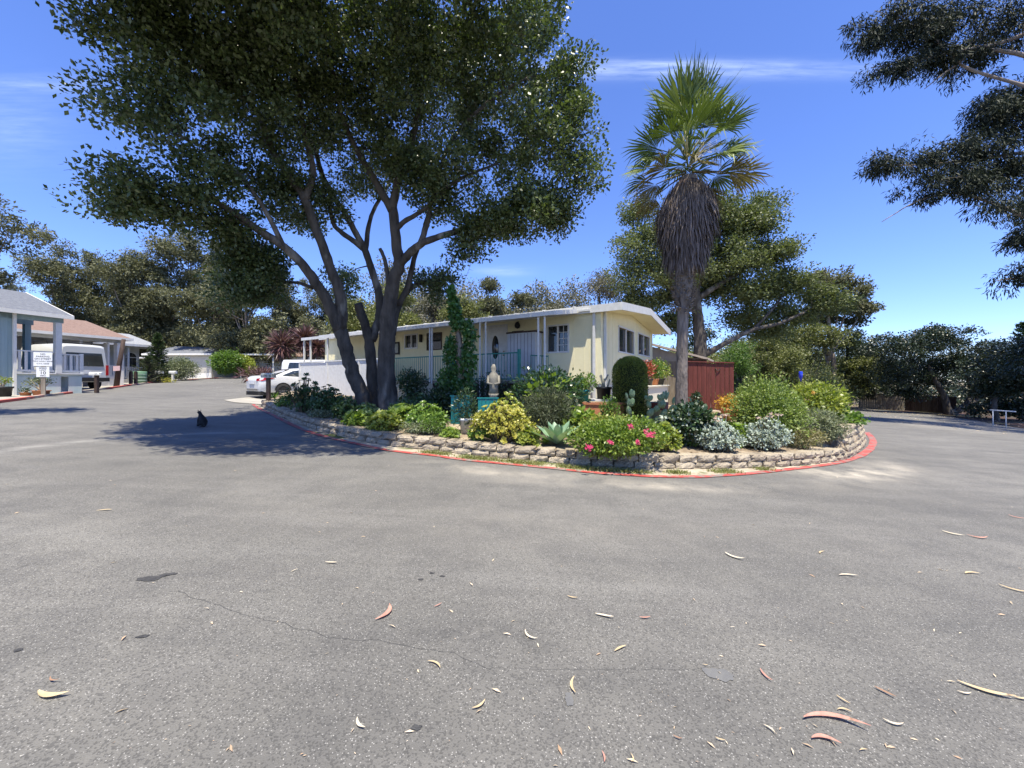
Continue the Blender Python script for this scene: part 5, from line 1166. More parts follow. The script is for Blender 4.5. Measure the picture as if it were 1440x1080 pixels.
# ------------------------------------------------------------------ plants
rgP = random.Random(77)
def cam_w(px, Z): return px/F*Z
def dome(root, name, h, w, n, leaf, mt, seed, narrow=.5, low=0.0, lumps=7, up=.6, d=None, droop=0., shell=.62, center_z=None, depth=None):
    r = np.random.default_rng(seed); rg = random.Random(seed); d = depth or w*.85; C = []
    for k in range(lumps):
        a = 2.4*k+rg.random(); q = math.sqrt((k+.3)/lumps)*.62; C.append((math.cos(a)*q*w/2, math.sin(a)*q*d/2, h*(low+(1-low)*(.42+.34*rg.random())*(1-.35*q)), (.30+.16*rg.random())))
    w_ = r.integers(0, lumps, n); C = np.array(C); c = C[w_, :3]; g = r.normal(0,1,(n,3)); g /= np.linalg.norm(g, axis=1, keepdims=True)
    q = (shell+(1-shell)*r.random((n,1))**.6); rad = np.c_[C[w_,3]*w, C[w_,3]*d, C[w_,3]*h*.95]
    sp_ = r.random((n,1)) < .13; q = np.where(sp_, q*(1.02+.30*r.random((n,1))*(.3+.7*np.abs(np.sin(7*np.arctan2(g[:,1:2],g[:,0:1])+5*g[:,2:3])))), q*(.90+.16*np.sin(5*np.arctan2(g[:,1:2],g[:,0:1])+4*g[:,2:3]+C[w_,3:4]*40))); P = c+g*rad*q; P[:,2] = np.maximum(P[:,2], .03+.05*r.random(n)); D = g*.9+r.normal(0,.55,(n,3)); D[:,2] += .15-droop
    Nn = g+r.normal(0,.4,(n,3))+np.array([0,0,up]); L = leaf*(.6+.8*r.random(n))
    return mesh_np(name, leaf_quads(P, D, Nn, L, L*narrow), 4, mt, root)
def stems(root, h, w, n, mt, seed, r0=.012, d=None):
    rg = random.Random(seed); mb = MB()
    for k in range(n):
        a = rg.random()*6.28; q = rg.random()*.38*w; mb.tube([(math.cos(a)*q*.15, math.sin(a)*q*.15, -.05), (math.cos(a)*q*.5, math.sin(a)*q*.5, h*.4), (math.cos(a)*q, math.sin(a)*q, h*.8)], [r0, r0*.7, r0*.3], 5, cap=False)
    return mb.build('stem', mt, root)
M_stem = mat('plant_stem', (.09,.07,.04), (.18,.14,.09), rough=.9)
def at_px(px, py, fn=None, m=.34):
    p = hit(px, py, fn or B, 4.0, 45); k = 0
    while k < 60 and (not inpoly(p.x, p.y, ISLAND) or pdist(p.x, p.y, LOW) < m): p.y += .03; p.x += .03*(px-720)/F; k += 1
    p.z = B(p.x, p.y); return p
def shrub(name, label, px, py, hpx, wpx, n, leaf, mt, cat='shrub', narrow=.5, group=None, loc=None, **k):
    p = loc or at_px(px, py, m=.14+.24*min(1.6,wpx/F*7)*.8); s = p.y/F; root = thing(name, label, cat, p, 0, group); seed = int(px*7+py)
    dome(root, 'foliage', hpx*s, wpx*s, n, leaf, mt, seed, narrow, **k); stems(root, hpx*s, wpx*s, 7, M_stem, seed); return root, p, s
def rosette_v(c, R, n, tilt, rg, wf=.55, cup=.55, inner=.12):
    """spoon leaved rosette: list of hexagonal leaves"""
    V = []; T = Vector(tilt).normalized(); X = T.cross(Vector((0.3,1,.1))).normalized(); Y = T.cross(X)
    for i in range(n):
        t = (i+1)/n; a = i*2.39996; L = R*(inner+(1-inner)*t)*(.92+.16*rg.random()); el = cup*(1.25-t)+.08; d = X*math.cos(a)+Y*math.sin(a); s = T.cross(d); D = d*math.cos(el)+T*math.sin(el); b = Vector(c)
        e = D*L; m1 = b+D*L*.45+T*(-.03*L); m2 = b+D*L*.82+T*.03*L; w = L*wf
        V.append([b-s*w*.10, m1-s*w*.34, m2-s*w*.5, b+e+T*.08*L, m2+s*w*.5, m1+s*w*.34])
    return V
def aeonium(label, px, py, hpx, wpx, n, R, mt, rot=None, group=None, name='aeonium', loc=None, nl=26, cat='succulent', deep=.8, hmin=.35, cup=.55):
    p = loc or at_px(px, py, m=.14+.28*min(1.5,wpx/F*7)); s = p.y/F; h, w = hpx*s, wpx*s; root = thing(name, label, cat, p, 0, group); rg = random.Random(int(px*3+py)); V = []; mb = MB(); pts = []
    for k in range(n):
        for _ in range(30):
            a = rg.random()*6.28; q = math.sqrt(rg.random()); x, y = math.cos(a)*q*w*.5, math.sin(a)*q*w*.5*deep; z = h*(hmin*.3+(1-hmin*.3)*math.sqrt(max(0,1-q*q))*(.8+.2*rg.random()))-R*.3
            if all((x-u[0])**2+(y-u[1])**2+(z-u[2])**2 > (R*1.05)**2 for u in pts): break
        pts.append((x,y,max(z,.04))); z = max(z,.04); T = Vector((x*1.8/w, y*1.8/w-.2, .35+.6*z/h)); V += rosette_v((x,y,z), R*(.6+.75*rg.random()), nl, T+Vector((rg.gauss(0,.25),rg.gauss(0,.25),0)), rg, cup=cup*1.5); mb.tube([(x*.3,y*.3,-.05),(x*.6,y*.6,z*.45),(x,y,z)], [.014,.011,.009], 5, cap=False)
    A = np.array([[tuple(v) for v in l] for l in V]); mesh_np('foliage', A, 6, mt, root); mb.build('stem', M_stem, root); dome(root, 'lower_foliage', h*.8, w*.92, 45*n, R*.75, mt, int(px)+1, .6); return root
def agave(label, px, py, R, n, mt, wf=.26, name='agave', cup=1.15, loc=None, cat='succulent', group=None, thin=False):
    p = loc or at_px(px, py); root = thing(name, label, cat, p, 0, group); rg = random.Random(int(px)); mb = MB()
    for i in range(n):
        t = (i+1)/n; a = i*2.39996; L = R*(.45+.55*t)*(.9+.2*rg.random()); el = min(1.45, cup*(1-t)**.8+.38); d = Vector((math.cos(a), math.sin(a), 0)); s = Vector((-d.y, d.x, 0)); w = L*wf; prev = None; K = 6; row = []
        for k in range(K+1):
            u = k/K; e = el*(1-u*.35); c = d*math.cos(el)*L*u + Vector((0,0,.04+math.sin(el)*L*u - (.10 if not thin else .25)*L*u*u)); ww = w*(math.sin(math.pi*min(1,(u*.9+.12)))**.7)*(1 if u < 1 else 0)*.5; upv = Vector((0,0,1))*.18*ww
            row.append((c-s*ww+upv*1.2, c-Vector((0,0,1))*ww*.25, c+s*ww+upv*1.2))
        for k in range(K):
            a_, b_ = row[k], row[k+1]; mb.add([a_[0],a_[1],a_[2],b_[0],b_[1],b_[2]], [(0,1,4,3),(1,2,5,4)], True)
    mb.build('leaves', mt, root); return root
def pot(root, r, h, mt, z=0, c=(0,0), rim=True, taper=.72):
    mb = MB(); pr = [(r*taper,z),(r*.93,z+h*.82)]+([(r*1.05,z+h*.82),(r*1.05,z+h)] if rim else [(r,z+h)])+[(r*.9,z+h),(r*.86,z+h*.86),(.001,z+h*.86)]
    mb.lathe(pr, (c[0],c[1],0), 22, True); return mb.build('pot', mt, root)

ML_dark = leafm('dark_green_leaf', (.012,.03,.012), (.05,.09,.03), rough=.35, spec=.55, transl=.15)
ML_citrus = leafm('citrus_leaf', (.012,.035,.015), (.05,.10,.035), rough=.28, spec=.7, transl=.18)
ML_lime = leafm('lime_leaf', (.10,.17,.025), (.28,.36,.075), rough=.4, transl=.35)
ML_yg = leafm('yellow_green_leaf', (.10,.15,.02), (.34,.36,.07), rough=.4, transl=.3)
ML_gold = leafm('gold_succulent', (.20,.22,.035), (.50,.44,.09), rough=.4, transl=.25)
ML_green = leafm('fresh_green_leaf', (.05,.11,.018), (.17,.26,.05), rough=.4, transl=.3)
ML_sil = leafm('silver_leaf', (.19,.24,.19), (.42,.47,.39), rough=.5, transl=.1)
ML_sage = leafm('sage_leaf', (.09,.115,.06), (.24,.26,.15), rough=.6, transl=.15)
ML_blue = leafm('agave_leaf', (.14,.24,.15), (.30,.42,.26), rough=.45, transl=.12)
ML_aeo = leafm('aeonium_leaf', (.06,.13,.02), (.24,.34,.07), rough=.35, transl=.25)
ML_aeodk = leafm('aeonium_dark', (.02,.05,.018), (.09,.15,.05), rough=.35, transl=.15)
ML_rose = leafm('rosemary_leaf', (.02,.032,.012), (.09,.105,.045), rough=.6, transl=.1)
ML_topi = leafm('cypress_leaf', (.05,.075,.014), (.24,.29,.05), rough=.6, transl=.15)
ML_red = leafm('red_leaf', (.20,.03,.02), (.42,.10,.06), rough=.45, transl=.25)
ML_cord = leafm('cordyline_leaf', (.05,.02,.022), (.19,.10,.10), rough=.45, spec=.5, transl=.12)
ML_dry = leafm('dry_leaf', (.32,.20,.10), (.55,.40,.24), rough=.8, transl=.1)
ML_pink = leafm('pink_petal', (.45,.02,.10), (.62,.05,.16), rough=.5, transl=.3); ML_redf = leafm('red_petal', (.5,.03,.03), (.65,.08,.06), rough=.5, transl=.3)
ML_palef = leafm('pale_flower', (.45,.32,.28), (.62,.48,.42), rough=.7); ML_white = leafm('white_flower', (.6,.6,.55), (.8,.8,.76), rough=.6, transl=.2)
ML_orange = leafm('orange_leaf', (.34,.17,.02), (.58,.36,.05), rough=.5, transl=.25)

# mailbox end, left
agave('spiky green yucca in front of the white sedan door behind the mailbox', 409, 566, .42, 26, ML_green, wf=.10, name='yucca', cup=1.3, cat='yucca', thin=True)
agave('second yucca fan lifting its tips above the mailbox', 386, 563, .55, 24, ML_green, wf=.09, name='yucca', cup=1.4, cat='yucca', thin=True)
aeonium('dark branching aeonium, tallest at the mailbox end of the bed', 428, 586, 56, 44, 40, 0.093, ML_aeodk, name='aeonium')
aeonium('low aeonium mound with yellow tinge by the first wall stones', 401, 580, 18, 26, 18, 0.085, ML_aeo)
aeonium('dark aeonium clump before the fence, right of the tallest one', 462, 585, 44, 46, 47, 0.093, ML_aeodk)
aeonium('dark green aeonium thicket left of the leaning oak trunk', 487, 592, 36, 34, 33, 0.102, ML_aeodk)
aeonium('dim aeonium at the foot of the leaning oak trunk', 515, 596, 30, 40, 33, 0.102, ML_aeodk)
shrub('ground_plant', 'small bronze ground plant between wall and dark aeoniums', 452, 600, 12, 34, 900, .05, ML_sage, cat='plant')
aeonium('pair of big sunlit lime aeonium rosettes beside the wall under the oak', 500, 611, 22, 30, 11, 0.145, ML_lime, nl=34, cup=.4)
aeonium('spread of lime rosettes just right of the big pair', 540, 612, 28, 48, 28, 0.111, ML_yg, nl=30)
aeonium('large bright cabbage-like aeonium rosettes before the oak trunk', 566, 600, 34, 42, 20, 0.136, ML_lime, nl=34, cup=.45)
aeonium('green aeonium bank in front of the dark potted shrub', 600, 606, 42, 54, 54, 0.102, ML_aeo, nl=26)
aeonium('dark leaved mound behind the lime rosettes', 583, 588, 36, 60, 54, 0.102, ML_aeodk)
shrub('weed_clump', 'mixed fine leaved weeds between the aeonium bank and the bucket', 590, 618, 20, 52, 2200, .045, ML_sage, cat='plant', narrow=.3)
shrub('daisy_clump', 'low green clump dotted with tiny white flowers near the bare sand', 606, 612, 26, 32, 1600, .045, ML_green, cat='plant', narrow=.4)
aeonium('single small yellow rosette alone on the sand left of the bucket', 632, 622, 15, 24, 11, 0.085, ML_lime, nl=30)
shrub('dark_shrub', 'shadowed leafy shrub filling the gap left of the turquoise box', 618, 586, 42, 44, 2600, .075, ML_dark, cat='shrub')
# bucket and turquoise boxes
p = at_px(655, 609); t_ = thing('bucket', 'white plastic bucket standing on the soil under the vine', 'bucket', p); s = p.y/F
pot(t_, 9*s, 21*s, mat('white_plastic', (.55,.55,.53), (.72,.72,.70), rough=.5, scale=20, c3=(.25,.22,.18), c3s=14), taper=.75, rim=True)
dome(t_, 'foliage', 1.0, .5, 900, .08, ML_dark, 5, narrow=.3); 
for lab, x0, x1, y0, y1 in (('turquoise wooden planter box on the left, beside the bucket', 634, 662, 583, 556), ('turquoise wooden planter box on the right, behind the yellow aeoniums', 672, 700, 588, 559)):
    Z = 9.6; a = ray(x0, y0, Z); b = ray(x1, y1, Z); t_ = thing('planter_box', lab, 'planter', (a.x, a.y, B(a.x,a.y)-.02), 0, 'turquoise planter boxes'); hgt = b.z-(B(a.x,a.y)-.02); mb = MB(); L = b.x-a.x; n = 5
    for i in range(n): mb.box(L*i/n+.003, L*(i+1)/n-.004, 0, .03, 0, hgt-.03)
    mb.box(0,.03,.031,.5,0,hgt-.03); mb.box(L-.03,L,.031,.5,0,hgt-.03); mb.box(0,L,.47,.5,0,hgt-.03); mb.build('boards', M_teal, t_)
    mb = MB(); mb.box(-.02,L+.02,-.015,.045,hgt-.028,hgt); mb.build('rim', M_teal, t_); mb = MB(); mb.box(.03,L-.03,.03,.47,hgt-.12,hgt-.08); mb.build('soil', M_soil, t_)
shrub('rose_shrub', 'dark twiggy rose with one white bloom above the turquoise boxes', 688, 575, 52, 60, 1500, .075, ML_dark, cat='shrub', shell=.3)
# dead stump with climbing vine
p = at_px(646, 583); s = p.y/F; vine = thing('climbing_vine', 'green vine climbing a bare stump to a leafy tip above the awning', 'vine', p)
mb = MB(); rg = random.Random(3); hh = (583-465)*s; mb.tube([(0,0,-.1),(.02,0,hh*.5),(-.02,.02,hh*.9),(-.03,0,hh)], [.12,.10,.09,.05], 9, jit=.25, rng=rg); mb.tube([(.08,.02,0),(.1,0,hh*.6),(.06,0,hh*.85)], [.05,.05,.03], 7, jit=.2, rng=rg)
mb.build('stump', mat('bare_stump', (.20,.16,.12), (.36,.31,.25), rough=.9, scale=3, stretch=(6,6,.7), bump=.6), vine)
r = np.random.default_rng(5); P = []; 
for (cx, cy, rx, ry, n) in ((646,545,22,32,1100),(658,505,13,28,500),(634,495,10,30,500),(640,440,8,26,600),(660,470,11,16,300),(636,415,6,16,260),(652,455,14,8,240),(628,532,14,18,350),(640,570,34,20,1400)):
    c = ray(cx, cy, p.y)-p; g = r.normal(0,1,(n,3)); g /= np.linalg.norm(g,axis=1,keepdims=True); P.append(np.array([c.x,-.05,c.z])+g*np.array([rx*s,.32,ry*s])*(r.random((n,1))**.4))
P = np.vstack(P); n = len(P); L = .10*(.5+r.random(n)); D = r.normal(0,.6,(n,3)); D[:,2] -= .6
mesh_np('foliage', leaf_quads(P, D, r.normal(0,.5,(n,3))+[0,-.7,.5], L, L*.75), 4, leafm('vine_leaf', (.02,.06,.012), (.09,.19,.04), rough=.35, transl=.3), vine)
mb = MB(); up_ = lambda px, py: ray(px, py, p.y)-p
mb.tube([up_(640,470), up_(645,430), up_(651,400), up_(662,372), up_(660,352)], [.016,.010,.006,.004,.003], 4, cap=False); mb.tube([up_(648,460), up_(625,430), up_(598,398)], [.008,.005,.003], 3, cap=False); mb.tube([up_(650,430), up_(668,400)], [.005,.003], 3, cap=False)
for k in range(26):
    a = up_(650+rg.uniform(-6,12), 360+rg.random()*60); mb.tube([a, a+Vector((rg.gauss(0,.06),0,rg.gauss(0,.06)))], [.006,.002], 3, cap=False)
mb.build('tendrils', M_stem, vine)
# centre
aeonium('big yellow and gold aeonium mound left of the dark rosemary bush', 705, 632, 56, 86, 108, 0.072, ML_gold, nl=24)
aeonium('taller lime aeonium stalks rising behind the gold mound', 712, 612, 62, 60, 54, 0.076, ML_yg, nl=24)
aeonium('three green rosettes hugging the wall at the left foot of the gold mound', 676, 632, 24, 30, 13, 0.102, ML_aeo, nl=32)
aeonium('green rosettes at the right foot of the gold mound against the wall', 742, 634, 28, 30, 18, 0.085, ML_yg, nl=28)
shrub('rosemary_bush', 'rounded dark olive rosemary bush behind the blue green agave', 770, 610, 72, 72, 9000, .075, ML_rose, cat='bush', narrow=.14, droop=.1, lumps=9)
r_, p, s = shrub('grape_leaf_plant', 'loose pale lime leaves spilling over the top of the rosemary bush', 766, 598, 62, 62, 120, .19, ML_lime, cat='plant', narrow=.95, shell=.9, low=.3, up=1.5)
agave('blue green agave with broad soft leaves standing by the wall', 784, 640, .72, 28, ML_blue, wf=.27, cup=1.2)
agave('smaller yellowing agave leaves low at the left of the blue agave', 768, 630, .24, 10, ML_lime, wf=.34, cup=.6, name='succulent')
shrub('citrus_bush', 'glossy dark green citrus bush with white blossom against the porch', 772, 560, 72, 96, 6500, .105, ML_citrus, cat='bush', narrow=.45, lumps=11, loc=Vector((.95,10.3,B(.95,10.3))))
agave('grey green spiky succulent between rosemary and terracotta planter', 813, 602, .34, 22, ML_blue, wf=.13, name='succulent', cup=1.35, thin=True)
shrub('lime_plant', 'light lime broad leaved plant left of the orange planter', 815, 612, 40, 52, 420, .13, ML_lime, cat='plant', narrow=.75, up=1.2)
r_, p, s = shrub('geranium_bush', 'wide bright green geranium with pink flowers spilling over the wall', 868, 652, 56, 104, 10500, .055, leafm('geranium_leaf', (.07,.13,.018), (.25,.32,.06), rough=.4, transl=.3), cat='bush', narrow=.7, lumps=15, depth=.75, loc=Vector((1.86,6.82,B(1.86,6.98)-.02)))
def blooms(root, pts, mt, R=.045, p=None):
    rg = random.Random(9); V = []
    for (px, py, dz) in pts:
        c = ray(px, py, p.y-dz-.12)-p
        for k in range(10): V += rosette_v(c+Vector((rg.gauss(0,R*.45),rg.gauss(0,R*.3),rg.gauss(0,R*.4))), R*.55, 6, (rg.gauss(0,.5),-1,.6), rg, wf=.7, cup=.2)
    mesh_np('flowers', np.array([[tuple(v) for v in l] for l in V]), 6, mt, root)
blooms(r_, [(826,628,.5),(830,630,.52),(908,607,.42),(913,614,.45),(918,611,.4),(886,600,.3),(858,622,.5),(897,622,.5)], ML_pink, .05, p); 
shrub('geranium_bush', 'yellow green geranium growth topping the pink flowered bush', 850, 622, 40, 80, 2600, .05, ML_yg, cat='bush', narrow=.7, lumps=9)
aeonium('gold green aeonium at the right end of the pink geranium', 935, 648, 44, 34, 33, 0.085, ML_yg, nl=28)
aeonium('reddish brown withered succulent between geranium and gold aeonium', 922, 636, 34, 24, 10, .08, leafm('bronze_leaf', (.12,.05,.03), (.28,.16,.09), rough=.5), nl=22)
r_, p, s = shrub('pelargonium_bush', 'dark leafy bush with pale leaves at the foot of the palm', 966, 613, 60, 66, 4200, .085, ML_dark, cat='bush', narrow=.8, lumps=9, loc=Vector((3.78,8.25,B(3.78,8.25))))
dome(r_, 'pale_leaves', 62*s, 68*s, 800, .085, ML_sil, 31, .7, up=1.3)
for lab, px, py, w in (('silver grey leaved cotyledon, left of two along the wall', 1011, 646, 58), ('silver grey leaved cotyledon, right of two near the tall wall', 1079, 645, 62)):
    root = aeonium(lab, px, py, 46, w, 60, .075, ML_sil, nl=12, group='silver cotyledons along the wall', name='cotyledon'); p = Vector(root.location); mb = MB(); V = []; rg = random.Random(px)
    for k in range(4):
        x = rg.uniform(-.25,.25); z = .62+.2*rg.random(); mb.tube([(x*.6,0,.1),(x,-.03,z)], [.008,.006], 5, cap=False)
        for j in range(7): V += rosette_v((x+rg.gauss(0,.03),-.03+rg.gauss(0,.03),z), .035, 5, (rg.gauss(0,.6),rg.gauss(0,.6),.4), rg, wf=.8, cup=.3)
    mb.build('flower_stalk', ML_sil, root); mesh_np('flowers', np.array([[tuple(v) for v in l] for l in V]), 6, ML_palef, root)
aeonium('lime aeonium pair behind and between the two silver plants', 1040, 628, 34, 30, 18, 0.102, ML_lime, nl=30)
aeonium('green gold aeonium low between the silver plants', 1022, 612, 22, 36, 18, 0.093, ML_aeo, nl=30)
aeonium('golden upright aeonium fan before the black pot', 1054, 614, 42, 30, 26, 0.085, ML_gold, nl=28)
shrub('sedum_clump', 'dry reddish green sedum in the corner under the tall wall', 1132, 640, 32, 44, 2600, .045, leafm('sedum', (.14,.15,.06), (.36,.30,.17), rough=.6), cat='plant', narrow=.4)
shrub('ground_plant', 'tiny green seedlings on bare sand right of the gold aeonium', 972, 628, 9, 26, 420, .035, ML_green, cat='plant')
# cypress topiary
p = Vector((3.25,10.6,B(3.25,10.6))); s = p.y/F; top = EYE+(535-503)*s-p.z; t_ = thing('cypress_topiary', 'clipped dome topped cypress standing in front of the yellow gable wall', 'topiary', p)
r = np.random.default_rng(3); n = 15000; a = r.uniform(0,6.283,n); u = r.random(n); R = 22.5*s; zc = top-R*.9; zz = u*(top)
rad = np.where(zz < zc, R, R*np.sqrt(np.clip(1-((zz-zc)/(top-zc))**2,0,1)))*(.90+.14*r.random(n)); P = np.c_[np.cos(a)*rad, np.sin(a)*rad, zz]
n2 = 3500; q = np.sqrt(r.random(n2)); a2 = r.uniform(0,6.283,n2); P2 = np.c_[np.cos(a2)*q*R, np.sin(a2)*q*R, zc+(top-zc)*np.sqrt(1-q*q)*(.94+.1*r.random(n2))]; P = np.vstack([P,P2]); n = len(P); nn_ = np.c_[P[:,0], P[:,1], np.maximum(0,P[:,2]-zc)*1.5]
L = .045*(.6+.8*r.random(n)); mesh_np('foliage', leaf_quads(P, nn_*1.2+r.normal(0,.25,(n,3))+[0,0,.35], r.normal(0,1,(n,3)), L, L*.35), 4, ML_topi, t_)
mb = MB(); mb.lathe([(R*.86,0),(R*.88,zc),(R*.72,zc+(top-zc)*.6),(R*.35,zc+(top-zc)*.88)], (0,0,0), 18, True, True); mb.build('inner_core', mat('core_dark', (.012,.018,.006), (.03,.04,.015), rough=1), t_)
# prickly pear
p = at_px(908, 603); s = p.y/F; t_ = thing('prickly_pear', 'pale green prickly pear with oval pads and white spines', 'cactus', p); rg = random.Random(8); M_cact = mat('cactus_skin', (.12,.20,.09), (.24,.32,.17), rough=.55, scale=8); M_spine = mat('spine', (.6,.58,.48)); mb = MB(); ms = MB()
def pad(c, d, L, W, nrm, lvl):
    d = Vector(d).normalized(); nrm = Vector(nrm); s_ = d.cross(nrm).normalized(); nrm = s_.cross(d).normalized(); K = 14; ring = lambda f, off: [Vector(c)+d*L*(.5-.5*math.cos(math.pi*2*k/K))*1.0 + s_*W*.5*math.sin(2*math.pi*k/K)*f + nrm*off for k in range(K)]
    ctr = Vector(c)+d*L*.52; V = []
    for f, off in ((.96,-.012),(1,0),(.96,.012)): V += [ctr+(v-ctr)*f+nrm*off for v in ring(1,0)]
    V += [ctr-nrm*.022, ctr+nrm*.022]; fs = []
    for r_i in range(2): fs += [(r_i*K+k, r_i*K+(k+1)%K, (r_i+1)*K+(k+1)%K, (r_i+1)*K+k) for k in range(K)]
    fs += [(k,3*K,(k+1)%K) for k in range(K)]+[(2*K+k,2*K+(k+1)%K,3*K+1) for k in range(K)]; mb.add(V, fs, True)
    for k in range(26):
        a = rg.random()*6.28; q = math.sqrt(rg.random()); b = ctr+d*L*.45*q*math.cos(a)+s_*W*.45*q*math.sin(a)+nrm*.02*rg.choice((-1,1)); ms.tube([b, b+nrm*rg.choice((-.03,.03))+Vector((0,0,.015*rg.gauss(0,1)))], [.002,.0008], 3, cap=False)
    if lvl > 0:
        for k in range(rg.choice((1,2,2))):
            a = rg.uniform(-.9,.9); e = ctr+(d*math.cos(a)+s_*math.sin(a))*L*.46; pad(e, d*math.cos(a*.8)+s_*math.sin(a*.8)+Vector((0,0,.5)), L*rg.uniform(.7,.95), W*rg.uniform(.7,.95), nrm+Vector((rg.gauss(0,.5), rg.gauss(0,.3), 0)), lvl-1)
for x, a in ((-.30,-.3),(-.05,.05),(.2,.35),(.05,-.15)): pad((x,rg.gauss(0,.08),.05), (a,0,1), .30, .19, (rg.gauss(0,.4),-1,0), 3)
mb.build('pads', M_cact, t_); ms.build('spines', M_spine, t_)
# planter, pots
p = at_px(853, 595); s = p.y/F
t_ = thing('terracotta_planter', 'long terracotta trough planter behind the lime plants', 'planter', Vector((p.x-.62, p.y, p.z-.05)))
mb = MB(); h_ = (595-566)*s+.05; mb.box(0,1.15,0,.42,0,h_-.06); mb.build('trough', M_terra, t_); mb = MB(); mb.box(-.03,1.18,-.03,.45,h_-.058,h_); mb.build('rim', M_terra, t_); mb = MB(); mb.box(.02,1.13,.02,.4,h_+.001,h_+.01); mb.build('soil', M_soil, t_)
shrub('small_bush', 'upright leafy bush in front of the terracotta trough', 857, 604, 46, 24, 900, .06, ML_green, cat='bush', narrow=.6)
def potted(label, px, py, Z, rpx, hpx, mt, fol=None, name='potted_plant', taper=.72, cat='potted plant', rim=True, group=None, zbase=None):
    c = ray(px, py, Z); s = Z/F; zb_ = zbase if zbase is not None else c.z; t = thing(name, label, cat, (c.x, Z, zb_), 0, group); pot(t, rpx*s, hpx*s, mt, taper=taper, rim=rim)
    if fol:
        fh, fw, n, leaf, ml, nw = fol; o = dome(t, 'foliage', fh*s, fw*s, n, leaf, ml, int(px), nw); o.location = (0,0,hpx*s*.85)
    return t
c = at_px(926, 600)
t_ = potted('tall cream pot with brown rim holding an aloe beside the cactus', 926, 600, c.y, 12, 34, mat('cream_pot', (.42,.42,.28), (.55,.54,.38), rough=.7), zbase=c.z, taper=.85)
o = agave('x', 926, 600, .26, 16, leafm('aloe', (.05,.13,.12), (.12,.24,.22), rough=.4), wf=.14, cup=1.2, thin=True); o.children[0].name = 'aloe_leaves'; ch = o.children[0]; ch.parent = t_; ch.location = (0,0,34*c.y/F*.86); bpy.data.objects.remove(o)
mb = MB(); mb.lathe([(12.8*c.y/F,24*c.y/F),(13.2*c.y/F,34.5*c.y/F),(12.4*c.y/F,34.5*c.y/F),(12*c.y/F,26*c.y/F)], (0,0,0), 20, False); mb.build('brown_rim', mat('brown_glaze', (.12,.03,.02), (.2,.05,.03), rough=.5), t_)
zt = B(2.4,10.4)
t_ = thing('low_table', 'cream low table carrying the square black pot', 'table', (ray(852,560,11).x-.3, 10.85, zt)); hT = ray(852,561,11).z-zt
mb = MB(); mb.box(-.15,.75,0,.5,hT-.05,hT); mb.build('table_top', M_offw, t_)
for x in (-.1,.7):
    for y in (.05,.45): mb = MB(); mb.box(x-.03,x+.03,y-.03,y+.03,0,hT-.05); mb.build('leg', M_offw, t_)
t_ = potted('square black pot with bare cut cactus stubs', 849, 561, 11, 10.5, 17, M_black, taper=.85, zbase=zt+hT); mb = MB(); rg = random.Random(2)
for k in range(5): mb.tube([(rg.uniform(-.1,.1),0,.3),(rg.uniform(-.25,.2),0,.55+.2*rg.random())], [.03,.022], 7)
mb.build('stubs', M_skirtp, t_)
c = at_px(1027, 592)
potted('terracotta pot with orange leaved succulent and spiky fan behind it', 1027, 592, c.y, 13, 17, M_terra, (22,36,900,.07,ML_orange,.6), zbase=c.z)
c = at_px(996, 604); potted('pinkish clay pot half hidden right of the dark bush', 993, 604, c.y, 13, 20, mat('pink_clay', (.36,.2,.14), (.46,.28,.2), rough=.85), (10,24,200,.06,ML_green,.6), zbase=c.z)
c = at_px(1098, 600); potted('wide black nursery pot at the left end of the tall wall', 1098, 600, c.y, 11.5, 21, M_black, (18,26,400,.07,ML_sage,.4), zbase=c.z)
potted('small black pot at the base of the bright bush above the tall wall', 1148, 592, 10.2, 8, 12, M_black, (8,16,120,.06,ML_green,.5), zbase=B(8.05,10.2))
# small fan palm
p = at_px(1018, 572); t_ = thing('young_fan_palm', 'young fan palm with pale spiky fans before the red fence', 'palm', Vector((p.x,p.y,p.z))); rg = random.Random(6); mb = MB(); V = []
for k in range(9):
    a = k*2.4; el = .5+.6*rg.random(); d = Vector((math.cos(a)*math.cos(el), math.sin(a)*math.cos(el), math.sin(el))); tip = d*.30+Vector((0,0,.22)); mb.tube([(0,0,0),(0,0,.12),tip], [.02,.014,.008], 5, cap=False)
    sd = d.cross(Vector((0,0,1))).normalized(); up = sd.cross(d)
    for j in range(26):
        b = (j/25-.5)*2.6; dd = d*math.cos(b)+sd*math.sin(b); L = .42*(.8+.2*math.cos(b)); w = sd*math.cos(b)-d*math.sin(b); V.append([tip, tip+dd*L*.55-w*.014+up*.02, tip+dd*L, tip+dd*L*.55+w*.014+up*.02])
mb.build('stem', M_stem, t_); mesh_np('fans', np.array([[tuple(v) for v in l] for l in V]), 4, leafm('young_fan', (.14,.19,.07), (.40,.45,.24), rough=.4, transl=.25), t_)
shrub('daisy_bush', 'big rounded yellow green daisy bush right of the red fence', 1076, 600, 90, 82, 14500, .065, leafm('daisy_leaf', (.07,.12,.02), (.27,.33,.08), rough=.45, transl=.25), cat='bush', narrow=.45, lumps=14, loc=Vector((6.1,9.25,B(6.1,9.25)-.02)), depth=1.5)
r_, p, s = shrub('leafy_bush', 'bright green bush with one orange flower at the right end of the bed', 1162, 594, 62, 76, 5200, .085, ML_yg, cat='bush', narrow=.6, lumps=10, loc=Vector((8.5,10.6,B(8.5,10.6))))
blooms(r_, [(1143,551,.5),(1144,553,.45)], ML_orange, .05, p)
shrub('silver_creeper', 'silvery trailing plant draped over the top of the tall wall', 1135, 606, 26, 74, 4200, .06, ML_sage, cat='plant', narrow=.3, loc=Vector((7.3,9.35,B(7.3,9.5))), depth=.8, lumps=10)
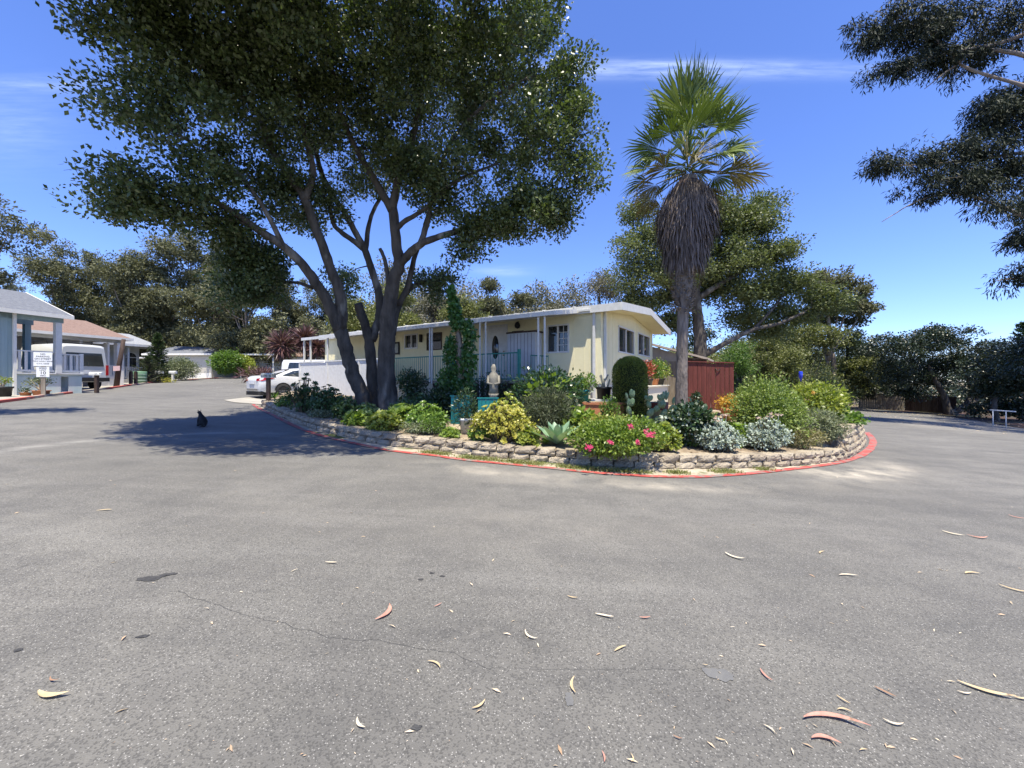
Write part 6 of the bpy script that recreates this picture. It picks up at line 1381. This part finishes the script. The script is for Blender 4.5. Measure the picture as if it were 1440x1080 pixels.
shrub('silver_creeper', 'silvery hanging growth spilling down the face of the tall wall', 1165, 620, 34, 46, 2600, .06, ML_sage, cat='plant', narrow=.3, loc=Vector((7.55,9.15,B(7.3,9.5)-.30)), depth=.5, lumps=8, droop=.5)
shrub('broadleaf_plant', 'low green broad leaved plant on the right rim of the tall wall', 1188, 594, 20, 40, 800, .10, ML_green, cat='plant', narrow=.7, loc=Vector((9.2,10.6,B(9.2,10.6))))
shrub('lime_bush', 'small lime green bush behind the black nursery pot', 1112, 592, 32, 36, 1500, .06, ML_lime, cat='bush', narrow=.6, loc=Vector((7.2,10.2,B(7.2,10.2))))
shrub('tall_perennial', 'dark thin leaved perennials below the blue glass bottle', 1118, 592, 62, 46, 1500, .12, ML_dark, cat='plant', narrow=.12, loc=Vector((8.0,11.6,B(8.0,11.6))), up=0)
# bottle ornament on a rod, mask pot
c = ray(1126,530,11.4); t_ = thing('bottle_ornament', 'cobalt blue glass bottle upended on a thin rod among the perennials', 'ornament', (c.x,11.4,B(c.x,11.4))); hz = c.z-B(c.x,11.4)
mb = MB(); mb.tube([(0,0,-.05),(0,0,hz-.1)], .008, 6); mb.build('rod', M_stem, t_); mb = MB(); mb.lathe([(.018,-.14),(.02,-.06),(.05,-.01),(.05,.14),(.04,.16)], (0,0,hz), 14, True, True); mb.build('bottle', mat('cobalt_glass', (.01,.03,.45), (.02,.05,.6), rough=.1, spec=.8), t_)
c = ray(1132,566,10.6); t_ = thing('head_planter', 'small pale pink planter shaped like a face with dark crown', 'planter', (c.x,10.6,B(c.x,10.6))); hz = c.z-B(c.x,10.6)
mb = MB(); mb.lathe([(.06,0),(.08,hz*.5),(.1,hz*.8),(.10,hz+.12),(.07,hz+.16)], (0,0,0), 14, True, True); mb.build('body', M_black, t_); mb = MB(); mb.lathe([(.02,hz-.06),(.07,hz-.02),(.08,hz+.06),(.05,hz+.1)], (0,-.06,0), 12, True, True); mb.build('face', mat('pink_face', (.6,.35,.3), (.7,.45,.4), rough=.6), t_)
# statue
c = ray(694,545,9.9); zs = B(c.x,9.9); t_ = thing('garden_statue', 'white garden statue, darkened as if shaded, standing before the porch rail', 'statue', (c.x,9.9,zs)); hz = ray(694,512,9.9).z-zs
mb = MB(); mb.lathe([(.16,0),(.16,.1),(.10,.12),(.10,hz*.45),(.14,hz*.5)], (0,0,0), 12, True, True); mb.build('pedestal', mat('stone_shade_toned', (.16,.15,.12), (.28,.26,.21), rough=.9, scale=8), t_)  # pale stone coloured dark to stand in for shade on the statue
mb = MB(); mb.tube([(0,0,hz*.5),(.01,0,hz*.62),(0,-.01,hz*.74),(0,0,hz*.82),(0,0,hz*.87),(0,0,hz*.93),(0,0,hz)], [.13,.11,.13,.12,.05,.075,.03], 12, jit=.12, rng=random.Random(1)); mb.tube([(-.12,0,hz*.8),(-.15,-.06,hz*.68),(-.03,-.12,hz*.66)], [.04,.035,.025], 8); mb.tube([(.12,0,hz*.8),(.15,-.06,hz*.68),(.03,-.12,hz*.66)], [.04,.035,.025], 8); mb.build('figure', MATS['stone_shade_toned'], t_)
# potted dark shrubs by the porch
t_ = potted('dark rounded shrub in a black pot before the deck', 580, 562, 11.5, 11, 22, M_black, (46,38,2600,.07,ML_dark,.5), zbase=B(-3.0,11.5))
t_ = potted('dim red pot plant beside the awning posts', 625, 562, 11.2, 10, 20, mat('red_pot', (.25,.03,.02), (.35,.05,.03), rough=.6), (26,26,700,.07,ML_dark,.5), zbase=B(-1.9,11.2))
for i, (px, py, Z, lab, ml, fh, fw, n, lf) in enumerate([(906,520,15.2,'red leaved plant in a pot under the second gable window',ML_red,30,20,500,.10),(922,524,16,'leafy green pot plant on the cream ledge near the far corner',ML_green,28,30,900,.10),(936,526,17.0,'green pot plant at the far end of the ledge beside the palm trunk',ML_yg,30,26,800,.10),(862,522,13.7,'small pot plant on the ledge close to the corner downspout',ML_sage,16,16,300,.07)]):
    lp = hw(.8, 1.5+1.25*i if i < 3 else 1.4, -.198); lp = hw(.8, {0:3.2,1:4.2,2:5.3,3:1.6}[i], -.198); s = lp.y/F; t = thing('potted_plant', lab, 'potted plant', lp, 0, None); pot(t, 7*s, 9*s, M_terra if i % 2 else M_black); o = dome(t, 'foliage', fh*s, fw*s, n, lf, ml, 50+i, .45); o.location = (0,0,8*s)
# teal table with pot left of the corner
c = ray(820,545,10.9); zt2 = B(c.x,10.9); t_ = thing('garden_table', 'teal metal plant stand left of the yellow house corner', 'table', (c.x,10.9,zt2)); h2 = ray(820,566,10.9).z-zt2
mb = MB(); mb.box(-.35,.35,-.2,.2,h2-.03,h2); mb.build('table_top', M_iron, t_)
for x in (-.3,.3):
    for y in (-.16,.16): mb = MB(); mb.bar((x,y,0),(x,y,h2-.03),.03); mb.build('leg', M_iron, t_)
potted('leafy plant in a teal pot on the plant stand by the corner', 820, 566, 10.9, 9, 18, M_teal, (26,34,800,.08,ML_green,.5), zbase=zt2+h2)
shrub('ivy_mound', 'small dark climber growing on the red fence left board', 975, 560, 26, 14, 500, .06, ML_dark, cat='plant', loc=Vector((5.95,12.4,B(5.95,12.4)+.35)), narrow=.8)
# cordylines
def cordyline(label, px, base_py, Z, heads, seed):
    x = (px-720)/F*Z; g = G(x,Z); root = thing('cordyline', label, 'tree', (x,Z,g), 0, 'red cordylines beyond the car'); mb = MB(); r = np.random.default_rng(seed); P = []; D = []
    for (hx, hy, R) in heads:
        c = ray(hx,hy,Z)-Vector((x,Z,g)); mb.tube([(0,0,-.1),(c.x*.3,0,c.z*.5),(c.x,0,c.z)], [.16,.13,.10], 8); n = 420; d = r.normal(0,1,(n,3)); d[:,2] += .12; d = unit(d); P.append(np.tile([c.x,c.y,c.z],(n,1))+d*.08); D.append(d*R/F*Z)
    mb.build('trunk', M_bark, root); P = np.vstack(P); D = np.vstack(D); L = np.linalg.norm(D,axis=1)*(.75+.3*r.random(len(P)))
    mesh_np('crown', leaf_quads(P, D, r.normal(0,.4,(len(P),3))+[0,0,1], L, np.full(len(P), .085), bend=.10), 4, ML_cord, root)
cordyline('red cordyline with one full spiky head behind the sedan roof', 398, 520, 27, [(397,487,27)], 3)
cordyline('red cordyline partly behind the carport roof corner', 432, 520, 28, [(428,478,24),(446,490,20)], 4)
r_, p, s = shrub('red_flax', 'low bronze flax clump left of the sedan boot', 362, 532, 18, 44, 700, .55, ML_cord, cat='plant', narrow=.08, loc=Vector(((366-720)/F*30,30,G(-19,30))))
# hedges and shrubs on the left
def lshrub(name, label, px, py, hpx, wpx, Z, n, leaf, ml, cat='bush', **k):
    x = (px-720)/F*Z; b = ray(px,py,Z); return shrub(name, label, px, py, hpx, wpx, n, leaf, ml, cat=cat, loc=Vector((x,Z,min(b.z, G(x,Z)+.3))), **k)
lshrub('hedge_bush', 'bright green leafy hedge at the right end of the far beige home', 318, 530, 38, 36, 41, 9000, .17, ML_green, narrow=.6, lumps=10)
lshrub('hedge_bush', 'yellow green hedge top under the flat carport roof', 340, 528, 30, 34, 42.5, 5000, .17, ML_yg, narrow=.6)
lshrub('round_bush', 'round clipped grey green bush beside the far driveway', 254, 535, 33, 38, 35, 9000, .13, ML_sage, narrow=.4, lumps=10)
lshrub('flower_bush', 'small pale bush between the cypress column and the round bush', 234, 536, 26, 16, 33, 1500, .12, ML_sage, narrow=.4)
lshrub('yellow_groundcover', 'yellow flowering ground plants at the kerb below the cypress column', 232, 541, 11, 26, 30.5, 1600, .09, ML_gold, cat='plant', narrow=.5)
x = (222-720)/F*30.5
conifer('cypress_column', 'tall narrow cypress column at the corner of the arched window home', (x,30.5,G(x,30.5)), EYE+(535-469)/F*30.5-G(x,30.5), .95, 55, 170, sparse=1.2, ml=leafm('column_leaf', (.02,.04,.012), (.07,.11,.03), transl=.1), z0=.02)
x = (205-720)/F*29
conifer('small_conifer', 'short dark conifer bush in front of the porch rail of the arched window home', (x,29.2,G(x,29)), EYE+(535-501)/F*29-G(x,29), 1.25, 56, 120, sparse=1.4, ml=MATS['column_leaf'], z0=.02)
# bins, posts, mailboxes, signs
x = (197-720)/F*28; t_ = thing('garden_bin', 'round green slatted bin beside the short conifer', 'bin', (x,28,G(x,28)+.02)); mb = MB(); mb.lathe([(.34,0),(.38,.85),(.36,.88),(.001,.9)], (0,0,0), 18); mb.build('barrel', mat('bin_green', (.10,.2,.12), (.16,.28,.18), rough=.5), t_); mb = MB()
for z in (.2,.42,.64): mb.lathe([(.365,z),(.385,z+.03),(.365,z+.06)], (0,0,0), 18, False)
mb.build('hoops', mat('bin_light', (.3,.4,.32)), t_)
t_ = thing('leaning_post', 'dark wooden post leaning against the brown roofed home', 'post', (ray(163,548,24).x, 24, ray(163,548,24).z)); c = ray(174,477,24)-Vector(t_.location); mb = MB(); mb.tube([(0,0,0), (c.x*.45,0,c.z*.5), (c.x,0,c.z)], [.14,.12,.10], 10, jit=.1, rng=random.Random(2)); mb.build('pole', M_darkwood, t_)
mb = MB(); mb.obox((c.x*.42,-.16,c.z*.42), (.42,0,.03), (0,.02,0), (0,0,.3)); mb.build('notice', mat('pink_notice', (.6,.42,.45), (.7,.5,.52)), t_)
for px, top, Z, lab in ((184,527,26,'short dark bollard post left of the pair beside the stairs'),(191,524,26.5,'short dark bollard post right of the pair beside the stairs')):
    x = (px-720)/F*Z; t_ = thing('bollard', lab, 'post', (x,Z,G(x,Z)+.02), 0, 'bollards by the stairs'); mb = MB(); mb.box(-.07,.07,-.07,.07,0,.85); mb.box(-.05,.05,-.05,.05,.85,.9); mb.build('post', M_darkwood, t_)
M_mb = mat('mailbox_white', (.55,.56,.55), (.66,.67,.66), rough=.45); M_mbg = mat('mailbox_grey', (.22,.25,.24), (.3,.33,.32), rough=.5); M_ink = mat('sign_ink', (.02,.02,.02), (.03,.03,.03), rough=.6)
def mailbox(label, px, py, Z, wpx, hpx, postm, boxm, txt, rz=0.0, gz=None, tall=None):
    c = ray(px,py,Z); s = Z/F; g = gz if gz is not None else G(c.x,Z)+.02; t = thing('mailbox', label, 'mailbox', (c.x,Z,g), rz); h = c.z-g; w = wpx*s; hh = hpx*s
    mb = MB(); mb.box(-.06,.06,-.06,.06,0,h-hh/2); mb.build('post', postm, t)
    mb = MB(); prof = [(-.09,0),(.09,0),(.09,hh*.55),(.07,hh*.85),(0,hh),(-.07,hh*.85),(-.09,hh*.55)]; mb.prism([(y,z+h-hh/2+.001) for y,z in prof], 'x', -w/2, w/2); b = mb.build('box', boxm, t)
    mb = MB(); mb.box(w/2*.86,w/2*.94,-.105,-.095,h-hh*.2,h+hh*.4); mb.build('flag', M_black, b)
    if txt: text(txt, hh*.62, M_ink, b, (0,-.096,h-hh*.05), (math.pi/2,0,0))
    return t
mailbox('grey mailbox with dark numbers on a black post at the bed corner', 377.5, 528, 15.3, 18, 6.6, M_darkwood, M_mbg, '176  33', gz=B(ray(377,528,15.3).x,15.3)-.1)
mailbox('white mailbox on a dark post in front of the silver van', 136, 525.5, 18.2, 17, 4.4, M_darkwood, M_mb, '     6 4')
mailbox('white mailbox on a pale post at the kerb before the round bush', 243, 523.5, 30.5, 10, 3.6, M_offw, M_mb, None)
mailbox('white mailbox on a dark post in front of the cypress column', 224, 523.5, 30, 10, 3.6, M_darkwood, M_mb, None)
# road signs on one post
c = ray(61,520,15.6); g = G(c.x,15.6)+.02; t_ = thing('street_sign', 'wooden post with a no parking sign above a speed limit 10 sign', 'sign', (c.x,15.6,g), math.radians(38)); s = 15.6/F
mb = MB(); mb.box(-.06,.06,-.045,.045,0,ray(61,498,15.6).z-g); mb.build('post', M_greywood, t_); M_sign = mat('sign_white', (.72,.73,.72), (.78,.79,.78), rough=.4)
def board(x0,y0,x1,y1,name):
    a = ray(x0,y1,15.6); b = ray(x1,y0,15.6); mb = MB(); w = (b.x-a.x)*.80; zc = (a.z+b.z)/2-g; hh = b.z-a.z; mb.box(-w/2,w/2,-.062,-.05,zc-hh/2,zc+hh/2); o = mb.build(name, M_sign, t_); return o, zc, hh, w
o, zc, hh, w = board(50,495.5,71.5,515,'parking_sign')
for i, (tx, sz) in enumerate((('NO',.085),('PARKING',.085),('ON STREET',.085),('TOW AWAY ZONE',.06),('C.V.C. 22658',.06))): text(tx, sz, M_ink, o, (0,-.064,zc+hh*(.36-.17*i)), (math.pi/2,0,0))
o, zc, hh, w = board(54,516.2,69,530.2,'speed_sign')
for i, (tx, sz, dz) in enumerate((('SPEED',.075,.38),('LIMIT',.075,.18),('10',.17,-.10),('MPH',.075,-.38))): text(tx, sz, M_ink, o, (0,-.064,zc+hh*dz), (math.pi/2,0,0))
# pots by the blue home
def bonsai(label, px, py, Z, rpx, hpx, w, h, ml, kind, n=260):
    c = ray(px,py,Z); s = Z/F; t = thing('potted_plant', label, 'potted plant', (c.x,Z,G(c.x,Z)+.04)); pot(t, rpx*s, hpx*s, kind, taper=.8); mb = MB(); rg = random.Random(px); tips = []
    for k in range(9):
        a = rg.random()*6.28; e = Vector((math.cos(a)*w*s*.5*(.4+.6*rg.random()), math.sin(a)*w*s*.3, hpx*s+h*s*(.5+.5*rg.random()))); mb.tube([(0,0,hpx*s*.8), Vector((e.x*.4,e.y*.4,hpx*s+(e.z-hpx*s)*.35)), e], [.03,.02,.008], 5, cap=False); tips.append(e)
    mb.build('stem', mat('pale_stem', (.32,.26,.18), (.45,.38,.28)), t); r = np.random.default_rng(px); P = np.array([tuple(tips[i]) for i in r.integers(0,9,n)])+r.normal(0,.07,(n,3)); L = .08*(.6+.8*r.random(n)); mesh_np('foliage', leaf_quads(P, r.normal(0,1,(n,3)), r.normal(0,1,(n,3)), L, L*.5), 4, ml, t)
bonsai('branching jade plant in a terracotta pot beside the sign post', 58, 559, 15.9, 9, 7, 36, 18, ML_sage, M_terra, 420)
bonsai('small low pot with a stubby plant between downspout and sign', 36, 560, 15.8, 6, 4, 12, 4, ML_dark, M_terra, 90)
bonsai('wide black bowl with yellow green plant at the left photo edge', 3, 563, 15.0, 10, 14, 14, 10, ML_yg, M_black, 160)
# black and white cat sitting in the oak shade
c = GP(284, 600); cat = thing('cat', 'black cat with white chest sitting on the road in the oak shade', 'cat', c, math.radians(165)); cat.scale = (.86,.86,.86)
bm = bmesh.new()
def skin(name, pts, edges, rad, mt, parent, sub=2):
    me = bpy.data.meshes.new(name); me.from_pydata(pts, edges, []); o = bpy.data.objects.new(name, me); scene.collection.objects.link(o); sk = o.modifiers.new('s', 'SKIN'); sk.use_smooth_shade = True; sb = o.modifiers.new('u', 'SUBSURF'); sb.levels = sub; sb.render_levels = sub
    if not me.skin_vertices: me.skin_vertices.new()
    for v, r_ in zip(me.skin_vertices[0].data, rad): v.radius = (r_, r_) if not isinstance(r_, tuple) else r_
    me.skin_vertices[0].data[0].use_root = True
    dg = bpy.context.evaluated_depsgraph_get(); m2 = bpy.data.meshes.new_from_object(o.evaluated_get(dg)); scene.collection.objects.unlink(o); bpy.data.objects.remove(o)
    m2.materials.clear(); m2.materials.append(mt); m2.polygons.foreach_set('use_smooth', [True]*len(m2.polygons)); return link(bpy.data.objects.new(name, m2), parent)
bm.free()
M_fur = mat('black_fur', (.008,.008,.009), (.02,.02,.02), rough=.8, scale=20); M_wfur = mat('white_fur', (.5,.48,.46), (.62,.6,.58), rough=.9)
# local x forward
pts = [(-.07,0,.10),(-.03,0,.20),(.03,0,.30),(.065,0,.375),(.10,0,.43),(.165,0,.415), (.08,.045,.22),(.085,.05,.10),(.10,.05,.015), (.08,-.045,.22),(.085,-.05,.10),(.10,-.05,.015), (-.02,.09,.09),(.05,.10,.03), (-.02,-.09,.09),(.05,-.10,.03), (-.15,.02,.04),(-.20,.10,.025),(-.15,.19,.022)]
edges = [(0,1),(1,2),(2,3),(3,4),(4,5),(2,6),(6,7),(7,8),(2,9),(9,10),(10,11),(0,12),(12,13),(0,14),(14,15),(0,16),(16,17),(17,18)]
skin('body', pts, edges, [.105,.090,.062,.038,.058,.026,.03,.024,.022,.03,.024,.022,.055,.028,.055,.028,.024,.02,.014], M_fur, cat)
mb = MB()
for s_ in (-1,1): mb.add([(.09,s_*.018,.475),(.095,s_*.055,.46),(.12,s_*.035,.47),(.097,s_*.043,.503)], [(0,1,3),(1,2,3),(2,0,3)])
mb.build('ears', M_fur, cat); mb = MB(); mb.lathe([(.001,-.07),(.035,-.04),(.04,.0),(.028,.05),(.001,.07)], (.088,0,.29), 12); mb.build('white_chest', M_wfur, cat)
mb = MB(); 
for s_ in (-1,1): mb.lathe([(.001,-.008),(.008,0),(.001,.008)], (.158,s_*.024,.44), 8)
mb.build('eyes', mat('cat_eye', (.3,.32,.05), rough=.2), cat)
# white horizontal barrier on the right verge
a = ray(1398,597,22.6); b = ray(1412,600,22.2); g1 = G(a.x,22.6); t_ = thing('barrier_rail', 'white pipe rail on two thin posts at the right road edge', 'barrier', (a.x,22.6,g1)); zr = ray(1398,577,22.6).z-g1
e = ray(1429,579,22.0)-Vector((a.x,22.6,g1)); s0 = ray(1392,576.5,22.7)-Vector((a.x,22.6,g1))
mb = MB(); mb.tube([s0, e], .035, 8); mb.build('rail', M_white, t_)
for q in (.0, .5): pp = Vector(s0).lerp(e, .12+q); mb = MB(); mb.tube([(pp.x,pp.y,-.25),(pp.x,pp.y,pp.z)], .025, 8); mb.build('post', M_white, t_)
# fences on the right
def gfence(label, p1, p2, Z1, Z2, h, mt, seed):
    a = ray(*p1, Z1); b = ray(*p2, Z2); return board_fence('wooden_fence', label, (a.x,Z1), (b.x,Z2), h, .18, mt, G(a.x,Z1), G(b.x,Z2), seed=seed, cap=False)
gfence('sunlit grey board fence at the bend of the right road', (1208,575), (1272,580), 45, 42.5, 1.75, M_greywood, 4)
gfence('dark board fence continuing right behind the forked oak', (1273,580), (1345,585), 42.6, 38.5, 1.75, M_darkwood, 5)

# ------------------------------------------------------------------ fallen leaves
ML_f = {'tan': leafm('fallen_tan', (.44,.33,.19), (.62,.49,.30), rough=.8, transl=.1, island=0, scale=30, c3=(.20,.13,.08), c3s=22, c3t=(.60,.75)), 'pink': leafm('fallen_pink', (.40,.18,.14), (.55,.30,.23), rough=.8, transl=.1, island=0, scale=30, c3=(.20,.13,.08), c3s=22, c3t=(.60,.75)), 'pale': leafm('fallen_pale', (.55,.46,.34), (.72,.64,.50), rough=.8, transl=.1, island=0, scale=30, c3=(.20,.13,.08), c3s=22, c3t=(.60,.75)), 'brown': leafm('fallen_brown', (.24,.13,.08), (.36,.22,.14), rough=.8, transl=.05, island=0)}
def sickle(Lm, W, curve, curl, n=9):
    V = []; fs = []
    for k in range(n+1):
        u = k/n; w = W*math.sin(math.pi*min(1,u*.93+.05))**.8*.5; x = (u-.5)*Lm; y = curve*Lm*(4*(u-.5)**2-.5)*.5; z = .008+curl*Lm*(abs(u-.45)*1.3)**2
        V += [(x, y-w, z+w*.35), (x, y, z), (x, y+w, z+w*.35)]
    for k in range(n): b = k*3; fs += [(b,b+3,b+4,b+1),(b+1,b+4,b+5,b+2)]
    return V, fs
LV = [(72,982,54,-3,'tan','widest tan leaf lying alone near the lower left corner'),(75,963,22,-12,'brown','thin brown leaf just above the wide tan leaf at lower left'),(542,864,30,72,'pink','reddish sickle leaf standing out upright in the middle distance'),(616,855,12,30,'pink','small reddish leaf to the right of the red sickle leaf'),
 (612,939,26,-28,'tan','ragged tan leaf with toothed edge in the centre foreground'),(674,997,24,35,'tan','bent tan leaf right of the ragged one'),(506,1022,26,-40,'pale','curled cream leaf in the bottom centre left'),(806,966,26,82,'tan','upright yellow leaf beside a smooth grey patch'),(745,896,24,-38,'pale','slanted pale leaf left of centre right'),(872,916,24,22,'tan','tan leaf between the slanted pale leaf and the grey patch'),
 (850,869,28,-12,'pale','crumpled pale leaf cluster, biggest at mid distance'),(907,872,18,0,'pink','flat pink leaf right of the crumpled cluster'),(805,843,16,-12,'tan','thin tan leaf behind the crumpled cluster'),(1077,954,20,-80,'pink','short pinkish red leaf standing end on'),(1172,1018,92,-10,'pink','longest pink bark-like strip near the lower right'),(1160,1044,40,-14,'pink','pink strip just below the longest one'),
 (1186,988,16,-60,'tan','short yellow leaf above the long pink strip'),(1257,1021,26,-18,'pale','pale strip right of the long pink strip'),(1388,976,60,-24,'tan','long tan strip pointing at the right edge'),(1357,980,18,-10,'pale','stubby cream leaf left of the long tan strip'),(1436,987,20,-8,'tan','broad tan leaf cut by the right edge'),(1428,831,26,-30,'tan','tan leaf at the right edge, mid distance'),
 (1366,808,24,0,'tan','wide orange tan leaf pair in the right middle'),(1376,757,32,-9,'pink','long thin pink strip in the right middle distance'),(1340,752,20,-28,'pale','pale crossed strip left of the thin pink strip'),(1432,729,14,-30,'pink','small pink leaf near the right edge far off'),(1155,778,14,14,'tan','small tan leaf alone right of centre'),(1033,785,22,-28,'pale','white looking slender leaf in the centre distance'),(1192,811,28,-3,'pale','very thin pale strip on the centre right'),
 (466,793,20,-3,'pale','faint pale strip left of centre'),(147,719,20,6,'tan','tan leaf far off on the left road'),(291,859,9,-10,'pale','small cream scrap near the crack at left'),(414,804,8,40,'pale','pale leaf fleck in the left middle distance'),(1013,1046,14,-20,'tan','orange brown leaf near the bottom right of centre'),(953,1045,14,-25,'brown','orange leaf at the bottom just right of centre'),(849,1072,18,88,'pink','pinkish leaf cut by the bottom edge'),(889,1073,14,80,'tan','yellow leaf cut by the bottom edge'),(1083,1033,16,-60,'pale','thin whitish leaf near the bottom right'),
 (1245,977,22,-50,'brown','pinkish brown crumpled leaf, bottom right'),(1030,884,8,0,'pale','pale fleck just beyond the grey patch'),(992,938,8,-8,'tan','tan leaf at the upper edge of the grey patch'),(1214,1060,14,5,'tan','small tan leaf pair under the pale strip, bottom right'),(1187,1003,20,-12,'tan','tan leaf touching the upper side of the long pink strip'),(350,733-4,0,0,'',''),(735,687+20,0,0,'','')]
for i, (px, py, Lp, ang, col, lab) in enumerate(LV):
    if not Lp: continue
    c = GP(px, py); kx = F/c.y; ky = F*1.5/(c.y*c.y)   # px per metre across / along the view
    a = math.radians(ang); du, dv = math.cos(a)*Lp/kx, math.sin(a)*Lp/ky; Lm = .88*min(.42 if Lp > 50 else .19, math.hypot(du, dv)); th = math.atan2(dv, du); rg = random.Random(i)
    V, fs = sickle(Lm, Lm*(.10 if Lp > 80 else rg.uniform(.11,.19)) , rg.uniform(-.5,.5), rg.uniform(.05,.20)); mb = MB(); mb.add(V, fs, True); o = mb.build('fallen_leaf', ML_f[col], label=lab, cat='leaf', group='fallen eucalyptus leaves on the road'); o.location = (c.x, c.y, G(c.x,c.y)+.002); o.rotation_euler = (.043*0, 0, th)
# countless small scraps
r = np.random.default_rng(17); pts = []
while len(pts) < 320:
    px, py = r.uniform(0,1440), 655+425*r.random()**1.6
    dens = .25+.75*(px/1440)**1.3
    if r.random() > dens: continue
    c = GP(px, py)
    if inpoly(c.x, c.y, ISLAND): continue
    pts.append((c.x, c.y, c.z+.006))
P = np.array(pts); n = len(P); a = r.uniform(0,6.28,n); D = np.c_[np.cos(a), np.sin(a), r.normal(0,.1,n)]; L = .008+.045*r.random(n)**2.6
mesh_np('leaf_litter', leaf_quads(P, D, np.tile([0,0,1.],(n,1))+r.normal(0,.25,(n,3)), L, L*.24), 4, leafm('litter', (.36,.24,.15), (.72,.62,.46), rough=.8, transl=.05, island=.95), kind='stuff', label='tiny scattered scraps of dry leaf and bark on the asphalt', cat='leaf litter')
lr = []; 
for i in range(900):
    x, y = r.uniform(22,44), r.uniform(14,44); q = None
    if x < 45 and y > 13: lr.append((x,y,G(x,y)+.045))
P = np.array(lr); n = len(P); a = r.uniform(0,6.28,n); L = .08+.12*r.random(n)
mesh_np('leaf_litter', leaf_quads(P, np.c_[np.cos(a), np.sin(a), 0*a], np.tile([0,0,1.],(n,1))+r.normal(0,.3,(n,3)), L, L*.3), 4, MATS['litter'], kind='stuff', label='dry leaves strewn over the right verge and road edge', cat='leaf litter')
# bed litter and small stones on the soil
lr = []
while len(lr) < 2600:
    x, y = r.uniform(-10,11), r.uniform(5.5,15)
    if inpoly(x, y, ISLAND): lr.append((x,y,B(x,y)+.012))
P = np.array(lr); n = len(P); a = r.uniform(0,6.28,n); L = .02+.05*r.random(n)
mesh_np('bed_litter', leaf_quads(P, np.c_[np.cos(a), np.sin(a), r.normal(0,.3,n)], np.tile([0,0,1.],(n,1))+r.normal(0,.5,(n,3)), L, L*.45), 4, leafm('bed_chips', (.10,.06,.035), (.55,.44,.30), rough=.9, transl=.05, island=.95), kind='stuff', label='dry leaf and bark litter covering the soil of the bed', cat='leaf litter')
